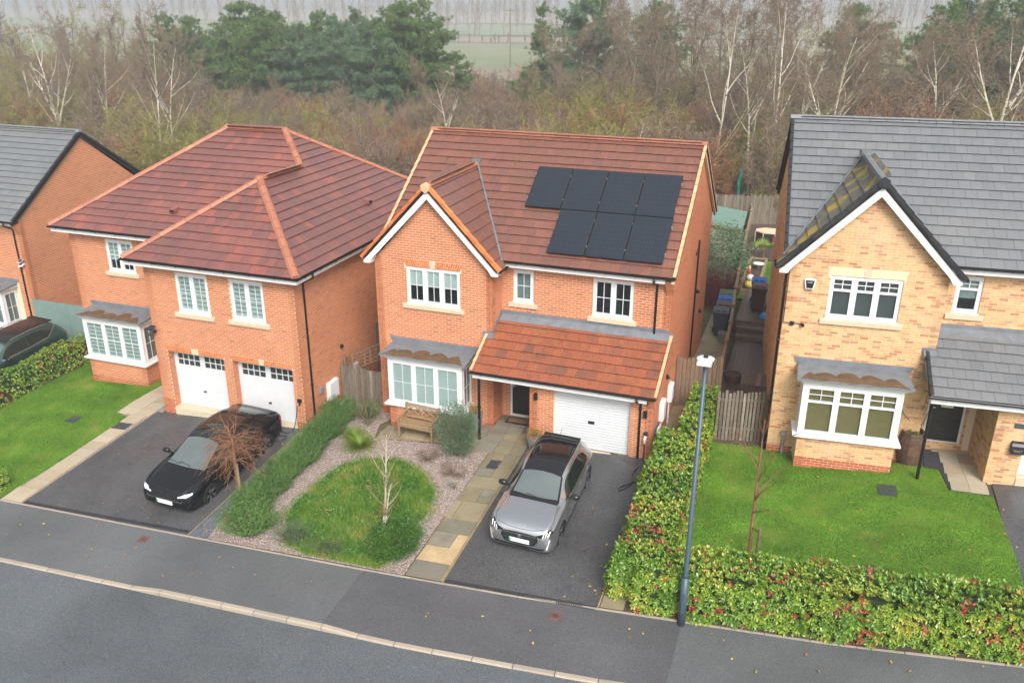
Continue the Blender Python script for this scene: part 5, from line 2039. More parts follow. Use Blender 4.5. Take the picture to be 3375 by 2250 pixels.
def trellis():
    a, b = Vector((-1.85, .85, 1.02)), Vector((-.12, 2.9, 1.55))
    t = thing('trellis_panel', 'mossy diagonal lattice panel above weathered fence between red houses', 'trellis', tuple(a))
    d = b-a
    up = Vector((0, 0, -.55))
    mb = MB()
    s_ = Vector((.03, -.03, 0))
    mb.prism([Vector((0, 0, 0)), d, d+Vector((0, 0, .06)), Vector((0, 0, .06))], tuple(s_))
    mb.prism([up, d+up, d+up+Vector((0, 0, .04)), up+Vector((0, 0, .04))], tuple(s_))
    mb.build('frame', M['fence_brown'], t)
    n = 12
    for k in range(n):
        p = d*(k/n)
        mb = MB()
        mb.prism([p+up, p+up+d*.02, p+d*.02, p], tuple(s_*.5))
        mb.build('lattice_slat', M['fence_brown'], t)
    for k in range(1, 4):
        p = up*(k/4)
        mb = MB()
        mb.prism([p, p+d, p+d+Vector((0, 0, .03)), p+Vector((0, 0, .03))], tuple(s_*.4))
        mb.build('lattice_slat', M['fence_brown'], t)
    mb = MB()
    mb.box(-.05, .05, -.05, .05, -1.6, .08)
    mb.build('post', M['fence_brown'], t)
    mb = MB()
    mb.box(d.x-.05, d.x+.05, d.y-.05, d.y+.05, -2.0, d.z+.08)
    mb.build('post', M['fence_brown'], t)
trellis()
board_fence('board_fence', 'brown board fence beside the side wall of the solar panel house', 'fence', [(9.22, 2.75), (10.55, 2.95)], 1.72, 'fence_brown', bw=.115, ragged=.05)
def gate():
    t = board_fence('board_gate', 'weathered boarded side gate left of the buff brick house', 'gate', [(10.72, .78), (12.16, .93)], 1.55, 'fence_wood', bw=.075, gap=.022, ragged=.05, posts=False)
    mb = MB()
    mb.box(1.44, 1.56, .12, .22, -.1, 1.95)
    mb.build('gate_post', M['fence_wood'], t)
gate()
gf = thing('green_panel_fence', 'pale green smooth panel fence behind the green car', 'fence', (-18.95, 3.45, -1.5))
mb = MB()
for k in range(3):
    mb = MB()
    mb.box(k*1.93, k*1.93+1.915, 0, .04, 0, 1.78)
    mb.build('panel', M['fence_green'], gf)
def garden_divider():
    P = [(10.46, 3.05), (10.42, 4.32), (10.36, 6.0), (10.28, 7.9), (10.16, 9.9), (10.0, 12.2), (9.86, 14.8), (9.68, 18.0), (9.5, 22.0), (9.28, 26.8), (9.2, 28.2)]
    a0 = P[0]
    z0 = zg(*a0)
    t = thing('garden_fence', 'long mossy timber fence with capped posts dividing the back gardens', 'fence', (a0[0], a0[1], z0))
    for (x, y) in P:
        mb = MB()
        z = zg(x, y)-z0
        mb.box(x-a0[0]-.05, x-a0[0]+.05, y-a0[1]-.05, y-a0[1]+.05, z-.1, z+1.18)
        mb.build('post', M['timber_edge'], t)
        mb = MB()
        mb.box(x-a0[0]-.075, x-a0[0]+.075, y-a0[1]-.075, y-a0[1]+.075, z+1.18, z+1.24)
        mb.build('post_cap', M['timber_edge'], t)
    for (xa, ya), (xb, yb) in zip(P, P[1:]):
        za, zb = zg(xa, ya)-z0, zg(xb, yb)-z0
        for k in range(7):
            mb = MB()
            h0 = .06+.145*k
            p = [(xa-a0[0]-.015, ya-a0[1]+.05, za+h0), (xb-a0[0]-.015, yb-a0[1]-.05, zb+h0), (xb-a0[0]-.015, yb-a0[1]-.05, zb+h0+.135), (xa-a0[0]-.015, ya-a0[1]+.05, za+h0+.135)]
            mb.prism(p, (.03, 0, 0))
            mb.build('board', M['fence_brown'], t)
        mb = MB()
        p = [(xa-a0[0]-.05, ya-a0[1]+.05, za+1.08), (xb-a0[0]-.05, yb-a0[1]-.05, zb+1.08), (xb-a0[0]-.05, yb-a0[1]-.05, zb+1.115), (xa-a0[0]-.05, ya-a0[1]+.05, za+1.115)]
        mb.prism(p, (.1, 0, 0))
        mb.build('handrail', M['timber_edge'], t)
garden_divider()
board_fence('board_fence', 'grey upright board fence at the far end of the back garden', 'fence', [(6.2, 28.35), (9.1, 28.3), (13.6, 28.5)], 1.75, 'fence_wood', bw=.13, ragged=.06)

# ------------------------------------------------------------------ back garden
def deck(name, P0, x0, x1, y0, y1, z, mat='deck', along='y'):
    st_ = link(name, None, kind='structure')
    bs = MB()
    bs.box(x0, x1, y0, y1, z-.30, z-.03)
    o = bs.build(name, M['fence_brown'], kind='structure')
    bpy.data.objects.remove(st_)
    n = int((x1-x0)/.145)
    for k in range(n):
        mb = MB()
        a = x0+(x1-x0)*k/n
        mb.box(a, a+(x1-x0)/n-.008, y0, y1, z-.03, z)
        mb.build('deck_board', M[mat], o)
zd = zg(11, 6)
deck('deck', None, 10.47, 12.05, 2.2, 9.0, zd+.06)
deck('deck', None, 10.42, 12.05, 9.0, 9.5, zd+.22)
deck('deck', None, 10.38, 12.05, 9.5, 10.0, zd+.38)
deck('deck', None, 10.30, 12.05, 10.0, 14.2, zd+.50)
drape('back_path', [(9.16, .2), (10.45, .2), (10.2, 9.9), (9.9, 14.5), (9.16, 14.5)], M['slab'], .02, kind='structure')
drape('back_lawn', [(9.9, 14.2), (12.3, 14.2), (12.4, 21), (9.6, 21)], M['lawn'], .05, kind='structure')
BL = [(10.85, 14.3), (12.3, 14.3), (12.3, 20.4), (10.85, 20.4)]
blades('back_lawn_grass', BL, 8000, .03, .07, .008, M['grass'], .05, kind='stuff', label='green grass strip beside the raised bed', cat='grass')
def raised_bed():
    x0, x1, y0, y1 = 9.92, 10.78, 14.7, 20.2
    z = zg(10.3, 17)
    t = thing('raised_bed', 'long timber edged flower bed in the back garden', 'flower bed', (x0, y0, z))
    w, l = x1-x0, y1-y0
    for b in ((0, .12, 0, l), (w-.12, w, 0, l), (.12, w-.12, 0, .12), (.12, w-.12, l-.12, l)):
        mb = MB()
        mb.box(b[0], b[1], b[2], b[3], -.2, .30)
        mb.build('sleeper', M['timber_edge'], t)
    mb = MB()
    mb.box(.12, w-.12, .12, l-.12, -.2, .24)
    mb.build('soil', M['soil'], t)
raised_bed()
drape('upper_deck', [(9.5, 20.5), (12.5, 20.5), (12.6, 28.2), (9.25, 28.2)], M['deck'], .10, kind='structure')
def wheelie(x, y, z, rz, body, lid, label, lid_y=0):
    t = thing('wheelie_bin', label, 'bin', (x, y, z), rz, 'wheelie bins beside the houses')
    def taper(x0, x1, y0, y1, za, zb, e):
        mb = MB()
        b = [(x0+e, y0+e), (x1-e, y0+e), (x1-e, y1-e*.3), (x0+e, y1-e*.3)]
        u = [(x0, y0), (x1, y0), (x1, y1), (x0, y1)]
        i = 0
        mb.v = [(p, q, za) for p, q in b]+[(p, q, zb) for p, q in u]
        mb.f = [(3, 2, 1, 0), (4, 5, 6, 7)]+[(k, (k+1) % 4, 4+(k+1) % 4, 4+k) for k in range(4)]
        mb.m = [0]*6
        return mb
    mb = taper(-.28, .28, -.34, .30, .06, .98, .07)
    mb.box(-.30, .30, -.36, .32, .93, .99)
    mb.build('bin_body', body, t)
    mb = MB()
    mb.prism([(-.305, -.38, .99), (-.305, .36, .99), (-.305, .36, 1.05), (-.305, .25, 1.09), (-.305, -.25, 1.07), (-.305, -.38, 1.03)], (.61, 0, 0))
    mb.box(-.2, -.03, -.27, .25, 1.07, 1.10)
    mb.box(.03, .2, -.27, .25, 1.07, 1.10)
    mb.build('bin_lid', lid, t)
    mb = MB()
    mb.tube([(-.27, .36, .95), (.27, .36, .95)], .018, 8)
    mb.build('handle', M['black_plastic'], t)
    for sx in (-.28, .28):
        mb = MB()
        mb.tube([(sx-.03, .25, .10), (sx+.03, .25, .10)], .10, 14)
        mb.build('wheel', M['black_plastic'], t)
    return t
Bg = plain('bin_grey', (.055, .068, .075), .5, var=.12)
Bb = plain('bin_blue', (.012, .09, .38), .4, var=.12)
Br = plain('bin_brown', (.085, .038, .03), .45, var=.15)
Bn = plain('bin_green', (.07, .13, .06), .5, var=.12)
wheelie(9.76, 9.62, zg(9.7, 9.6)+.02, 0.05, Bg, Bg, 'grey wheelie bin, nearest of the row left of the garden fence')
wheelie(9.78, 10.36, zg(9.7, 10.3)+.02, .05, Bg, Br, 'brown lidded wheelie bin directly behind the grey one')
wheelie(9.76, 11.10, zg(9.7, 11.1)+.02, .05, Bb, Bb, 'blue wheelie bin, third of the row left of the fence')
wheelie(9.72, 11.85, zg(9.7, 11.8)+.02, .05, Bn, Bn, 'green lidded wheelie bin at the back of the row')
wheelie(11.02, 11.45, zd+.5, .02, Br, Br, 'large brown wheelie bin on decking right of the fence')
wheelie(10.92, 12.25, zd+.5, .02, Bb, Bb, 'blue lidded bin behind the brown bin on the decking')
def sq_pot():
    t = thing('square_planter', 'small square grey plant pot in front of grey wheelie bin', 'plant pot', (10.0, 8.8, zg(10, 8.8)+.02))
    mb = MB()
    mb.v = [(-.13, -.13, 0), (.13, -.13, 0), (.13, .13, 0), (-.13, .13, 0), (-.2, -.2, .4), (.2, -.2, .4), (.2, .2, .4), (-.2, .2, .4), (-.16, -.16, .4), (.16, -.16, .4), (.16, .16, .4), (-.16, .16, .4), (-.15, -.15, .33), (.15, -.15, .33), (.15, .15, .33), (-.15, .15, .33)]
    mb.f = [(3, 2, 1, 0)]+[(k, (k+1) % 4, 4+(k+1) % 4, 4+k) for k in range(4)]+[(4+k, 4+(k+1) % 4, 8+(k+1) % 4, 8+k) for k in range(4)]+[(8+k, 8+(k+1) % 4, 12+(k+1) % 4, 12+k) for k in range(4)]+[(12, 13, 14, 15)]
    mb.m = [0]*len(mb.f)
    mb.build('pot', M['pot_grey'], t)
sq_pot()
def shed():
    z0 = zg(8, 21.5)
    t = thing('garden_shed', 'small wooden shed with green felt roof behind the solar panel house', 'shed', (6.3, 21.15, z0))
    w, d = 2.95, 1.5
    def zf(x):
        return 1.98-.115*x-.02
    n = 14
    for k in range(n):
        a, b = .02+k*.13, .02+k*.13+.122
        q = clip_poly([(0, a), (w, a), (w, b), (0, b)], [(0, 0), (w, 0), (w, zf(w)-.04), (0, zf(0)-.04)])
        if len(q) < 3:
            continue
        mb = MB()
        mb.prism([(x, 0, z) for x, z in q], (0, -.012-.01*(k % 2), 0))
        mb.build('cladding_board', M['paver'], t)
    mb = MB()
    mb.prism([(0, .002, 0), (w, .002, 0), (w, .002, zf(w)-.03), (0, .002, zf(0)-.03)], (0, d, 0))
    mb.build('shed_body', M['fence_brown'], t)
    mb = MB()
    P4 = [(-.15, -.2, zf(0)-.02), (w+.12, -.2, zf(w)-.04), (w+.12, d+.2, zf(w)+.42), (-.15, d+.2, zf(0)+.46)]
    mb.prism(P4, (0, 0, .05))
    mb.build('felt_roof', plain('felt_green', (.13, .215, .18), .9, var=.12, scale=8, bmp=.3), t)
    mb = MB()
    mb.prism([(-.15, -.205, zf(0)-.10), (w+.12, -.205, zf(w)-.12), (w+.12, -.205, zf(w)+.0), (-.15, -.205, zf(0)+.02)], (0, -.02, 0))
    mb.build('barge_strip', M['timber_edge'], t)
shed()
def pet_tent():
    t = thing('pet_playpen', 'octagonal beige and maroon fabric playpen with flat top on deck', 'playpen', (10.55, 24.0, zg(10.5, 24)+.11))
    cb = plain('tent_beige', (.66, .52, .36), .8, var=.06)
    cm = plain('tent_maroon', (.22, .02, .045), .8, var=.1)
    ck = plain('tent_mesh', (.02, .022, .025), .8, var=.1)
    pts = [(math.cos(R(22.5+45*k))*.78, math.sin(R(22.5+45*k))*.62) for k in range(8)]
    mb = MB()
    mb.prism([(x, y, .60) for x, y in pts], (0, 0, .05))
    mb.build('top', cb, t)
    mb = MB()
    mb.prism([(x, y, 0) for x, y in pts], (0, 0, .08))
    mb.build('base', cm, t)
    for k in range(8):
        a, b = Vector((*pts[k], .08)), Vector((*pts[(k+1) % 8], .08))
        mb = MB()
        mb.quad(a, b, b+Vector((0, 0, .52)), a+Vector((0, 0, .52)))
        mb.build('mesh_side', ck if k in (4, 5, 6) else cb, t)
        mb = MB()
        mb.tube([a, a+Vector((0, 0, .53))], .022, 6)
        mb.build('pole', cb, t)
    mb = MB()
    mb.quad((.2, -.72, .18), (.5, -.64, .18), (.5, -.64, .5), (.2, -.72, .5))
    mb.build('flap', cm, t)
pet_tent()
def ornaments():
    yl = plain('orn_yellow', (.75, .58, .12), .5, var=.15)
    wh = plain('orn_white', (.75, .73, .66), .5, var=.1)
    rd = plain('orn_red', (.45, .04, .03), .5, var=.1)
    z = zg(10.3, 16)+.24
    t = thing('garden_figure', 'round yellow animal figure at the near end of raised bed', 'figurine', (10.35, 15.25, z))
    mb = MB()
    mb.lathe([(.05, 0), (.19, .06), (.22, .2), (.15, .34), (.05, .38)], 12)
    mb.build('figure_body', yl, t, smooth=True)
    mb = MB()
    mb.lathe([(.03, .33), (.15, .40), (.18, .50), (.13, .60), (.02, .64)], 12)
    mb.build('figure_head', wh, t, smooth=True)
    t = thing('gnome', 'small red garden gnome in the raised bed', 'figurine', (10.15, 17.2, z))
    mb = MB()
    mb.lathe([(.05, 0), (.1, .03), (.09, .2), (.06, .3)], 10)
    mb.build('gnome_body', rd, t, smooth=True)
    mb = MB()
    mb.lathe([(.03, .28), (.07, .34), (.06, .4), (.01, .5)], 10)
    mb.build('gnome_head', yl, t, smooth=True)
    t = thing('bird_bath', 'small white dish at the far end of raised bed', 'dish', (10.45, 18.5, z))
    mb = MB()
    mb.lathe([(.06, 0), (.06, .16), (.26, .22), (.28, .26), (.2, .24), (.02, .21)], 14)
    mb.build('bowl', wh, t, smooth=True)
ornaments()
def deck_clutter():
    t = thing('barrel_planter', 'low round brown planter on decking behind the gate', 'planter', (10.78, 5.0, zd+.06))
    mb = MB()
    mb.lathe([(.2, 0), (.26, .02), (.29, .3), (.26, .3), (.25, .22), (.02, .22)], 18)
    mb.build('tub', M['barrel_oak'], t)
    t = thing('storage_chest', 'grey slatted timber storage chest lid behind the gate', 'chest', (11.2, 3.5, zd+.06))
    mb = MB()
    mb.box(0, .82, 0, .9, 0, .62)
    mb.build('chest_body', M['fence_brown'], t)
    for k in range(6):
        mb = MB()
        mb.box(-.03+k*.148, -.03+k*.148+.138, -.03, .93, .62+.002*k, .66+.002*k)
        mb.build('lid_slat', M['fence_wood'], t)
    t = thing('plant_tray', 'bright lime green plastic tray on the decking', 'tray', (11.25, 5.05, zd+.06))
    mb = MB()
    mb.lathe([(.12, 0), (.17, .16), (.16, .16), (.11, .02)], 4)
    mb.build('tray', plain('lime', (.13, .75, .02), .4, var=.05), t)
    t = thing('toy_pile', 'blue and green plastic bag at the foot of brown bin', 'bag', (11.35, 10.5, zd+.5))
    mb = MB()
    mb.lathe([(.16, 0), (.22, .06), (.15, .2), (.05, .26)], 7)
    mb.build('bag', plain('bagblue', (.02, .32, .62), .35, var=.4, scale=9), t)
    t = thing('leaning_board', 'round topped grey board leaning against buff brick side wall', 'board', (12.05, 7.1, zd+.06))
    mb = MB()
    mb.prism([(0, -.35, 0), (0, .35, 0), (.06, .32, .55), (.08, 0, .75), (.06, -.32, .55)], (.04, 0, 0))
    mb.build('board_panel', M['pot_grey'], t)
deck_clutter()
def palm():
    t = thing('fan_palm', 'small bright green fan palm behind the raised bed', 'palm', (10.5, 20.75, zg(10.5, 20.7)+.1))
    mb = MB()
    mb.tube([(0, 0, 0), (0, 0, .45)], .07, 8)
    mb.build('trunk', M['bark'], t)
    mb = MB()
    for k in range(9):
        az = k*2.4
        el = .35+.5*rnd.random()
        c = Vector((math.cos(az)*math.cos(el), math.sin(az)*math.cos(el), math.sin(el)))
        tip = Vector((0, 0, .45))+c*.4
        mb.tube([(0, 0, .45), tip], .008, 4)
        sd_ = c.cross(Vector((0, 0, 1))).normalized()
        up_ = sd_.cross(c)
        for j in range(13):
            a = R(-110+220*j/12)
            d = c*math.cos(a)+sd_*math.sin(a)
            e = tip+d*.42-Vector((0, 0, .05))
            w = (c*-math.sin(a)+sd_*math.cos(a))*.022
            mb.quad(tip, tip+d*.2-w, e, tip+d*.2+w)
    mb.build('fronds', M['sedge'], t)
palm()
def netting():
    t = thing('tree_guard_net', 'tall bright green netting tube hanging in the wood edge', 'netting', (8.1, 31.0, zg(8, 31)))
    mb = MB()
    r3 = random.Random(4)
    path = [(r3.uniform(-.04, .04), r3.uniform(-.04, .04), z*.31) for z in range(10)]
    mb.tube(path, [.10+r3.uniform(-.02, .02) for _ in path], 8)
    mb.build('net', plain('net_green', (.02, .30, .22), .6, var=.5, scale=10), t)
netting()

# ------------------------------------------------------------------ pots, mats, barrel
def round_pot(x, y, r_, h, label, mat='pot_grey', base=.03):
    t = thing('plant_pot', label, 'plant pot', (x, y, zg(x, y)+base))
    mb = MB()
    mb.lathe([(r_*.7, 0), (r_, h), (r_*.9, h), (r_*.86, h-.06), (.01, h-.06)], 20)
    mb.build('pot', M[mat], t, smooth=False)
    return t
POT1 = round_pot(3.52, -.42, .20, .62, 'tall grey planter with russet plant at the corner of bay window')
POT2 = round_pot(5.72, -1.22, .24, .40, 'round grey pot with clipped russet ball beside garage pier')
def mat_(x, y, w, d, rz, label, z, border=True):
    t = thing('doormat', label, 'doormat', (x, y, z), rz)
    mb = MB()
    mb.box(-w/2, w/2, -d/2, d/2, 0, .012)
    mb.build('mat_edge', M['black_plastic'], t)
    mb = MB()
    mb.box(-w/2+.07, w/2-.07, -d/2+.06, d/2-.06, .012, .018)
    mb.build('mat_pile', plain('coir', (.22, .14, .075), .95, var=.25, scale=20), t)
mat_(4.62, .42, .78, .40, 0, 'brown doormat with black border on porch slabs at dark door', zg(4.6, .4)+.036)
mat_(16.98, 1.95, .62, .36, .09, 'brown coir doormat at the front door of the buff brick house', zg(17, 1.9)+.036)
def barrel():
    x, y = 16.02, .72
    t = thing('oak_barrel', 'old dark oak barrel planter with climber beside right front door', 'barrel', (x, y, zg(x, y)+.02))
    n = 18
    H = .92
    def rr(z):
        return .30+.07*math.sin(math.pi*z/H)
    for k in range(n):
        a, b = 2*math.pi*k/n, 2*math.pi*(k+.97)/n
        mb = MB()
        zs_ = [H*j/6 for j in range(7)]
        for j in range(6):
            p = []
            for zz, th in ((zs_[j], a), (zs_[j], b), (zs_[j+1], b), (zs_[j+1], a)):
                p.append((rr(zz)*math.cos(th), rr(zz)*math.sin(th), zz))
            mb.quad(*p)
        for (zz, th0, th1) in ((H, a, b),):
            mb.quad((rr(H)*math.cos(a), rr(H)*math.sin(a), H), (rr(H)*math.cos(b), rr(H)*math.sin(b), H), ((rr(H)-.035)*math.cos(b), (rr(H)-.035)*math.sin(b), H), ((rr(H)-.035)*math.cos(a), (rr(H)-.035)*math.sin(a), H))
            mb.quad(((rr(H)-.035)*math.cos(a), (rr(H)-.035)*math.sin(a), H), ((rr(H)-.035)*math.cos(b), (rr(H)-.035)*math.sin(b), H), (.27*math.cos(b), .27*math.sin(b), H-.16), (.27*math.cos(a), .27*math.sin(a), H-.16))
        mb.build('stave', M['barrel_oak'], t)
    for zz in (.06, .27, .62, .84):
        mb = MB()
        mb.lathe([(rr(zz)+.004, zz-.025), (rr(zz)+.008, zz-.025), (rr(zz)+.008, zz+.025), (rr(zz)+.004, zz+.025)], 24)
        mb.f = mb.f[:-2]
        mb.m = mb.m[:-2]
        mb.build('hoop', M['barrel_hoop'], t)
    mb = MB()
    mb.lathe([(.28, H-.18), (.28, H-.14), (.02, H-.13)], 18)
    mb.build('soil', M['soil'], t)
    return t
BARREL = barrel()

# ------------------------------------------------------------------ small things fixed to the houses
def text_mesh(s, size, mat, parent, loc, rot, name='lettering'):
    cu = bpy.data.curves.new(name, 'FONT')
    cu.body = s
    cu.size = size
    cu.align_x = 'CENTER'
    cu.align_y = 'CENTER'
    cu.extrude = .001
    ob = bpy.data.objects.new(name, cu)
    COL.objects.link(ob)
    dg = bpy.context.evaluated_depsgraph_get()
    me = bpy.data.meshes.new_from_object(ob.evaluated_get(dg))
    bpy.data.objects.remove(ob)
    bpy.data.curves.remove(cu)
    me.materials.clear()
    me.materials.append(mat)
    o = link(name, me, parent)
    o.location = loc
    o.rotation_euler = rot
    return o
gold = plain('gold_paint', (.45, .26, .08), .5, var=0)
r3 = H3.root
gyl = -.96
pb = MB()
pb.prism([(5.90, gyl-.01, .80), (5.90, gyl-.14, .80), (5.90, gyl-.14, 1.02), (5.90, gyl-.10, 1.09), (5.90, gyl-.01, 1.12)], (.31, 0, 0))
pbo = pb.build('post_box', plain('postbox', (.012, .018, .03), .35, var=.1), r3)
text_mesh('POST', .085, gold, pbo, (6.055, gyl-.1415, .89), (R(90), 0, 0))
nb = MB()
nb.box(5.88, 6.20, gyl-.03, gyl-.008, 1.49, 1.61)
nbo = nb.build('number_plate', plain('slate_plate', (.05, .075, .095), .5, var=.1), r3)
text_mesh('15', .09, plain('plate_digit', (.02, .02, .025), .5, var=0), nbo, (6.12, gyl-.0315, 1.55), (R(90), 0, 0))
# alarm box
al = MB()
al.prism([(.42, -.01, 4.72), (.47, -.01, 4.46), (.67, -.01, 4.46), (.72, -.01, 4.72), (.57, -.01, 4.76)][::-1], (0, -.07, 0))
alo = al.build('alarm_box', M['white_paint'], r3)
al = MB()
al.prism([(.455, -.081, 4.70), (.495, -.081, 4.485), (.645, -.081, 4.485), (.685, -.081, 4.70)][::-1], (0, -.006, 0))
al.build('alarm_face', M['black_plastic'], alo)
text_mesh('ALARM', .045, M['white_paint'], alo, (.57, -.089, 4.645), (R(90), 0, 0))
text_mesh('POST', .05, M['white_paint'], alo, (.57, -.089, 4.59), (R(90), 0, 0)) if False else None
# camera on its arm and cable, house 3
cb_ = MB()
cb_.tube([(.02, -.03, 3.46), (.55, -.03, 3.45)], .012, 6)
cb_.box(.20, .30, -.07, -.008, 3.40, 3.50)
cb_.tube([(.50, -.05, 3.45), (.54, -.12, 3.43)], .045, 10)
cb_.tube([(.02, -.03, 3.46), (.02, -.03, 4.9)], .010, 6)
cb_.build('security_camera', M['black_plastic'], r3)
H3.pipe([(.02, -.06, 4.98), (-.05, .08, 4.75), (-.05, .08, -.6)], .034)
vp = MB()
vp.tube([(.42, -.12, -.7), (.42, -.12, .12)], .04, 10)
vp.box(.34, .50, -.20, -.04, .12, .19)
vp.build('vent_pipe', M['pot_grey'], r3)
# camera with its own small solar panel, house 1
def solar_cam(parent, x, y, z, white=False, s_=1.):
    body = M['white_paint'] if white else M['black_plastic']
    mb = MB()
    mb.box(x-.03, x+.03, y-.10, y-.005, z+.02, z+.10)
    mb.tube([(x-.02, y-.08, z), (x-.16*s_, y-.20, z-.03)], .042, 10)
    o = mb.build('security_camera', body, parent)
    mb = MB()
    mb.prism([(x-.16, y-.24, z+.16), (x+.04, y-.24, z+.16), (x+.06, y-.06, z+.27), (x-.14, y-.06, z+.27)], (0, 0, .012))
    mb.build('camera_panel', M['solar'] if not white else M['white_paint'], o)
    if white:
        mb = MB()
        mb.prism([(x-.14, y-.225, z+.182), (x+.02, y-.225, z+.182), (x+.04, y-.075, z+.273), (x-.12, y-.075, z+.273)], (0, 0, .006))
        mb.build('camera_cells', M['solar'], o)
solar_cam(H1.root, .12, -.01, 2.72)
solar_cam(H0.root, -.16, -.01, 3.2, white=True)
# EV charger and its cable, house 2
ch = MB()
ch.box(9.15, 9.22, -.62, -.32, .62, .98)
cho = ch.build('charger', plain('charger_blue', (.035, .06, .11), .4, var=.1), H2.root)
ch = MB()
ch.box(9.22, 9.25, -.60, -.34, .66, .97)
ch.build('charger_face', M['white_paint'], cho)
ch = MB()
ch.tube([(9.17, -.47, .62), (9.17, -.5, .3), (9.17, -.55, -.02)], .014, 6)
ch.build('supply_cable', M['black_plastic'], cho)
hs_ = MB()
hs_.lathe([(.02, 0), (.055, .02), (.06, .10), (.03, .14)], 10, (8.98, -1.03, .93))
hso = hs_.build('connector_holster', M['black_plastic'], H2.root)
hs_ = MB()
hs_.tube([(8.98, -1.05, .95), (8.97, -1.10, .84), (8.97, -1.09, .72)], [.045, .04, .026], 8)
hs_.build('connector', M['white_paint'], hso)
def cable(label, pts, r_=.013):
    t = thing('charging_cable', label, 'cable', tuple(pts[0]))
    o = Vector(pts[0])
    P = [Vector(p)-o for p in pts]
    # smooth the path
    Q = []
    for i in range(len(P)-1):
        p0, p1, p2, p3 = P[max(i-1, 0)], P[i], P[i+1], P[min(i+2, len(P)-1)]
        for k in range(6):
            u = k/6
            Q.append(.5*((2*p1)+(-p0+p2)*u+(2*p0-5*p1+4*p2-p3)*u*u+(-p0+3*p1-3*p2+p3)*u**3))
    Q.append(P[-1])
    mb = MB()
    mb.tube(Q, r_, 6)
    mb.build('cable', M['black_plastic'], t, smooth=True)
def gz(x, y, h=.018):
    return (x, y, zg(x, y)+h)
cable('black charging cable hanging from wall socket and looped on silver car drive', [(8.97, -1.09, .72), (8.97, -1.06, .45), (8.95, -1.05, .2), (8.93, -1.15, .05), gz(8.9, -1.55), gz(8.83, -1.9), gz(8.92, -2.25), gz(8.78, -2.6), gz(8.64, -2.75), gz(8.66, -2.55), gz(8.85, -2.35), gz(9.15, -2.15)])
cable('black charging cable coiled on the ground behind the black car', [(-2.16, -1.73, .35), (-2.2, -1.85, -.2), gz(-2.35, -1.85), gz(-2.46, -2.02), gz(-2.70, -1.95), gz(-2.80, -2.12), gz(-2.55, -2.2), gz(-2.33, -2.2), gz(-2.36, -2.45), gz(-2.6, -2.55), gz(-2.85, -2.45), (-2.96, -2.62, .05)])
# ------------------------------------------------------------------ leaves
def _norm(a):
    return a/np.maximum(np.linalg.norm(a, axis=-1, keepdims=True), 1e-9)
def leaf_mesh(name, c, d, nrm, ln, wd, mats, midx=None, fold=.18):
    """kite-shaped leaves: base point c, axis d, normal nrm, length ln, width wd (arrays)"""
    d = _norm(d)
    s = _norm(np.cross(d, nrm))
    n2 = np.cross(s, d)
    ln = np.broadcast_to(ln, (len(c),))[:, None]
    wd = np.broadcast_to(wd, (len(c),))[:, None]
    v = np.empty((len(c), 4, 3), np.float32)
    v[:, 0] = c
    v[:, 1] = c+d*ln*.5+s*wd*.5+n2*wd*fold
    v[:, 2] = c+d*ln
    v[:, 3] = c+d*ln*.5-s*wd*.5+n2*wd*fold
    f = np.arange(len(c)*4).reshape(-1, 4)
    return mesh_np(name, v.reshape(-1, 3), f, 4, mats, midx)
def rand_dirs(n):
    v = npr.normal(size=(n, 3))
    return _norm(v)
def vnoise(P, sc, seed=0):
    return np.array([mnoise.noise(Vector((p[0]*sc+seed, p[1]*sc, p[2]*sc))) for p in P])
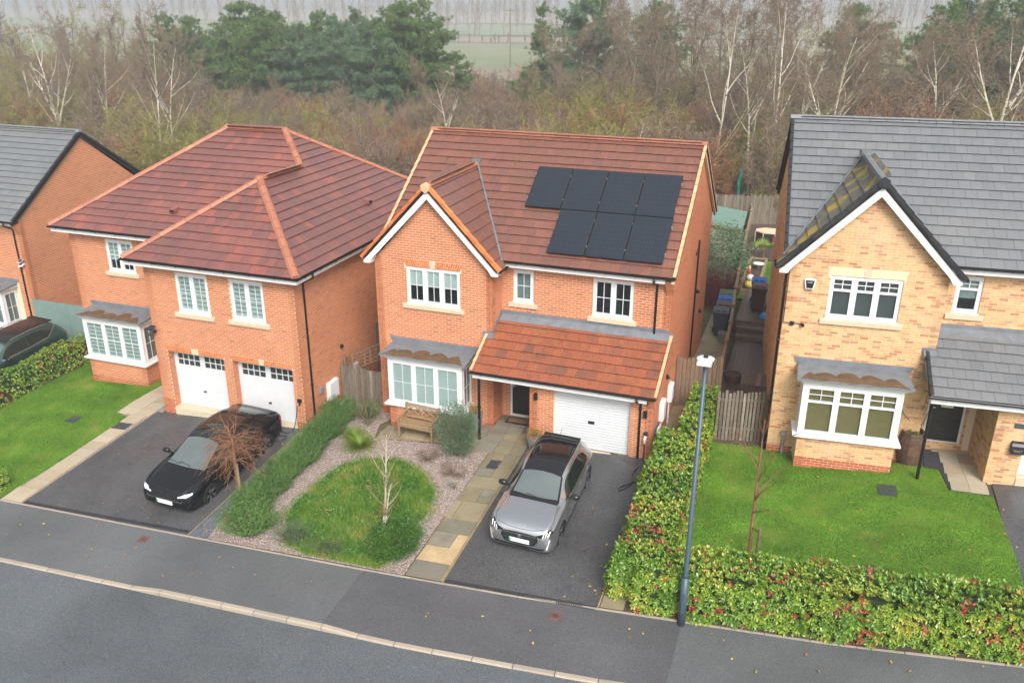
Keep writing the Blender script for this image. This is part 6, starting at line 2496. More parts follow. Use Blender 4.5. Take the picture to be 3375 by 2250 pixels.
def hedge(name, label, boxes, rose, ln, mats, redprob=.05, core=None, loc=None, bump_=.14, group=None, yellow=0):
    """boxes: (x0,x1,y0,y1,h); rosettes of leaves on tops and sides of the joined volume"""
    x0, y0 = boxes[0][0], boxes[0][2]
    t = thing(name, label, 'hedge', (x0, y0, zg(x0, y0)), 0, group)
    org = np.array([x0, y0, zg(x0, y0)])
    P, N = [], []
    for (a, b, c, d, h) in boxes:
        w, l = b-a, d-c
        areas = np.array([w*l, l*h, l*h, w*h, w*h])
        n = int(areas.sum()*rose)
        k = npr.choice(5, n, p=areas/areas.sum())
        u, v = npr.random(n), npr.random(n)
        p = np.zeros((n, 3))
        q = np.zeros((n, 3))
        m_ = k == 0
        p[m_] = np.stack([a+u[m_]*w, c+v[m_]*l, np.full(m_.sum(), h)], 1); q[m_] = (0, 0, 1)
        for kk, xx, nx in ((1, a, -1), (2, b, 1)):
            m_ = k == kk
            p[m_] = np.stack([np.full(m_.sum(), xx), c+u[m_]*l, v[m_]*h], 1); q[m_] = (nx, 0, .25)
        for kk, yy, ny in ((3, c, -1), (4, d, 1)):
            m_ = k == kk
            p[m_] = np.stack([a+u[m_]*w, np.full(m_.sum(), yy), v[m_]*h], 1); q[m_] = (0, ny, .25)
        # drop points buried in another box
        keep = np.ones(n, bool)
        for o in boxes:
            if o is (a, b, c, d, h):
                continue
            keep &= ~((p[:, 0] > o[0]+.02) & (p[:, 0] < o[1]-.02) & (p[:, 1] > o[2]+.02) & (p[:, 1] < o[3]-.02) & (p[:, 2] < o[4]-.02))
        p, q = p[keep], q[keep]
        # round the shoulders
        P.append(p)
        N.append(q)
    P, N = np.concatenate(P), _norm(np.concatenate(N))
    f = vnoise(P, 1.1, 3)*1.3+vnoise(P, 3.1, 9)*.7
    side = 1-np.abs(N[:, 2])
    hh = np.max([b[4] for b in boxes])
    round_ = -.16*np.clip((P[:, 2]/hh-.75)/.25, 0, 1)*side
    P = P+N*(f*bump_+round_+npr.normal(size=len(P))*.03)[:, None]
    P[:, 2] = np.maximum(P[:, 2], .03)
    P[:, 2] += zg_np(P[:, 0], P[:, 1])
    k = 6
    n = len(P)
    red = (vnoise(P, 1.6, 21) > .22) & (npr.random(n) < redprob*4) | (npr.random(n) < redprob*.4)
    c = np.repeat(P, k, 0)
    nn = np.repeat(N, k, 0)
    ang = np.tile(np.arange(k)*2*np.pi/k, n)+np.repeat(npr.uniform(0, 6.28, n), k)
    up = np.broadcast_to(np.array([.3, .2, 1.]), nn.shape)
    a1 = _norm(np.cross(nn, up+npr.normal(size=nn.shape)*.2))
    a2 = np.cross(nn, a1)
    rad = a1*np.cos(ang)[:, None]+a2*np.sin(ang)[:, None]
    tilt = npr.uniform(.2, .9, (len(c), 1))
    d = rad+nn*tilt+np.array([0, 0, .25])
    nrm = nn*1.0-rad*tilt*.6+npr.normal(size=nn.shape)*.25
    L = npr.uniform(ln*.65, ln*1.15, len(c))
    midx = np.repeat(red.astype(int), k)
    me = leaf_mesh(name, c-org+npr.normal(size=c.shape)*.008, d, nrm, L, L*.42, mats, midx)
    link('foliage', me, t, kind='stuff')
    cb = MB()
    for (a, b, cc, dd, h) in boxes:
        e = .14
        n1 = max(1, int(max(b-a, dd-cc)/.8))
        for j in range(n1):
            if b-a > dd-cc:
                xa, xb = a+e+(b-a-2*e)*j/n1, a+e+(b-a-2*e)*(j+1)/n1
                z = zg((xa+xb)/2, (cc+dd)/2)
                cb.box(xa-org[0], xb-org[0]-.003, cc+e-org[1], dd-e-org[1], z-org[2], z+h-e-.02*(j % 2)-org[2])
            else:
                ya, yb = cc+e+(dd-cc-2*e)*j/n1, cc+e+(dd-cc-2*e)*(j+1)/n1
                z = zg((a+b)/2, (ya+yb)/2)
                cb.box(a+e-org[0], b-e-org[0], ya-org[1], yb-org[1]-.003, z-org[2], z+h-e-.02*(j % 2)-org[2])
    cb.build('shade_core', M[core or 'shade_core'], t, kind='stuff')  # solid dark boxes added under the leaves to block light and deepen gaps
    return t
fr = []
x = 10.0
while x < 18.8:
    yb_ = y_back(x+.45)
    fr.append((x, x+.93, yb_+.10, yb_+1.12, 1.08))
    x += .9
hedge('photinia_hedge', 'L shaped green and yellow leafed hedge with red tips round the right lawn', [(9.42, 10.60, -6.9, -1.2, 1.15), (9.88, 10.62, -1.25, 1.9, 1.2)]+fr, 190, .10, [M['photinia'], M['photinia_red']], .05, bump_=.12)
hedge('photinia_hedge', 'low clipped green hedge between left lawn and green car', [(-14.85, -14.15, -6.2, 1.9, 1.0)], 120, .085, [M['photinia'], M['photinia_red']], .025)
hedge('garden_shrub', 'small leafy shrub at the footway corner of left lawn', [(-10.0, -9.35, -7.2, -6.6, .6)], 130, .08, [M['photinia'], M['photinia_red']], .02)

def spiky(name, label, x, y, rx, ry, h, nst, mat, cat='shrub', group=None, lpn=26, ln=.05, wd=.007, spread=.35, base=0.):
    """shrub of upright stems clothed in narrow leaves"""
    z = zg(x, y)+base
    t = thing(name, label, cat, (x, y, z), 0, group)
    r_ = np.sqrt(npr.random(nst))
    a = npr.uniform(0, 2*np.pi, nst)
    bx, by = r_*np.cos(a)*rx, r_*np.sin(a)*ry
    hh = h*(1-.45*r_**2)*npr.uniform(.72, 1.1, nst)
    tipx = bx*(1+spread)+npr.normal(size=nst)*.05
    tipy = by*(1+spread)+npr.normal(size=nst)*.05
    s = npr.uniform(.25, 1., (nst, lpn))
    c = np.stack([bx[:, None]*(.7)+(tipx-bx*.7)[:, None]*s**1.3, by[:, None]*.7+(tipy-by*.7)[:, None]*s**1.3, hh[:, None]*s], -1).reshape(-1, 3)
    rad = rand_dirs(len(c))
    d = rad*.8+np.array([0, 0, .8])
    me = leaf_mesh(name, c, d, rand_dirs(len(c)), npr.uniform(ln*.6, ln*1.2, len(c)), wd, M[mat])
    link('foliage', me, t, kind='stuff')
    mb = MB()
    for k in range(min(nst, 60)):
        mb.tube([(bx[k]*.5, by[k]*.5, 0), (tipx[k]*.95, tipy[k]*.95, hh[k]*.85)], [.012, .003], 4, cap=False)
    mb.build('stems', M['bark'], t, kind='stuff')
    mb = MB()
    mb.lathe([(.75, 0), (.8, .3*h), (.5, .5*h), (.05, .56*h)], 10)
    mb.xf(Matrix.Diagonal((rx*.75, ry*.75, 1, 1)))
    mb.build('shrub_core', M['shade_core'], t)  # solid core whose dark colour stands for shade inside the shrub
    return t
ROS = [(-.60, -6.70, .72, .62, .72, 'at the footway end'), (-1.0, -5.85, .50, .55, .75, 'second from the footway'), (-.92, -5.05, .46, .55, .80, 'third from the footway'), (-.98, -4.25, .46, .55, .85, 'fourth from the footway'),
       (-.90, -3.45, .48, .55, .90, 'fifth from the footway'), (-1.0, -2.65, .46, .55, .90, 'sixth from the footway'), (-.95, -1.85, .48, .55, .90, 'second from the fence'), (-1.1, -.95, .52, .55, .90, 'nearest the weathered fence')]
for x, y, rx, ry, h, w_ in ROS:
    spiky('rosemary_bush', 'dark green spiky rosemary bush in the row between drives, %s' % w_, x, y, rx, ry, h, 420, 'rosemary', group='rosemary row', lpn=34, ln=.07, wd=.012)
spiky('rosemary_bush', 'small dark green spiky bush against fence left of bay window', -.35, -.35, .4, .35, .6, 160, 'rosemary', lpn=26, ln=.055, wd=.009)
spiky('euphorbia_clump', 'loose pale green spiky clump at the front left of the mound', .95, -6.75, .6, .45, .42, 130, 'olive', lpn=22, ln=.06, wd=.009)
spiky('euphorbia_clump', 'loose green spiky clump at the front middle of the mound', 2.1, -7.0, .6, .35, .38, 120, 'rosemary', lpn=20, ln=.06, wd=.009)
def tuft(label, x, y, r_, n, ln, mat='sedge'):
    t = thing('sedge_clump', label, 'ornamental grass', (x, y, zg(x, y)))
    a = npr.uniform(0, 2*np.pi, n)
    el = npr.uniform(.35, 1.35, n)
    L = npr.uniform(.6, 1.1, n)*ln
    v = []
    f = []
    for k in range(n):
        d = np.array([math.cos(a[k]), math.sin(a[k])])
        s_ = np.array([-d[1], d[0]])*.006
        b = d*r_*.25*npr.random()
        prev = None
        i = len(v)
        for j in range(4):
            u = j/3
            rr = L[k]*(math.cos(el[k])*u+.25*u*u)
            zz = L[k]*(math.sin(el[k])*u-.42*u*u*(1.2-el[k]*.5))
            p = b+d*rr
            w = s_*(1-u*.85)
            v += [(p[0]-w[0], p[1]-w[1], max(zz, .01)), (p[0]+w[0], p[1]+w[1], max(zz, .01))]
        for j in range(3):
            q = i+2*j
            f.append((q, q+1, q+3, q+2))
    me = bpy.data.meshes.new('blades')
    me.from_pydata(v, [], f)
    me.materials.append(M[mat])
    link('blades', me, t, kind='stuff')
tuft('large arching yellow green sedge clump beside the patio', .35, -2.25, .5, 700, .62)
tuft('smaller arching yellow green sedge clump behind the large one', -.12, -1.75, .35, 450, .5)
def leafy(name, label, x, y, rx, ry, h, n, mat, ln, wd, cat='shrub', base=0., stems=14, zlo=.15, parent=None, core=True, clump=.35):
    """rounded bush: leaves gathered in clumps through its volume"""
    if parent is None:
        t = thing(name, label, cat, (x, y, zg(x, y)+base))
        off = np.zeros(3)
    else:
        t = parent
        off = np.array([0, 0, base])
    nc = max(8, n//45)
    cd_ = rand_dirs(nc)*np.cbrt(npr.uniform(.25, 1, (nc, 1)))
    cc = cd_*np.array([rx, ry, h*(1-zlo)/2])+np.array([0, 0, h*(zlo+(1-zlo)/2)])
    k = npr.integers(0, nc, n)
    c = cc[k]+npr.normal(size=(n, 3))*clump*np.array([rx, ry, h/2])*.45
    c[:, 2] = np.maximum(c[:, 2], .02)
    out = _norm(c-np.array([0, 0, h*.4]))
    d = out*.7+rand_dirs(n)*.9+np.array([0, 0, .35])
    me = leaf_mesh(name, c+off, d, rand_dirs(n)+np.array([0, 0, .6]), npr.uniform(ln*.6, ln*1.2, n), wd, M[mat])
    link('foliage', me, t, kind='stuff')
    mb = MB()
    for q in range(stems):
        p = cc[q % nc]
        mb.tube([off+np.array([p[0]*.12, p[1]*.12, 0]), off+p*np.array([.5, .5, .6]), off+p], [.014, .009, .003], 5, cap=False)
    mb.build('stems', M['bark'], t, kind='stuff')
    return t
leafy('olive_bush', 'grey green olive bush in gravel in front of the bay window', 3.55, -2.05, .55, .52, 1.55, 10500, 'olive', .07, .019, stems=30, zlo=.10, clump=.42)
leafy('potted_plant', None, 0, 0, .2, .2, .34, 900, 'dead_leaf', .045, .02, parent=POT1, base=.54, stems=6)
leafy('potted_plant', None, 0, 0, .21, .21, .36, 1500, 'dead_leaf', .035, .015, parent=POT2, base=.32, stems=6)
leafy('cotoneaster_bush', 'dense dark green low bush at the footway corner of gravel bed', 3.75, -6.55, .66, .78, .68, 13000, 'cotoneaster', .045, .024, zlo=.0, stems=10, clump=.26)
leafy('heather_clump', 'brown withered heather clump in gravel left of olive bush', 2.75, -2.45, .38, .32, .32, 1800, 'heather', .05, .006, zlo=0, stems=20)
leafy('heather_clump', 'brown withered heather clump in gravel in front of olive bush', 3.85, -3.0, .42, .36, .30, 2000, 'heather', .05, .006, zlo=0, stems=20)
leafy('lavender_tuft', 'tiny grey green tuft in gravel beside sandstone path', 4.12, -3.65, .14, .14, .18, 300, 'olive', .04, .008, zlo=0, stems=6)
leafy('back_shrub', 'large dark green leafy shrub behind solar panel house beside garden fence', 8.75, 16.2, 1.35, 2.6, 2.5, 7000, 'olive', .13, .06, stems=20)
def red_stems():
    t = thing('dogwood_shrub', 'mass of bare dark red stems in front of green back shrub', 'shrub', (8.9, 13.6, zg(8.9, 13.6)))
    mb = MB()
    for k in range(330):
        a, r_ = rnd.uniform(0, 6.28), math.sqrt(rnd.random())*1.0
        p = (math.cos(a)*r_, math.sin(a)*r_*1.2, 0)
        h = rnd.uniform(.9, 1.9)
        q = (p[0]*1.35+rnd.gauss(0, .15), p[1]*1.35+rnd.gauss(0, .15), h)
        mb.tube([p, ((p[0]+q[0])/2+rnd.gauss(0, .04), (p[1]+q[1])/2, h*.55), q], [.014, .010, .004], 3, cap=False)
    mb.build('stems', plain('dogwood', (.16, .035, .04), .6, var=.4, scale=4), t, kind='stuff')
red_stems()
leafy('barrel_plant', None, 0, 0, .16, .16, .30, 260, 'sedge', .07, .04, parent=BARREL, base=.74, stems=5)

M_ = M
def weeds():
    x, y = scatter(ISL, 9000)
    k = np.array([mnoise.noise(Vector((a*1.6, b*1.6, 3.))) for a, b in zip(x, y)]) > .02
    x, y = x[k], y[k]
    n = len(x)
    c = np.stack([x, y, zg_np(x, y)+mound(x, y)+npr.uniform(.03, .13, n)], 1)
    me = leaf_mesh('mound_weeds', c, rand_dirs(n)+np.array([0, 0, .3]), rand_dirs(n)*.5+np.array([0, 0, 1.]), npr.uniform(.05, .10, n), npr.uniform(.025, .05, n), M['weed'])
    link('mound_weeds', me, None, 'leafy weeds spreading through the mound grass', 'weeds', None, 'stuff')
weeds()
# ------------------------------------------------------------------ trees: a small growth model
class Grow:
    def __init__(s, seed):
        s.r = random.Random(seed)
        s.tubes = []     # (path, radii)
        s.thin = []      # (p0, p1, w)
    def branch(s, p, d, L, r_, lvl, cfg):
        c = cfg[lvl]
        n = c['seg']
        path, rad = [Vector(p)], [r_]
        q = Vector(p)
        d = Vector(d).normalized()
        step = L/n
        kids = []
        for k in range(n):
            j = c['wander']
            d = (d+Vector((s.r.gauss(0, j), s.r.gauss(0, j), s.r.gauss(0, j)+c['up']))).normalized()
            q = q+d*step
            path.append(q.copy())
            rad.append(max(r_*(1-(k+1)/n*c['taper']), .002))
            if lvl+1 < len(cfg) and (k+1)/n >= c['bare']:
                m_ = c['kids']/n/(1-c['bare'])
                cnt = int(m_)+(1 if s.r.random() < m_-int(m_) else 0)
                for _ in range(cnt):
                    kids.append((q-d*step*s.r.random(), d.copy(), (k+1)/n, rad[-1]))
        if r_ > c.get('thin', .011):
            s.tubes.append((path, rad, c.get('sides', 5)))
        else:
            for a, b, w in zip(path, path[1:], rad):
                s.thin.append((a, b, w))
        for (kp, kd, f, kr) in kids:
            a = s.r.uniform(0, 6.283)
            perp = kd.orthogonal().normalized()
            perp = Matrix.Rotation(a, 3, kd) @ perp
            ang = R(s.r.gauss(c['angle'], c['angle']*.22))
            nd = kd*math.cos(ang)+perp*math.sin(ang)
            s.branch(kp, nd, L*c['len']*(1.05-f*c['short'])*s.r.uniform(.7, 1.25), min(kr*.8, r_*c['rk']), lvl+1, cfg)
    def meshes(s, name, mat_thick, mat_thin, wscale=1.0, minw=0.):
        mb = MB()
        for path, rad, sd_ in s.tubes:
            mb.tube(path, rad, sd_, cap=False)
        thick = mb.mesh(name+'_wood', mat_thick, smooth=True)
        if s.thin:
            A = np.array([a for a, b, w in s.thin], np.float32)
            B = np.array([b for a, b, w in s.thin], np.float32)
            W = np.maximum(np.array([w for a, b, w in s.thin], np.float32)*wscale, minw)[:, None]
            d = _norm(B-A)
            side = _norm(np.cross(d, np.random.default_rng(1).normal(size=d.shape)))
            v = np.stack([A-side*W, A+side*W, B+side*W*.5, B-side*W*.5], 1).reshape(-1, 3)
            thin = mesh_np(name+'_twigs', v, np.arange(len(v)).reshape(-1, 4), 4, mat_thin)
        else:
            thin = None
        return thick, thin
def L_(seg, wander, up, taper, bare, kids, angle, ln, short, rk, thin=.011, sides=5):
    return dict(seg=seg, wander=wander, up=up, taper=taper, bare=bare, kids=kids, angle=angle, len=ln, short=short, rk=rk, thin=thin, sides=sides)
def put_tree(name, label, cat, x, y, me, rz=0., sc=1., group=None, trunk='trunk', crown='crown', z=None, tilt=0):
    t = thing(name, label, cat, (x, y, zg(x, y) if z is None else z), rz, group)
    t.scale = (sc, sc, sc)
    if tilt:
        t.rotation_euler = (tilt, 0, rz)
    link(trunk, me[0], t)
    if me[1]:
        link(crown, me[1], t, kind='stuff')
    return t
# young birch in the gravel garden: two thin white stems
g = Grow(3)
cfg = [L_(10, .03, .01, .8, .25, 16, 32, .34, .5, .35, .004, 8), L_(5, .10, .02, .9, .3, 5, 40, .5, .5, .5, .004, 4), L_(3, .15, .0, .9, .3, 0, 40, .5, .5, .5, .01)]
g.branch((0, 0, 0), (.02, .01, 1), 3.15, .034, 0, cfg)
g.branch((.02, 0, .25), (.14, .05, 1), 1.6, .024, 0, cfg)
put_tree('young_birch', 'slender young birch with twin white stems on garden mound', 'tree', 3.30, -6.30, g.meshes('young_birch', M['birch'], M['twig_orange'], 1., .0035))
# weeping cherry beside the black car
g = Grow(12)
g.tubes.append(([Vector((0, 0, 0)), Vector((-.03, .02, .8)), Vector((.02, -.02, 1.6)), Vector((.0, .0, 1.95))], [.055, .05, .042, .03], 8))
r4 = random.Random(5)
for k in range(50):
    a = r4.uniform(0, 6.283)
    d = Vector((math.cos(a), math.sin(a), r4.uniform(.0, 1.1))).normalized()
    p = Vector((0, 0, r4.uniform(1.15, 1.95)))
    path, rad = [p.copy()], [.011]
    n = 9
    for j in range(n):
        d = (d+Vector((r4.gauss(0, .28), r4.gauss(0, .28), r4.gauss(0, .22)-.17))).normalized()
        p = p+d*.115*r4.uniform(.7, 1.2)
        path.append(p.copy())
        rad.append(.011*(1-(j+1)/n*.75))
        for q in range(3):
            if r4.random() < .85:
                a2 = r4.uniform(0, 6.283)
                e = (d+Vector((math.cos(a2), math.sin(a2), r4.uniform(-.6, .5)))*.8).normalized()
                p2 = p.copy()
                for i_ in range(3):
                    e = (e+Vector((r4.gauss(0, .2), r4.gauss(0, .2), r4.gauss(0, .15)-.08))).normalized()
                    g.thin.append((p2.copy(), p2+e*.10, .0038-.0006*i_))
                    p2 = p2+e*.10
    g.tubes.append((path, rad, 5))
for k, (az, ln_) in enumerate(((2.6, .9), (.4, 1.1), (2.9, .6))):
    d = Vector((math.cos(az)*.45, math.sin(az)*.2, 1)).normalized()
    g.branch((0, 0, 1.9), d, ln_, .018, 0, [L_(6, .14, .0, .8, .2, 9, 55, .4, .4, .45, .004, 5), L_(4, .2, -.05, .8, .3, 0, 40, .5, .4, .5, .01)])
put_tree('weeping_cherry', 'bare weeping tree with tangled orange brown branches beside black car', 'tree', -1.78, -5.46, g.meshes('weeping_cherry', M['bark_red'], M['twig_orange'], 1., .0026))
st_ = thing('tree_stake', 'short mossy stake tied to the weeping tree', 'stake', (-1.62, -5.60, zg(-1.6, -5.6)))
mb = MB()
mb.tube([(0, 0, -.1), (-.04, .05, 1.15)], .035, 8)
mb.build('stake_pole', M['timber_edge'], st_)
# young tree on the right lawn
g = Grow(21)
cfg = [L_(9, .02, .005, .75, .42, 10, 42, .36, .35, .42, .004, 8), L_(6, .09, .04, .85, .35, 4, 35, .4, .5, .5, .004, 5), L_(4, .12, .02, .9, .3, 0, 40, .5, .5, .5, .01)]
g.branch((0, 0, 0), (-.02, .0, 1), 3.7, .045, 0, cfg)
put_tree('young_lawn_tree', 'bare young tree with thin reddish branches on the right lawn', 'tree', 12.28, -4.82, g.meshes('young_lawn_tree', M['bark_red'], M['twig_orange'], 1., .005))
st_ = thing('tree_stake', 'dark stake with rubber tie beside the young lawn tree', 'stake', (12.46, -4.98, zg(12.4, -5)))
mb = MB()
mb.tube([(0, 0, -.1), (0, 0, 1.05)], .04, 8)
mb.build('stake_pole', M['bark'], st_)
mb = MB()
mb.tube([(0, 0, .92), (-.18, .15, .94)], .012, 6)
mb.build('tree_tie', M['black_plastic'], st_)
# bare shrub by the weathered fence
g = Grow(31)
for k in range(7):
    a = k*.9
    g.branch((0, 0, 0), (math.cos(a)*.45, math.sin(a)*.35, 1), r4.uniform(1.0, 1.7), .02, 0, [L_(7, .12, .02, .75, .25, 5, 40, .45, .4, .6, .004, 5), L_(4, .15, .02, .85, .3, 3, 40, .5, .4, .5, .004, 4), L_(3, .2, 0, .9, .3, 0, 40, .5, .4, .5, .01)])
put_tree('bare_shrub', 'bare brown many stemmed shrub in front of the weathered fence', 'shrub', -.05, -1.0, g.meshes('bare_shrub', M['bark'], M['twig'], 1., .004), trunk='stems')
# climber in the barrel
g = Grow(41)
for k in range(4):
    g.branch((.02*k, .12, .8), (r4.uniform(-.3, .3), .12, 1), r4.uniform(1.0, 1.7), .014, 0, [L_(8, .2, .03, .7, .2, 4, 60, .4, .4, .6, .003, 5), L_(5, .25, -.02, .85, .3, 0, 40, .5, .4, .5, .004, 4)])
me = g.meshes('climber', M['bark'], M['twig'], 1., .004)
link('climber_stems', me[0], BARREL)
if me[1]:
    link('climber_twigs', me[1], BARREL, kind='stuff')
# bare twiggy seedling at the gate corner
g = Grow(43)
g.branch((0, 0, 0), (.4, -.1, 1), 1.9, .016, 0, [L_(7, .1, .0, .7, .3, 6, 45, .3, .4, .6, .003, 5), L_(4, .2, .02, .85, .3, 0, 40, .5, .4, .5, .004, 4)])
put_tree('bare_sapling', 'thin bare sapling leaning before the buff brick corner', 'tree', 12.25, -.35, g.meshes('bare_sapling', M['bark_red'], M['twig_orange'], 1., .005))

# fallen leaves
LV = [(3.57, -3.6), (3.24, -5.11), (9.01, -6.76), (9.19, -6.65), (8.38, -7.16), (8.8, -7.17), (5.55, -8.48), (5.59, -8.62), (6.78, -8.24), (10.07, -7.8), (10.13, -7.97), (5.03, -5.11), (4.49, -5.13), (4.69, -1.76), (9.09, -2.51), (11.52, -7.3), (15.34, -7.38), (16.98, -7.0), (12.05, -7.62), (11.18, -3.7), (14.65, -.49), (14.73, -2.21), (15.6, -3.86), (16.21, -4.18), (15.73, -3.06), (18.08, -1.37), (18.16, -2.86), (15.19, -3.86), (14.67, -4.12), (-8.53, -5.11), (-8.65, -5.0), (-8.6, -4.77), (-5.56, -6.75), (-4.91, -6.37), (-4.29, -8.52), (-3.21, -9.1), (-3.06, -8.16), (-5.95, -8.31)]
for _ in range(150):
    LV.append((rnd.uniform(-13.5, 18), rnd.uniform(-9.1, -.9)))
LV = [(x, y) for x, y in LV if not (-4.6 < x < -2.2 and -7 < y < -2.4) and not (5.7 < x < 8.1 and -7 < y < -1.4)]
c = np.array([(x, y, zg(x, y)+.042+(0.03 if -7.2 < y else .0)*0) for x, y in LV])
a = npr.uniform(0, 6.28, len(c))
d = np.stack([np.cos(a), np.sin(a), npr.uniform(-.05, .15, len(c))], 1)
me = leaf_mesh('fallen_leaves', c, d, np.tile([0, 0, 1.], (len(c), 1))+npr.normal(size=c.shape)*.2, npr.uniform(.05, .11, len(c)), .05, M['dead_leaf'])
link('fallen_leaves', me, None, 'scattered yellow and brown fallen leaves', 'leaves', None, 'stuff')
# ------------------------------------------------------------------ cars
def carpaint(name, col, metal, rough=.28, coat=1.):
    mt, nt, b = new_mat(name)
    b.inputs['Base Color'].default_value = c4(col)
    b.inputs['Metallic'].default_value = metal
    b.inputs['Roughness'].default_value = rough
    b.inputs['Coat Weight'].default_value = coat
    b.inputs['Coat Roughness'].default_value = .04
    return mt
M['car_glass'] = plain('car_glass', (.012, .016, .016), .05, var=0, spec=.9)
def _screen():
    mt, nt, b = new_mat('windscreen')
    n = noise(nt, 2.2, 3, .5)
    nt.links.new(mix(nt, maprange(nt, n, .35, .65), (.07, .09, .09), (.17, .205, .20)), b.inputs['Base Color'])
    b.inputs['Roughness'].default_value = .05
    b.inputs['Specular IOR Level'].default_value = .9
    b.inputs['Coat Weight'].default_value = 1.
    b.inputs['Coat Roughness'].default_value = .02
    return mt
M['screen'] = plain('windscreen', (.10, .125, .125), .04, var=.12, scale=1.5, spec=.9, coat=1.)
M['car_roof'] = plain('car_roof', (.010, .010, .012), .04, var=0, spec=.7)
M['tyre'] = plain('tyre', (.018, .018, .019), .8, var=.1)
M['alloy_dark'] = plain('alloy_dark', (.03, .03, .032), .3, metal=.6, var=0)
M['alloy_cut'] = plain('alloy_cut', (.62, .62, .64), .25, metal=.9, var=0)
M['lamp_clear'] = plain('lamp_clear', (.55, .60, .66), .1, var=.1, spec=.8)
M['lamp_white'] = plain('lamp_white', (.92, .94, .97), .1, var=0)
M['lamp_red'] = plain('lamp_red', (.45, .01, .03), .15, var=.1, spec=.8)
M['plate'] = plain('plate_white', (.9, .9, .9), .4, var=0)
M['plate_green'] = plain('plate_green', (.02, .45, .12), .4, var=0)
M['seam'] = plain('panel_seam', (.01, .01, .011), .6, var=0)

def spline(tab, x):
    """Catmull-Rom through rows of numbers, first column is the parameter"""
    xs_ = [r_[0] for r_ in tab]
    if x <= xs_[0]:
        return np.array(tab[0][1:], float)
    if x >= xs_[-1]:
        return np.array(tab[-1][1:], float)
    i = max(k for k in range(len(xs_)-1) if xs_[k] <= x)
    p1, p2 = np.array(tab[i][1:], float), np.array(tab[i+1][1:], float)
    h = xs_[i+1]-xs_[i]
    def tan(k):
        if k == 0:
            return (np.array(tab[1][1:], float)-np.array(tab[0][1:], float))/(xs_[1]-xs_[0])
        if k == len(tab)-1:
            return (np.array(tab[-1][1:], float)-np.array(tab[-2][1:], float))/(xs_[-1]-xs_[-2])
        return (np.array(tab[k+1][1:], float)-np.array(tab[k-1][1:], float))/(xs_[k+1]-xs_[k-1])
    u = (x-xs_[i])/h
    return (2*u**3-3*u**2+1)*p1+(u**3-2*u**2+u)*h*tan(i)+(-2*u**3+3*u**2)*p2+(u**3-u**2)*h*tan(i+1)

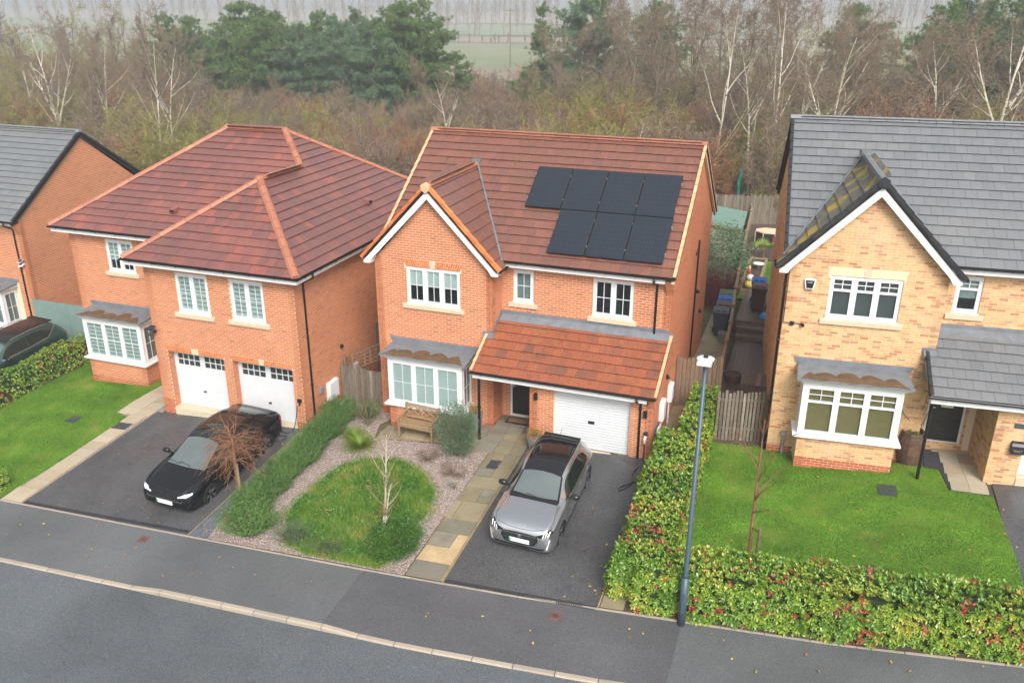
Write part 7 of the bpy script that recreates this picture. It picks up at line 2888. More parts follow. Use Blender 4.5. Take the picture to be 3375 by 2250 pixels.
def car(name, label, tab, L, wheels, wr, paint, loc, rz, tilt, details):
    t = thing(name, label, 'car', loc, rz)
    if tilt:
        t.rotation_euler = (tilt[0], tilt[1], rz)
    # ---- body loft
    xs_ = sorted(set([L*k/54 for k in range(55)]+[.01, .03, .06, L-.01, L-.03, L-.06]))
    rings = []
    for x in xs_:
        zb, wm, zs, ws, wt, zt, zc = spline(tab, x)
        ctl = [(0, zb), (wm*.80, zb), (wm*.94, zb+.03), (wm*.985, zb+.10), (wm, zb+(zs-zb)*.45), (wm*.997, zb+(zs-zb)*.72), (ws+.004, zs-.02), (ws-.03, zs+.018), (wt+.03, zt-.03), (wt, zt), (wt*.82, zt+(zc-zt)*.52), (wt*.5, zt+(zc-zt)*.85), (0, zc)]
        half = []
        sub = [3, 1, 1, 2, 2, 2, 1, 5, 1, 2, 2, 3]
        for (a, b), n in zip(zip(ctl, ctl[1:]), sub):
            for k in range(n):
                half.append((a[0]+(b[0]-a[0])*k/n, a[1]+(b[1]-a[1])*k/n))
        half.append(ctl[-1])
        ring = [(x, y, z) for y, z in half]+[(x, -y, z) for y, z in half[-2:0:-1]]
        rings.append(ring)
    mb = MB()
    n = len(rings[0])
    for r_ in rings:
        mb.v += r_
    for i in range(len(rings)-1):
        for j in range(n):
            a, b = i*n+j, i*n+(j+1) % n
            mb.f.append((a, b, b+n, a+n))
            mb.m.append(0)
    mb.f.append(tuple(range(n)))
    mb.f.append(tuple(reversed(range((len(rings)-1)*n, len(rings)*n))))
    mb.m += [0, 0]
    me = mb.mesh('body', [paint, M['seam']])
    bm = bmesh.new()
    bm.from_mesh(me)
    bmesh.ops.recalc_face_normals(bm, faces=bm.faces)
    bm.to_mesh(me)
    bm.free()
    bvh = BVHTree.FromPolygons([tuple(v) for v in mb.v], mb.f)
    ob = bpy.data.objects.new('tmp_body', me)
    COL.objects.link(ob)
    cut = MB()
    cut.cur = 1
    for wx in wheels:
        for sy in (-1, 1):
            a, b = sorted((sy*.56, sy*1.2))
            cut.tube([(wx, a, wr+.01), (wx, b, wr+.01)], wr+.055, 28)
            # drop the lower half open
            cut.box(wx-wr-.03, wx+wr+.03, a+.002, b-.002, -.2, wr*.55)
    cme = cut.mesh('cutter', [paint, M['seam']])
    bm = bmesh.new()
    bm.from_mesh(cme)
    bmesh.ops.recalc_face_normals(bm, faces=bm.faces)
    bm.to_mesh(cme)
    bm.free()
    co = bpy.data.objects.new('tmp_cut', cme)
    COL.objects.link(co)
    md = ob.modifiers.new('b', 'BOOLEAN')
    md.object = co
    md.operation = 'DIFFERENCE'
    md.solver = 'EXACT'
    md.use_self = True
    dg = bpy.context.evaluated_depsgraph_get()
    bme = bpy.data.meshes.new_from_object(ob.evaluated_get(dg))
    bpy.data.objects.remove(ob)
    bpy.data.objects.remove(co)
    bme.name = 'body'
    bme.polygons.foreach_set('use_smooth', [True]*len(bme.polygons))
    body = link('body', bme, t)
    # ---- projected panels
    def patch(nm, poly, proj, mat, off=.006, step=.05, parent=None, side=1, both=False):
        for sd_ in ((1, -1) if both else (side,)):
            b2 = bmesh.new()
            f = b2.faces.new([b2.verts.new((p[0], p[1], 0)) for p in poly])
            for ax in (0, 1):
                lo, hi = min(p[ax] for p in poly), max(p[ax] for p in poly)
                k = lo+step
                while k < hi-1e-4:
                    no = (1, 0, 0) if ax == 0 else (0, 1, 0)
                    cc = (k, 0, 0) if ax == 0 else (0, k, 0)
                    bmesh.ops.bisect_plane(b2, geom=b2.verts[:]+b2.edges[:]+b2.faces[:], plane_co=cc, plane_no=no)
                    k += step
            bad = []
            for v in b2.verts:
                a, b = v.co.x, v.co.y
                if proj == 'side':
                    o, d = Vector((a, sd_*3, b)), Vector((0, -sd_, 0))
                elif proj == 'front':
                    o, d = Vector((L+2, a*sd_, b)), Vector((-1, 0, 0))
                elif proj == 'rear':
                    o, d = Vector((-2, a*sd_, b)), Vector((1, 0, 0))
                else:
                    o, d = Vector((a, b*sd_, 4)), Vector((0, 0, -1))
                h, nrm, _, _ = bvh.ray_cast(o, d)
                if h is None:
                    bad.append(v)
                    continue
                if nrm.dot(d) > 0:
                    nrm = -nrm
                v.co = h+(nrm*.5-d*.5).normalized()*off
            if bad:
                bmesh.ops.delete(b2, geom=bad, context='VERTS')
            bmesh.ops.recalc_face_normals(b2, faces=b2.faces)
            m3 = bpy.data.meshes.new(nm)
            b2.to_mesh(m3)
            b2.free()
            m3.materials.append(M[mat] if isinstance(mat, str) else mat)
            m3.polygons.foreach_set('use_smooth', [True]*len(m3.polygons))
            link(nm, m3, parent or t)
    def seam(nm, pts, proj, w=.006, mat='seam', both=True, off=.004):
        for a, b in zip(pts, pts[1:]):
            d = Vector((b[0]-a[0], b[1]-a[1]))
            p = Vector((-d.y, d.x)).normalized()*w
            patch(nm, [(a[0]-p.x, a[1]-p.y), (b[0]-p.x, b[1]-p.y), (b[0]+p.x, b[1]+p.y), (a[0]+p.x, a[1]+p.y)], proj, mat, off, .08, None, 1, both)
    def surf(x, z, sd_=1):
        h, nrm, _, _ = bvh.ray_cast(Vector((x, sd_*3, z)), Vector((0, -sd_, 0)))
        return h
    # ---- wheels
    for wx in wheels:
        for sy in (-1, 1):
            h = surf(wx+wr+.08, .45, sy)
            yo = abs(h.y)-.012 if h else .85
            ty = MB()
            pr = [(wr*.66, -.10), (wr*.93, -.105), (wr, -.07), (wr, .07), (wr*.93, .10), (wr*.66, .095)]
            ty.lathe(pr, 30)
            ty.f = ty.f[:-2]
            ty.m = ty.m[:-2]
            mt_ = Matrix.Translation((wx, sy*(yo-.10), wr)) @ Matrix.Rotation(R(-90)*sy, 4, 'X')
            ty.xf(mt_)
            wo_ = ty.build('wheel', M['tyre'], t, smooth=False)
            rm = MB()
            rm.lathe([(wr*.67, -.08), (wr*.67, .085), (wr*.62, .09), (wr*.60, .04), (.02, .03)], 30)
            rm.xf(mt_)
            rm.build('rim', M['alloy_dark'], wo_)
            sp = MB()
            for k in range(5):
                for e in (-.16, .16):
                    a = 2*math.pi*k/5
                    sp.prism([(math.cos(a+e*.5)*.04, math.sin(a+e*.5)*.04, .055), (math.cos(a+e-.05)*wr*.62, math.sin(a+e-.05)*wr*.62, .075), (math.cos(a+e+.06)*wr*.62, math.sin(a+e+.06)*wr*.62, .075), (math.cos(a+e*.5+.4)*.05, math.sin(a+e*.5+.4)*.05, .055)], (0, 0, .012))
            sp.xf(mt_)
            sp.build('spokes', M['alloy_cut'], wo_)
            hb = MB()
            hb.lathe([(.055, .04), (.05, .085), (.01, .09)], 12)
            hb.xf(mt_)
            hb.build('hub_cap', M['alloy_dark'], wo_)
    def mirror(x, z, mat='black_gloss', y=.90):
        for sy in (-1, 1):
            mb = MB()
            h = surf(x, z-.04, sy)
            yo = abs(h.y) if h else .8
            mb.lathe([(.05, -.11), (.09, -.07), (.10, .02), (.075, .09), (.02, .12)], 12)
            mb.xf(Matrix.Translation((x, sy*(yo+.17), z+.03)) @ Matrix.Rotation(R(90), 4, 'X') @ Matrix.Diagonal((.75, .8, 1, 1)))
            o = mb.build('door_mirror', M[mat] if isinstance(mat, str) else mat, t, smooth=True)
            mb = MB()
            mb.box(x-.03, x+.03, min(sy*(yo-.02), sy*(yo+.12)), max(sy*(yo-.02), sy*(yo+.12)), z-.03, z)
            mb.build('mirror_arm', M['black_plastic'], o)
    def handle(x, z, mat):
        for sy in (-1, 1):
            h = surf(x, z, sy)
            mb = MB()
            y = abs(h.y)
            a, b = sorted((sy*(y-.005), sy*(y+.025)))
            mb.box(x-.10, x+.10, a, b, z-.015, z+.015)
            mb.build('door_handle', mat, t)
    def block(nm, x0, x1, y0, y1, z0, z1, mat, parent=None):
        mb = MB()
        mb.box(x0, x1, y0, y1, z0, z1)
        return mb.build(nm, M[mat] if isinstance(mat, str) else mat, parent or t)
    def tube(nm, pts, r_, mat):
        mb = MB()
        mb.tube(pts, r_, 6)
        return mb.build(nm, M[mat], t)
    details(dict(t=t, patch=patch, seam=seam, surf=surf, mirror=mirror, handle=handle, block=block, tube=tube, bvh=bvh, L=L, paint=paint))
    return t

silver = carpaint('paint_silver', (.56, .58, .61), .9, .22)
def hatch_details(k):
    P, S_, L = k['patch'], k['seam'], k['L']
    P('screen_border', [(2.90, -.665), (2.94, -.3), (2.95, 0), (2.94, .3), (2.90, .665), (2.20, .55), (2.165, .25), (2.155, 0), (2.165, -.25), (2.20, -.55)], 'top', 'black_gloss', .004)
    P('windscreen', [(2.83, -.60), (2.87, -.3), (2.88, 0), (2.87, .3), (2.83, .60), (2.22, .505), (2.19, .25), (2.18, 0), (2.19, -.25), (2.22, -.505)], 'top', 'screen', .008)
    P('scuttle', [(2.99, -.64), (3.0, 0), (2.99, .64), (2.88, .66), (2.93, 0), (2.88, -.66)], 'top', 'black_plastic', .005)
    P('roof_panel', [(2.20, -.52), (2.16, 0), (2.20, .52), (1.2, .545), (.52, .52), (.50, 0), (.52, -.52), (1.2, -.545)], 'top', 'car_roof', .005)
    P('rear_window', [(.47, -.50), (.46, 0), (.47, .50), (.20, .58), (.19, 0), (.20, -.58)], 'top', 'car_glass', .005)
    P('side_window', [(2.56, .985), (2.28, 1.19), (2.02, 1.285), (1.70, 1.325), (1.38, 1.33), (1.38, .99)], 'side', 'car_glass', .005, both=True)
    P('side_window', [(1.31, .99), (1.31, 1.33), (1.05, 1.315), (.78, 1.22), (.70, 1.08), (.78, 1.01)], 'side', 'car_glass', .005, both=True)
    P('door_pillar', [(1.38, .985), (1.38, 1.335), (1.31, 1.335), (1.31, .985)], 'side', 'black_gloss', .0055, both=True)
    P('window_trim', [(2.68, .955), (2.56, .985), (.78, 1.01), (.70, 1.00)], 'side', 'black_gloss', .004, both=True)
    P('headlight', [(.42, .73), (.58, .795), (.765, .87), (.81, .80), (.68, .73), (.52, .69)], 'front', 'black_gloss', .006, .03, both=True)
    for a, b in (((.58, .71), (.605, .79)), ((.645, .73), (.67, .815)), ((.71, .755), (.735, .84))):
        P('headlight_bar', [(a[0], a[1]), (a[0]+.022, a[1]), (b[0]+.022, b[1]), (b[0], b[1])], 'front', 'lamp_white', .010, .04, both=True)
    P('daylight_fang', [(.755, .66), (.775, .67), (.72, .38), (.69, .40), (.735, .53)], 'front', 'lamp_white', .008, .04, both=True)
    P('grille', [(-.46, .72), (-.24, .735), (0, .74), (.24, .735), (.46, .72), (.48, .58), (.38, .42), (0, .39), (-.38, .42), (-.48, .58)], 'front', 'black_plastic', .005, .04)
    for r_ in range(6):
        for c in range(-7, 8):
            y = c*.058+(.029 if r_ % 2 else 0)
            z = .695-r_*.045
            if abs(y) < .44-.02*r_ and not (abs(y) < .28 and r_ in (2, 3, 4)):
                P('grille_stud', [(y-.016, z-.006), (y+.016, z-.006), (y+.016, z+.006), (y-.016, z+.006)], 'front', 'alloy_cut', .009, .1)
    P('lower_intake', [(-.66, .40), (-.48, .37), (.48, .37), (.66, .40), (.62, .335), (0, .31), (-.62, .335)], 'front', 'black_plastic', .005, .05)
    h = k['bvh'].ray_cast(Vector((L+2, 0, .50)), Vector((-1, 0, 0)))[0]
    o = k['block']('number_plate', h.x-.01, h.x+.022, -.26, .26, .455, .565, 'plate')
    k['block']('plate_band', h.x+.0222, h.x+.0235, -.258, -.215, .457, .563, 'plate_green', o)
    mb = MB()
    mb.lathe([(.02, 0), (.05, .004), (.045, .016), (.01, .018)], 6)
    h = k['bvh'].ray_cast(Vector((L+2, 0, .65)), Vector((-1, 0, 0)))[0]
    mb.xf(Matrix.Translation((h.x, 0, .652)) @ Matrix.Rotation(R(90), 4, 'Y'))
    mb.build('badge', M['alloy_cut'], k['t'])
    h, nn, _, _ = k['bvh'].ray_cast(Vector((3.88, 0, 3)), Vector((0, 0, -1)))
    X = Vector((0, 1, 0)); Z_ = nn if nn.z > 0 else -nn
    Y_ = Z_.cross(X)
    o = text_mesh('PEUGEOT', .045, M['alloy_cut'], k['t'], (0, 0, 0), (0, 0, 0))
    o.matrix_basis = Matrix.Translation(h+Z_*.006) @ Matrix((X, Y_, Z_)).transposed().to_4x4()
    for x_, pts in (('bonnet_seam', [(3.02, -.67), (3.60, -.74), (3.86, -.68), (3.955, -.3), (3.965, 0)]), ('bonnet_seam', [(3.965, 0), (3.955, .3), (3.86, .68), (3.60, .74), (3.02, .67)])):
        S_(x_, pts, 'top', .004, both=False)
    S_('door_seam', [(2.66, .90), (2.70, .55), (2.62, .30)], 'side', .004)
    S_('door_seam', [(1.34, .96), (1.34, .30)], 'side', .004)
    S_('door_seam', [(.80, .98), (.62, .75), (.98, .40)], 'side', .004)
    S_('sill_trim', [(2.85, .285), (1.05, .285)], 'side', .012, 'alloy_cut')
    k['mirror'](2.54, .985)
    k['handle'](1.62, .83, M['chrome'])
    k['handle'](.92, .86, M['chrome'])
    k['tube']('aerial', [(.72, 0, 1.40), (.66, 0, 1.52), (.48, 0, 1.66)], .006, 'black_plastic')
    k['block']('roof_spoiler', .36, .50, -.52, .52, 1.352, 1.375, 'black_gloss')
    P('tail_lamp', [(.48, .80), (.76, .88), (.74, .98), (.48, .92)], 'rear', 'lamp_red', .006, .04, both=True)
    for sy in (1, -1):
        k['tube']('wiper', [(2.92, -.1+.42*sy*.6, 1.008), (2.88, .12*sy-.05, 1.03), (2.84, -.28+.42*sy*.6-.2, 1.06)], .008, 'black_plastic')
TAB208 = [(0, .40, .60, .60, .58, .50, .72, .74), (.08, .30, .78, .85, .74, .62, .95, .99), (.25, .24, .84, .94, .82, .60, 1.18, 1.23), (.50, .22, .865, .955, .85, .575, 1.345, 1.385), (.90, .20, .872, .96, .86, .58, 1.385, 1.43),
          (1.5, .19, .872, .95, .862, .585, 1.395, 1.437), (1.9, .19, .872, .94, .862, .58, 1.37, 1.415), (2.22, .19, .872, .93, .86, .56, 1.28, 1.335), (2.55, .19, .872, .915, .855, .60, 1.115, 1.175), (2.88, .20, .872, .91, .845, .68, .985, 1.02), (3.05, .20, .872, .905, .842, .69, .97, 1.0),
          (3.35, .20, .872, .895, .838, .70, .955, .985), (3.65, .20, .868, .87, .825, .69, .92, .945), (3.86, .22, .84, .82, .785, .66, .86, .88), (3.975, .25, .78, .74, .725, .60, .785, .80), (4.03, .31, .68, .63, .63, .52, .67, .68)]
zc1, zc2 = zg(6.9, -2.6), zg(6.9, -5.1)
car('silver_hatchback', 'silver hatchback with black roof parked before white roller garage door', TAB208, 4.03, (.685, 3.225), .315, silver,
    (6.87, -1.88, zg(6.9, -2.6)-.03), R(-90), (-.03, .0735), hatch_details)

blackp = carpaint('paint_black', (.006, .007, .009), 0., .10, 0.)
def fast_details(k):
    P, S_, L = k['patch'], k['seam'], k['L']
    P('windscreen', [(3.58, -.64), (3.62, -.3), (3.63, 0), (3.62, .3), (3.58, .64), (2.72, .535), (2.66, .25), (2.65, 0), (2.66, -.25), (2.72, -.535)], 'top', 'screen', .006)
    P('glass_roof', [(2.64, -.50), (2.60, 0), (2.64, .50), (2.0, .53), (1.30, .51), (1.28, 0), (1.30, -.51), (2.0, -.53)], 'top', 'car_glass', .005)
    P('rear_window', [(1.20, -.49), (1.18, 0), (1.20, .49), (.60, .56), (.58, 0), (.60, -.56)], 'top', 'car_glass', .005)
    P('side_window', [(3.22, 1.0), (2.85, 1.225), (2.45, 1.345), (1.95, 1.365), (1.95, 1.01)], 'side', 'car_glass', .005, both=True)
    P('side_window', [(1.88, 1.01), (1.88, 1.365), (1.5, 1.345), (1.10, 1.24), (.95, 1.08), (1.0, 1.03)], 'side', 'car_glass', .005, both=True)
    P('headlight', [(.44, .70), (.62, .755), (.80, .80), (.82, .755), (.70, .705), (.52, .675)], 'front', 'lamp_clear', .006, .03, both=True)
    P('headlight_bar', [(.44, .69), (.60, .735), (.80, .785), (.81, .77), (.62, .715), (.48, .672)], 'front', 'lamp_white', .010, .04, both=True)
    P('front_panel', [(-.50, .66), (0, .68), (.50, .66), (.46, .575), (0, .565), (-.46, .575)], 'front', 'black_plastic', .006, .05)
    P('chin_bar', [(-.56, .555), (0, .545), (.56, .555), (.62, .60), (.60, .60), (.54, .573), (0, .562), (-.54, .573), (-.60, .60), (-.62, .60)], 'front', 'alloy_cut', .009, .05)
    P('lower_intake', [(-.66, .40), (0, .385), (.66, .40), (.60, .34), (0, .32), (-.60, .34)], 'front', 'seam', .006, .05)
    h = k['bvh'].ray_cast(Vector((L+2, 0, .46)), Vector((-1, 0, 0)))[0]
    o = k['block']('number_plate', h.x-.01, h.x+.025, -.26, .26, .415, .525, 'plate')
    k['block']('plate_band', h.x+.0252, h.x+.0265, -.258, -.215, .417, .523, 'plate_green', o)
    mb = MB()
    mb.lathe([(.02, 0), (.04, .004), (.035, .010), (.01, .012)], 8)
    h = k['bvh'].ray_cast(Vector((L+2, 0, .74)), Vector((-1, 0, 0)))[0]
    mb.xf(Matrix.Translation((h.x, 0, .74)) @ Matrix.Rotation(R(70), 4, 'Y'))
    mb.build('badge', M['alloy_dark'], k['t'])
    for pts in ([(3.68, -.70), (4.05, -.72), (4.36, -.64), (4.46, -.3), (4.47, 0)], [(4.47, 0), (4.46, .3), (4.36, .64), (4.05, .72), (3.68, .70)]):
        S_('bonnet_seam', pts, 'top', .004, both=False)
    S_('door_seam', [(3.28, .93), (3.30, .55), (3.20, .30)], 'side', .004)
    S_('door_seam', [(1.92, .97), (1.90, .30)], 'side', .004)
    S_('door_seam', [(1.05, .99), (.98, .75), (1.34, .42)], 'side', .004)
    k['mirror'](3.16, 1.02)
    k['handle'](2.12, .86, k['paint'])
    k['handle'](1.22, .88, k['paint'])
    P('tail_lamp', [(-.80, .86), (.80, .86), (.82, .92), (-.82, .92)], 'rear', 'lamp_red', .006, .05)
    P('tail_lamp', [(.66, .68), (.80, .70), (.82, .92), (.70, .90)], 'rear', 'lamp_red', .007, .05, both=True)
    P('tail_lamp_side', [(.10, .80), (.26, .86), (.24, .92), (.08, .90)], 'side', 'lamp_red', .007, .05, both=True)
    for sy in (1, -1):
        k['tube']('wiper', [(3.60, -.1+.42*sy*.6, 1.015), (3.55, .12*sy-.05, 1.03), (3.50, -.3+.42*sy*.6-.2, 1.055)], .008, 'black_plastic')
TABP = [(0, .45, .70, .70, .68, .60, .82, .84), (.08, .32, .86, .90, .84, .72, .99, 1.02), (.35, .25, .905, .98, .88, .66, 1.06, 1.10), (.70, .22, .92, .985, .90, .58, 1.215, 1.265), (1.10, .20, .925, .985, .91, .56, 1.35, 1.40),
        (1.6, .19, .93, .98, .915, .57, 1.42, 1.465), (2.2, .19, .93, .97, .915, .58, 1.425, 1.475), (2.6, .19, .93, .96, .915, .575, 1.36, 1.41), (2.95, .19, .93, .95, .912, .59, 1.235, 1.29), (3.30, .20, .93, .94, .905, .65, 1.065, 1.12),
        (3.60, .20, .93, .92, .895, .72, .975, 1.005), (3.95, .20, .925, .885, .88, .70, .925, .95), (4.25, .21, .90, .83, .84, .66, .865, .89), (4.48, .24, .82, .735, .76, .58, .77, .79), (4.57, .29, .72, .645, .66, .50, .68, .69), (4.606, .36, .60, .56, .56, .45, .58, .585)]
car('black_fastback', 'glossy black fastback car parked on left drive behind weeping tree', TABP, 4.606, (.99, 3.725), .345, blackp,
    (-3.40, -2.02, zg(-3.4, -3.0)-.0), R(-90), (-.04, .0735), fast_details)

greenp = carpaint('paint_green', (.045, .085, .070), .55, .3)
def suv_details(k):
    P, S_, L = k['patch'], k['seam'], k['L']
    P('windscreen', [(3.50, -.66), (3.54, 0), (3.50, .66), (2.80, .57), (2.74, 0), (2.80, -.57)], 'top', 'screen', .006)
    P('glass_roof', [(2.70, -.52), (2.68, 0), (2.70, .52), (2.0, .56), (.72, .52), (.70, 0), (.72, -.52), (2.0, -.56)], 'top', 'black_gloss', .005)
    P('rear_window', [(.58, -.52), (.56, 0), (.58, .52), (.24, .62), (.22, 0), (.24, -.62)], 'top', 'car_glass', .005)
    P('side_window', [(3.20, 1.12), (2.85, 1.38), (2.45, 1.50), (1.98, 1.52), (1.98, 1.13)], 'side', 'car_glass', .005, both=True)
    P('side_window', [(1.92, 1.13), (1.92, 1.52), (1.4, 1.51), (1.05, 1.45), (.72, 1.30), (1.05, 1.16)], 'side', 'car_glass', .005, both=True)
    S_('window_trim', [(3.24, 1.10), (1.95, 1.115), (1.02, 1.145), (.60, 1.36), (.40, 1.44)], 'side', .012, 'alloy_cut')
    S_('door_seam', [(3.25, 1.05), (3.25, .45)], 'side', .004)
    S_('door_seam', [(1.95, 1.08), (1.93, .40)], 'side', .004)
    S_('door_seam', [(1.05, 1.10), (1.0, .85), (1.38, .48)], 'side', .004)
    P('sill_cladding', [(3.35, .24), (3.30, .40), (1.42, .40), (1.36, .24)], 'side', 'black_plastic', .008, .08, both=True)
    k['mirror'](3.12, 1.12)
    k['handle'](2.14, .98, M['chrome'])
    k['handle'](1.20, 1.0, M['chrome'])
    P('tail_lamp_side', [(.06, .98), (.22, 1.02), (.26, 1.08), (.08, 1.06)], 'side', 'lamp_red', .007, .05, both=True)
    P('tail_lamp', [(.3, .98), (.80, .98), (.82, 1.06), (.3, 1.05)], 'rear', 'lamp_red', .006, .05, both=True)
    P('headlight', [(.46, .82), (.80, .88), (.82, .76), (.56, .72)], 'front', 'lamp_clear', .006, .05, both=True)
    P('grille', [(-.55, .78), (.55, .78), (.46, .58), (-.46, .58)], 'front', 'black_plastic', .006, .06)
    k['block']('roof_spoiler', .42, .66, -.54, .54, 1.585, 1.61, 'black_gloss')
    for sy in (-1, 1):
        k['tube']('roof_rail', [(.85, .60*sy, 1.605), (1.6, .61*sy, 1.66), (2.55, .59*sy, 1.63)], .018, 'alloy_cut')
TABS = [(0, .50, .72, .85, .70, .62, .95, .97), (.10, .36, .87, 1.02, .85, .70, 1.12, 1.15), (.30, .28, .915, 1.08, .88, .62, 1.36, 1.41), (.60, .25, .925, 1.10, .90, .60, 1.535, 1.585), (1.0, .23, .93, 1.10, .91, .60, 1.58, 1.63),
        (1.7, .22, .93, 1.09, .915, .61, 1.60, 1.65), (2.3, .22, .93, 1.08, .915, .61, 1.585, 1.635), (2.7, .22, .93, 1.07, .91, .60, 1.51, 1.56), (3.1, .22, .93, 1.055, .905, .65, 1.29, 1.345), (3.5, .23, .93, 1.03, .90, .72, 1.08, 1.12),
        (3.9, .24, .925, .99, .885, .70, 1.03, 1.055), (4.3, .27, .89, .92, .84, .66, .96, .98), (4.55, .32, .80, .80, .74, .58, .84, .86), (4.66, .42, .62, .66, .58, .46, .68, .69)]
car('green_suv', 'dark green car with black roof at left edge beside clipped hedge', TABS, 4.66, (.98, 3.735), .36, greenp,
    (-17.0, 2.55, zg(-17, 1.4)-.02), R(-90), (-.05, .06), suv_details)
# ------------------------------------------------------------------ the wood behind the gardens
def at(px, Y, v=250.):
    """x of the place at depth Y that stands behind column px of the 2352-wide photograph"""
    u = px*1.43495
    d = _fw+_R*((u-1687.5)/2830)-_U3*((v-1125)/2830)
    t = (Y-CAM.y)/d.y
    return CAM.x+d.x*t
_U3 = -math.sin(_rol)*_rt+math.cos(_rol)*_up
def bare_proto(seed, H, mat_t, mat_w, spread=38, kids=11, minw=.011, trunk_r=.13, low=.22, upright=.02):
    g = Grow(seed)
    cfg = [L_(9, .05, .02, .85, low, kids, spread, .46, .45, .5, .02, 7), L_(6, .10, upright, .85, .25, 8, 40, .48, .45, .5, .02, 5),
           L_(5, .12, upright, .85, .2, 7, 42, .5, .4, .55, .02, 4), L_(4, .14, .01, .8, .15, 5, 42, .5, .4, .6, .03), L_(3, .16, 0, .8, .3, 0, 40, .5, .4, .6, .03)]
    g.branch((0, 0, 0), (g.r.uniform(-.06, .06), g.r.uniform(-.06, .06), 1), H, trunk_r, 0, cfg)
    return g.meshes('bare_tree', mat_t, mat_w, 1., minw)
BARE = [bare_proto(101, 9., M['bark'], M['twig'], 36, 10), bare_proto(102, 9., M['bark'], M['twig'], 42, 11), bare_proto(103, 8.5, M['bark'], M['twig_green'], 34, 11), bare_proto(104, 9., M['bark'], M['twig'], 30, 12, upright=.05)]
def birch_proto(seed, H, lean, kids=9, fork=None, r0=.10):
    g = Grow(seed)
    cfg = [L_(12, .03, .012, .82, .25, kids, 34, .42, .4, .42, .016, 8), L_(8, .07, .035, .9, .3, 7, 34, .42, .4, .45, .022, 5),
           L_(5, .12, -.01, .85, .25, 7, 40, .5, .4, .5, .05, 4), L_(4, .12, -.05, .8, .2, 4, 40, .55, .4, .6, .03), L_(3, .12, -.08, .8, .3, 0, 40, .5, .4, .6, .03)]
    g.branch((0, 0, 0), (lean, 0, 1), H, r0, 0, cfg)
    if fork:
        for fz, fx, fl in fork:
            g.branch((lean*fz, 0, fz), (fx, g.r.uniform(-.2, .2), 1), fl, r0*.7, 0, cfg)
    return g.meshes('birch', M['birch'], M['twig'], 1., .010)
BIRCH = [birch_proto(201, 10.5, -.10, 9, [(3.2, .30, 6.0), (4.2, -.45, 5.0)], .14), birch_proto(202, 11.5, .02, 10), birch_proto(203, 11., .06, 10, [(5., -.35, 4.5)]), birch_proto(204, 10.5, .13, 9, [(4., -.4, 5.), (5.5, .45, 4.)], .12)]
def T_(name, label, px, Y, me, H, h0, group, rz, cat='tree'):
    return put_tree(name, label, cat, at(px, Y), Y, me, rz, H/h0, group)
GB = 'white trunked birches in the wood'
for px, Y, k, H, rz, lab in [
    (120, 36, 0, 10.6, 0.2, 'white birch forking widely behind the roof of the leftmost house'),
    (222, 38, 2, 9.6, 1.0, 'slim leaning birch right of the forked one behind leftmost roof'),
    (338, 33, 1, 10.8, 2.2, 'tall white birch rising behind left slope of the hipped roof, left of a pair'),
    (364, 34, 2, 10.4, .4, 'tall white birch rising behind hipped roof, right of a pair'),
    (60, 40, 1, 8.2, .7, 'thin birch at the far left edge of the wood'),
    (1030, 44, 2, 7.2, 3.0, 'slim birch standing before the gap in the pines'),
    (1462, 33, 3, 5.4, .3, 'small white birch fork just above the solar panel house ridge'),
    (1655, 36, 1, 12.0, 1.2, 'straight white birch right of the solar panel house roof end'),
    (1745, 38, 2, 10.2, 2.4, 'slender dull birch between the two tall white ones in the gap'),
    (1792, 34, 1, 12.2, .1, 'tall white birch left of the grey roof seen down to its foot'),
    (1858, 41, 2, 11.6, 1.4, 'birch with pale upper trunk behind left end of the grey ridge'),
    (1905, 34, 3, 10.2, 0., 'leaning white birch with spreading limbs above the grey ridge'),
    (2175, 42, 2, 9.6, 1.8, 'small birch before the dark pines at right'),
    (2295, 32, 3, 11.6, .2, 'large bright white birch with forked limbs near the right edge')]:
    T_('birch_tree', lab, px, Y, BIRCH[k], H, (10.5, 11.5, 11., 10.5)[k], GB, rz)
GT = 'bare trees of the winter wood'
r5 = random.Random(77)
def bare(px, Y, H, lab):
    k = r5.randrange(4)
    T_('bare_tree', lab, px, Y, BARE[k], H, 9., GT, r5.uniform(0, 6.28))
for px, Y, H in [(20, 46, 9), (75, 52, 9.5), (140, 47, 9.8), (185, 56, 10), (240, 46, 9.6), (285, 60, 10.2), (330, 50, 10), (385, 57, 9.2), (425, 47, 7.0), (170, 64, 10.5), (300, 68, 10.5), (40, 66, 10)]:
    bare(px, Y, H, 'bare brown tree in the wood behind the two left houses')
for px, Y, H in [(500, 42, 5.0), (590, 45, 5.4), (665, 40, 5.0), (760, 44, 5.6), (835, 41, 5.4), (905, 40, 5.6), (980, 46, 7.0), (1085, 50, 6.6), (1150, 44, 5.6), (1210, 47, 7.0)]:
    bare(px, Y, H, 'low bare tree of the thicket between the pines and red roofs')
for px, Y, H in [(1290, 48, 8.6), (1345, 54, 10.2), (1400, 46, 9.4), (1450, 58, 11.5), (1500, 48, 10.5), (1560, 52, 11.2), (1610, 60, 12), (1700, 46, 10.2), (1760, 55, 11), (1830, 48, 10), (1890, 56, 10.8), (1940, 46, 9.4), (2010, 50, 8.0), (2060, 46, 8.2), (2110, 52, 9.2), (2160, 46, 8.8), (2220, 54, 10.2), (2270, 46, 9.6), (2340, 48, 10.2), (1420, 66, 12), (1530, 68, 12), (1660, 66, 12), (1790, 68, 11.5), (1910, 66, 10.5)]:
    bare(px, Y, H, 'bare brown tree in the wood behind the right houses')
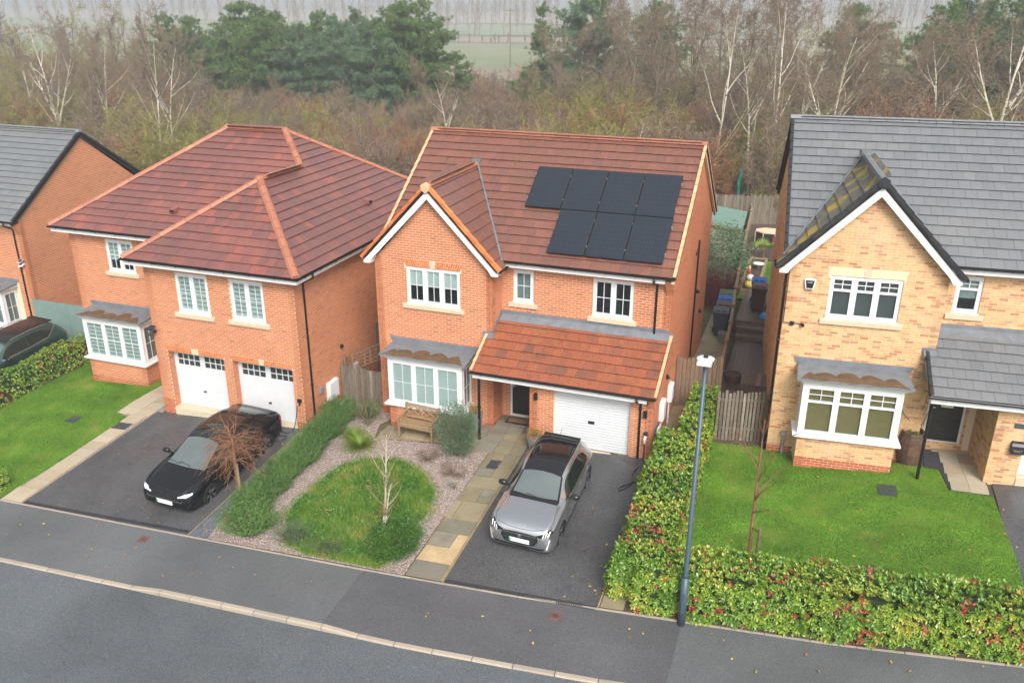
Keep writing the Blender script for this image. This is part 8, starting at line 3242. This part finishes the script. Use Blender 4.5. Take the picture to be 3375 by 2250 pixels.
# ---- pines
def pine_proto(seed, H, conical=False, mat='needle'):
    r = random.Random(seed)
    mb = MB()
    bend = [(r.gauss(0, .10)*k/6, r.gauss(0, .10)*k/6, H*k/8) for k in range(9)]
    mb.tube(bend, [.17*(1-k/9.5) for k in range(9)], 7)
    C = []
    n = 62 if not conical else 58
    for k in range(n):
        f = r.random()
        z = H*(.16+.82*f)
        a = r.uniform(0, 6.283)
        if conical:
            L = H*.24*(1-f)+.15
        else:
            L = H*(.10+.20*math.sin(math.pi*min(1, (f*.85+.12)))**.8)*r.uniform(.75, 1.2)*(1.0 if f < .82 else .6)
        el = R(r.uniform(-5, 30)) if not conical else R(r.uniform(5, 25))
        d = Vector((math.cos(a)*math.cos(el), math.sin(a)*math.cos(el), math.sin(el)))
        i = min(7, int(z/H*8))
        p = Vector(bend[i])
        p.z = z
        q = p+d*L
        mb.tube([p, p+d*L*.5+Vector((0, 0, -.05)), q], [.035*(1-f*.6), .022, .006], 4, cap=False)
        m_ = max(2, int(L/.30))
        for j in range(m_):
            t = (j+1.2)/(m_+.6)
            for _ in range(3):
                C.append(p+d*L*t+Vector((r.gauss(0, .24), r.gauss(0, .24), r.gauss(.10, .17))))
    C.append(Vector((bend[-1][0], bend[-1][1], H)))
    C = np.array([tuple(c) for c in C])
    k = 26
    rg = np.random.default_rng(seed)
    dd = _norm(rg.normal(size=(len(C)*k, 3))+np.array([0, 0, .45]))
    c = np.repeat(C, k, 0)+dd*.04
    L = rg.uniform(.16, .30, len(c))
    s_ = _norm(np.cross(dd, rg.normal(size=dd.shape)))*.022
    v = np.stack([c-s_, c+s_, c+dd*L[:, None]+s_*.4, c+dd*L[:, None]-s_*.4], 1).reshape(-1, 3)
    thin = mesh_np('pine_needles', v, np.arange(len(v)).reshape(-1, 4), 4, M[mat])
    return mb.mesh('pine_wood', M['bark']), thin
PINE = [pine_proto(301, 12.), pine_proto(302, 12., mat='needle_blue'), pine_proto(303, 12.), pine_proto(304, 12., True)]
GP = 'dark pines beyond the scrub'
def pine(px, Y, H, k, lab):
    return T_('pine_tree', lab, px, Y, PINE[k], H, 12., GP, r5.uniform(0, 6.28))
for i, (px, Y, H, k) in enumerate([(395, 60, 11.3, 0), (445, 64, 11.0, 2), (485, 58, 8.6, 0), (530, 62, 10.2, 0), (565, 66, 12.6, 2), (605, 60, 12.3, 0), (645, 66, 11.6, 2), (690, 60, 10.6, 1), (735, 66, 11.6, 0), (785, 60, 11.0, 1), (820, 66, 12., 1), (860, 58, 11.4, 1), (900, 66, 12.2, 0), (935, 60, 12.7, 2), (968, 64, 12.9, 0), (995, 66, 11., 2), (510, 70, 9.5, 2), (620, 72, 11, 0), (760, 72, 11.5, 1)]):
    pine(px, Y, H, k, 'dense dark green pine in the clump behind the hipped roof')
pine(1048, 62, 7.8, 0, 'small round topped pine at right end of the pine clump')
pine(1243, 70, 12.4, 3, 'conical pine standing alone right of the gap in the trees')
pine(1205, 60, 6.4, 2, 'short bushy pine below the lone conical pine')
pine(1285, 64, 7.6, 1, 'low spreading pine right of the lone conical pine')
pine(1340, 66, 13.4, 1, 'tall pine above the solar panel house cut by picture top')
pine(1372, 70, 13.0, 0, 'tall pine behind bare branches right of the lone conical pine')
pine(1500, 72, 12.6, 2, 'dark pine half hidden by bare trees above the solar panels')
pine(1955, 74, 12.2, 2, 'dark open pine behind birches above the grey roof')
for px, Y, H, k in [(2150, 58, 12.2, 0), (2195, 64, 13.2, 1), (2245, 60, 12.8, 0), (2310, 64, 12.6, 2), (2345, 58, 12.2, 1)]:
    pine(px, Y, H, k, 'tall dark pine in the group above right part of grey roof')
# ---- scrub: a few bushes one can tell, and one thicket that nobody could count
def scatter_nodes(name, protos):
    """geometry nodes: copies of the given objects on the vertices of a mesh, by the attributes pid, rot and scl"""
    ng = bpy.data.node_groups.new(name, 'GeometryNodeTree')
    ng.interface.new_socket('Geometry', in_out='INPUT', socket_type='NodeSocketGeometry')
    ng.interface.new_socket('Geometry', in_out='OUTPUT', socket_type='NodeSocketGeometry')
    gi, go = ng.nodes.new('NodeGroupInput'), ng.nodes.new('NodeGroupOutput')
    jn = ng.nodes.new('GeometryNodeJoinGeometry')
    def attr(nm, tp):
        n = ng.nodes.new('GeometryNodeInputNamedAttribute')
        n.data_type = tp
        n.inputs['Name'].default_value = nm
        return n.outputs['Attribute']
    pid, rot, scl = attr('pid', 'INT'), attr('rot', 'FLOAT_VECTOR'), attr('scl', 'FLOAT_VECTOR')
    for k, ob in enumerate(protos):
        cm = ng.nodes.new('FunctionNodeCompare')
        cm.data_type = 'INT'
        cm.operation = 'EQUAL'
        ia = [q for q in cm.inputs if q.type == 'INT']
        ng.links.new(pid, ia[0])
        ia[1].default_value = k
        oi = ng.nodes.new('GeometryNodeObjectInfo')
        oi.transform_space = 'ORIGINAL'
        oi.inputs['Object'].default_value = ob
        oi.inputs['As Instance'].default_value = True
        ip = ng.nodes.new('GeometryNodeInstanceOnPoints')
        ng.links.new(gi.outputs[0], ip.inputs['Points'])
        ng.links.new(cm.outputs[0], ip.inputs['Selection'])
        ng.links.new(oi.outputs['Geometry'], ip.inputs['Instance'])
        ng.links.new(rot, ip.inputs['Rotation'])
        ng.links.new(scl, ip.inputs['Scale'])
        ng.links.new(ip.outputs[0], jn.inputs[0])
    ng.links.new(jn.outputs[0], go.inputs[0])
    return ng
def scatter_object(name, pts, pids, rots, scls, protos, label, cat):
    me = bpy.data.meshes.new(name)
    me.from_pydata([tuple(p) for p in pts], [], [])
    a = me.attributes.new('pid', 'INT', 'POINT')
    a.data.foreach_set('value', np.asarray(pids, np.int32))
    a = me.attributes.new('rot', 'FLOAT_VECTOR', 'POINT')
    a.data.foreach_set('vector', np.stack([np.zeros(len(rots)), np.zeros(len(rots)), rots], 1).astype(np.float32).ravel())
    a = me.attributes.new('scl', 'FLOAT_VECTOR', 'POINT')
    a.data.foreach_set('vector', np.asarray(scls, np.float32).ravel())
    o = link(name, me, None, label, cat, None, 'stuff')
    md = o.modifiers.new('scatter', 'NODES')
    md.node_group = scatter_nodes(name, protos)
    return o
def scrub():
    rg = np.random.default_rng(5)
    protos = []
    where = [(160, 33, 'olive'), (430, 32, 'brown'), (905, 32, 'olive'), (1130, 32, 'brown'), (1390, 33, 'brown'), (1690, 33, 'olive')]
    for sd_, (px, Y, tone) in enumerate(where):
        g = Grow(400+sd_)
        cfg = [L_(7, .09, .03, .8, .10, 10, 30, .46, .4, .5, .03, 3), L_(5, .12, .04, .8, .1, 8, 36, .5, .4, .6, .05), L_(4, .15, .02, .8, .1, 5, 40, .55, .4, .6, .05), L_(3, .2, 0, .8, .3, 0, 40, .5, .4, .6, .05)]
        for k in range(8):
            a = g.r.uniform(0, 6.28)
            g.branch((math.cos(a)*.3, math.sin(a)*.3, 0), (math.cos(a)*.32, math.sin(a)*.32, 1), g.r.uniform(2.4, 4.0), .030, 0, cfg)
        mt = [M['twig'], M['twig_green'], M['twig'], M['twig_orange'], M['twig'], M['twig_green']][sd_]
        for path, rad, _ in g.tubes:
            for a_, b_, w_ in zip(path, path[1:], rad):
                g.thin.append((a_, b_, w_))
        g.tubes = []
        me = g.meshes('scrub_bush', M['twig_green'], mt, 1.1, .0105)[1]
        x = at(px, Y)
        o = link('scrub_bush', me, None, {160: 'bare bush behind gap left of the hipped roof', 430: 'bare brown bush just behind the hipped roof ridge', 905: 'olive stemmed bush rising in gap between the two red roofs', 1130: 'rust tinted bush behind the left part of the solar house ridge', 1390: 'bare brown bush behind the middle of the solar house ridge', 1690: 'olive stemmed bush among birches in the gap left of grey roof'}[px], 'bush', 'bare bushes at the wood edge')
        o.location = (x, Y, zg(x, Y))
        protos.append(o)
    P, ids, rots, scl = [], [], [], []
    for j in range(17):
        Y = 30.8+j*2.6+(j*j)*.05
        px = -150.
        while px < 2480:
            H = 4.5+1.5*mnoise.noise(Vector((px*.006, Y*.1, 2.)))+rg.normal()*.45
            if 1640 < px < 1800 and Y < 44:
                H *= .5
            if 400 < px < 1230:
                H *= .84
            pp, yy = px+rg.normal()*14, Y+rg.normal()*.8
            x = at(pp, yy)
            P.append((x, yy, zg(x, yy)-.05))
            tone = mnoise.noise(Vector((px*.004, Y*.06, 7.)))
            ids.append(int(rg.choice([0, 2, 4, 3]) if tone < -.06 else rg.choice([1, 5, 1, 0])))
            if rg.random() < .06:
                ids[-1] = 3
            rots.append(rg.uniform(0, 6.28))
            s_ = max(1.4, H)/3.7
            scl.append((s_*rg.uniform(.85, 1.2), s_*rg.uniform(.85, 1.2), s_))
            px += 60*(36./Y)**.4
    scatter_object('scrub_thicket', P, ids, np.array(rots), scl, protos, 'tangled brown and olive winter scrub below the trees', 'scrub')
    # brambles and ivy at the feet of the scrub
    m2 = 52000
    Y = 29.5+rg.random(m2)**1.2*48
    px = rg.uniform(-120, 2480, m2)
    u = px*1.43495
    D = np.array(_fw)[None]+np.array(_R)[None]*((u-1687.5)/2830)[:, None]-np.array(_U3)[None]*((250.-1125)/2830)
    t = (Y-CAM.y)/D[:, 1]
    x = CAM.x+D[:, 0]*t
    hz = np.array([mnoise.noise(Vector((a*.12, b*.12, 1.))) for a, b in zip(x, Y)])
    z = zg_np(x, Y)+rg.random(m2)**1.5*(.9+1.1*np.clip(hz+.3, 0, 1))
    z[(np.abs(px-1720) < 90) & (Y < 42)] -= .6
    c = np.stack([x, Y, z], 1)
    me = leaf_mesh('bramble', c, rand_dirs(m2)+np.array([0, 0, .3]), rand_dirs(m2)+np.array([0, -.5, .6]), rg.uniform(.12, .32, m2), rg.uniform(.07, .16, m2), M['scrub_leaf'])
    link('bramble_cover', me, None, 'low brambles and ivy on the floor of the wood', 'brambles', None, 'stuff')
scrub()
WG = [(3., 28.7), (16., 28.7), (17., 40.), (2., 40.)]
blades('wood_edge_grass', WG, 12000, .12, .35, .02, M['grass_island'], -.03, lean=.9, kind='stuff', label='rough grass at the wood edge behind the back fence', cat='grass')
# ---- far fields, hedge lines and tree rows
def field(x0, x1, y0, y1, stops, nm='field', lift=.12):
    mb = MB()
    n = 12
    for i in range(n):
        a, b = x0+(x1-x0)*i/n, x0+(x1-x0)*(i+1)/n
        mb.quad((a, y0, zground(a, y0)+lift), (b, y0, zground(b, y0)+lift), (b, y1, zground(b, y1)+lift), (a, y1, zground(a, y1)+lift))
    mb.build(nm, speckled('field_'+str(int(y0)), stops, grain=1.5, patch=.03, patchamt=.15, bmp=.2), kind='structure')
field(-600, 500, 118, 150, [(0, (.20, .17, .12)), (1, (.26, .22, .16))])
field(-700, 600, 265, 310, [(0, (.28, .22, .17)), (1, (.34, .28, .22))])
field(-1200, 900, 325, 470, [(0, (.22, .26, .15)), (1, (.27, .30, .19))])
field(-2000, 1500, 480, 900, [(0, (.34, .31, .24)), (1, (.40, .37, .30))])
def far_rows():
    rg = np.random.default_rng(8)
    protos = []
    for sd_ in range(4):
        g = Grow(500+sd_)
        cfg = [L_(7, .03, .02, .8, .15, 14, 22 if sd_ < 2 else 34, .42, .35, .5, 9, 4), L_(5, .07, .06, .8, .1, 6, 26, .5, .4, .5, 9), L_(4, .1, .04, .8, .3, 0, 30, .5, .4, .5, 9)]
        g.branch((0, 0, 0), (0, 0, 1), 10., .16, 0, cfg)
        protos.append((np.array([x[0] for x in g.thin]), np.array([x[1] for x in g.thin]), np.maximum(np.array([x[2] for x in g.thin]), .035)))
    V = []
    def row(y, pxs, Hs, wk):
        for px, H in zip(pxs, Hs):
            x = at(px, y, 60.)
            A, B, W = protos[rg.integers(4)]
            sc = H/10.
            o = np.array([x, y+rg.normal()*2, zground(x, y)])
            a3, b3 = A*sc+o, B*sc+o
            d = _norm(b3-a3)
            s_ = _norm(np.cross(d, rg.normal(size=d.shape)))*(W*wk)[:, None]
            V.append(np.stack([a3-s_, a3+s_, b3+s_*.5, b3-s_*.5], 1).reshape(-1, 3))
    row(322, np.arange(-40, 2400, 26)+rg.normal(size=94)*5, rg.uniform(11, 17, 94), 1.3)
    row(475, np.arange(-40, 2400, 17)+rg.normal(size=144)*4, rg.uniform(13, 18, 144), 2.)
    row(262, np.arange(-40, 2400, 19)+rg.normal(size=129)*6, rg.uniform(1.8, 3.4, 129), 1.6)
    row(268, np.array([690, 1030, 1080, 1640, 1960, 2030]), rg.uniform(6, 11, 6), 1.4)
    row(180, np.array([2010, 2035]), np.array([10., 9.]), 1.2)
    V = np.concatenate(V)
    me = mesh_np('far_tree_rows', V, np.arange(len(V)).reshape(-1, 4), 4, M['twig'])
    link('far_tree_rows', me, None, 'rows of bare trees and hedges fading across the misty fields', 'far trees', None, 'stuff')
far_rows()
for px, Y, H in ((1172, 150, 11.5), (360, 120, 11.5), (840, 210, 11.5)):
    x = at(px, Y, 60.)
    t = thing('utility_pole', {1172: 'thin utility pole in the misty field gap between pines', 360: 'thin utility pole left of the pine clump', 840: 'faint utility pole with crossarm above the pine clump'}[px], 'pole', (x, Y, zground(x, Y)), 0, 'utility poles in the fields')
    mb = MB()
    mb.tube([(0, 0, 0), (0, 0, H)], [.14, .10], 8)
    mb.build('pole', M['bark'], t)
    mb = MB()
    mb.box(-.9, .9, -.05, .05, H-.5, H-.38)
    mb.build('crossarm', M['bark'], t)
# ---- mist
hz_ = MB()
hz_.box(-3100, 3100, -90, 4200, -8, 16.5)
ho = hz_.mesh('haze', bpy.data.materials.new('mist'))
mm = ho.materials[0]
mm.use_nodes = True
nt = mm.node_tree
nt.nodes.clear()
out = nt.nodes.new('ShaderNodeOutputMaterial')
pv = nt.nodes.new('ShaderNodeVolumePrincipled')
pv.inputs['Color'].default_value = (.90, .945, 1., 1)
pv.inputs['Density'].default_value = .0015
pv.inputs['Anisotropy'].default_value = .2
nt.links.new(pv.outputs[0], out.inputs['Volume'])
hob = link('haze', ho, None, 'thin pale mist over the whole place', 'mist', None, 'stuff')
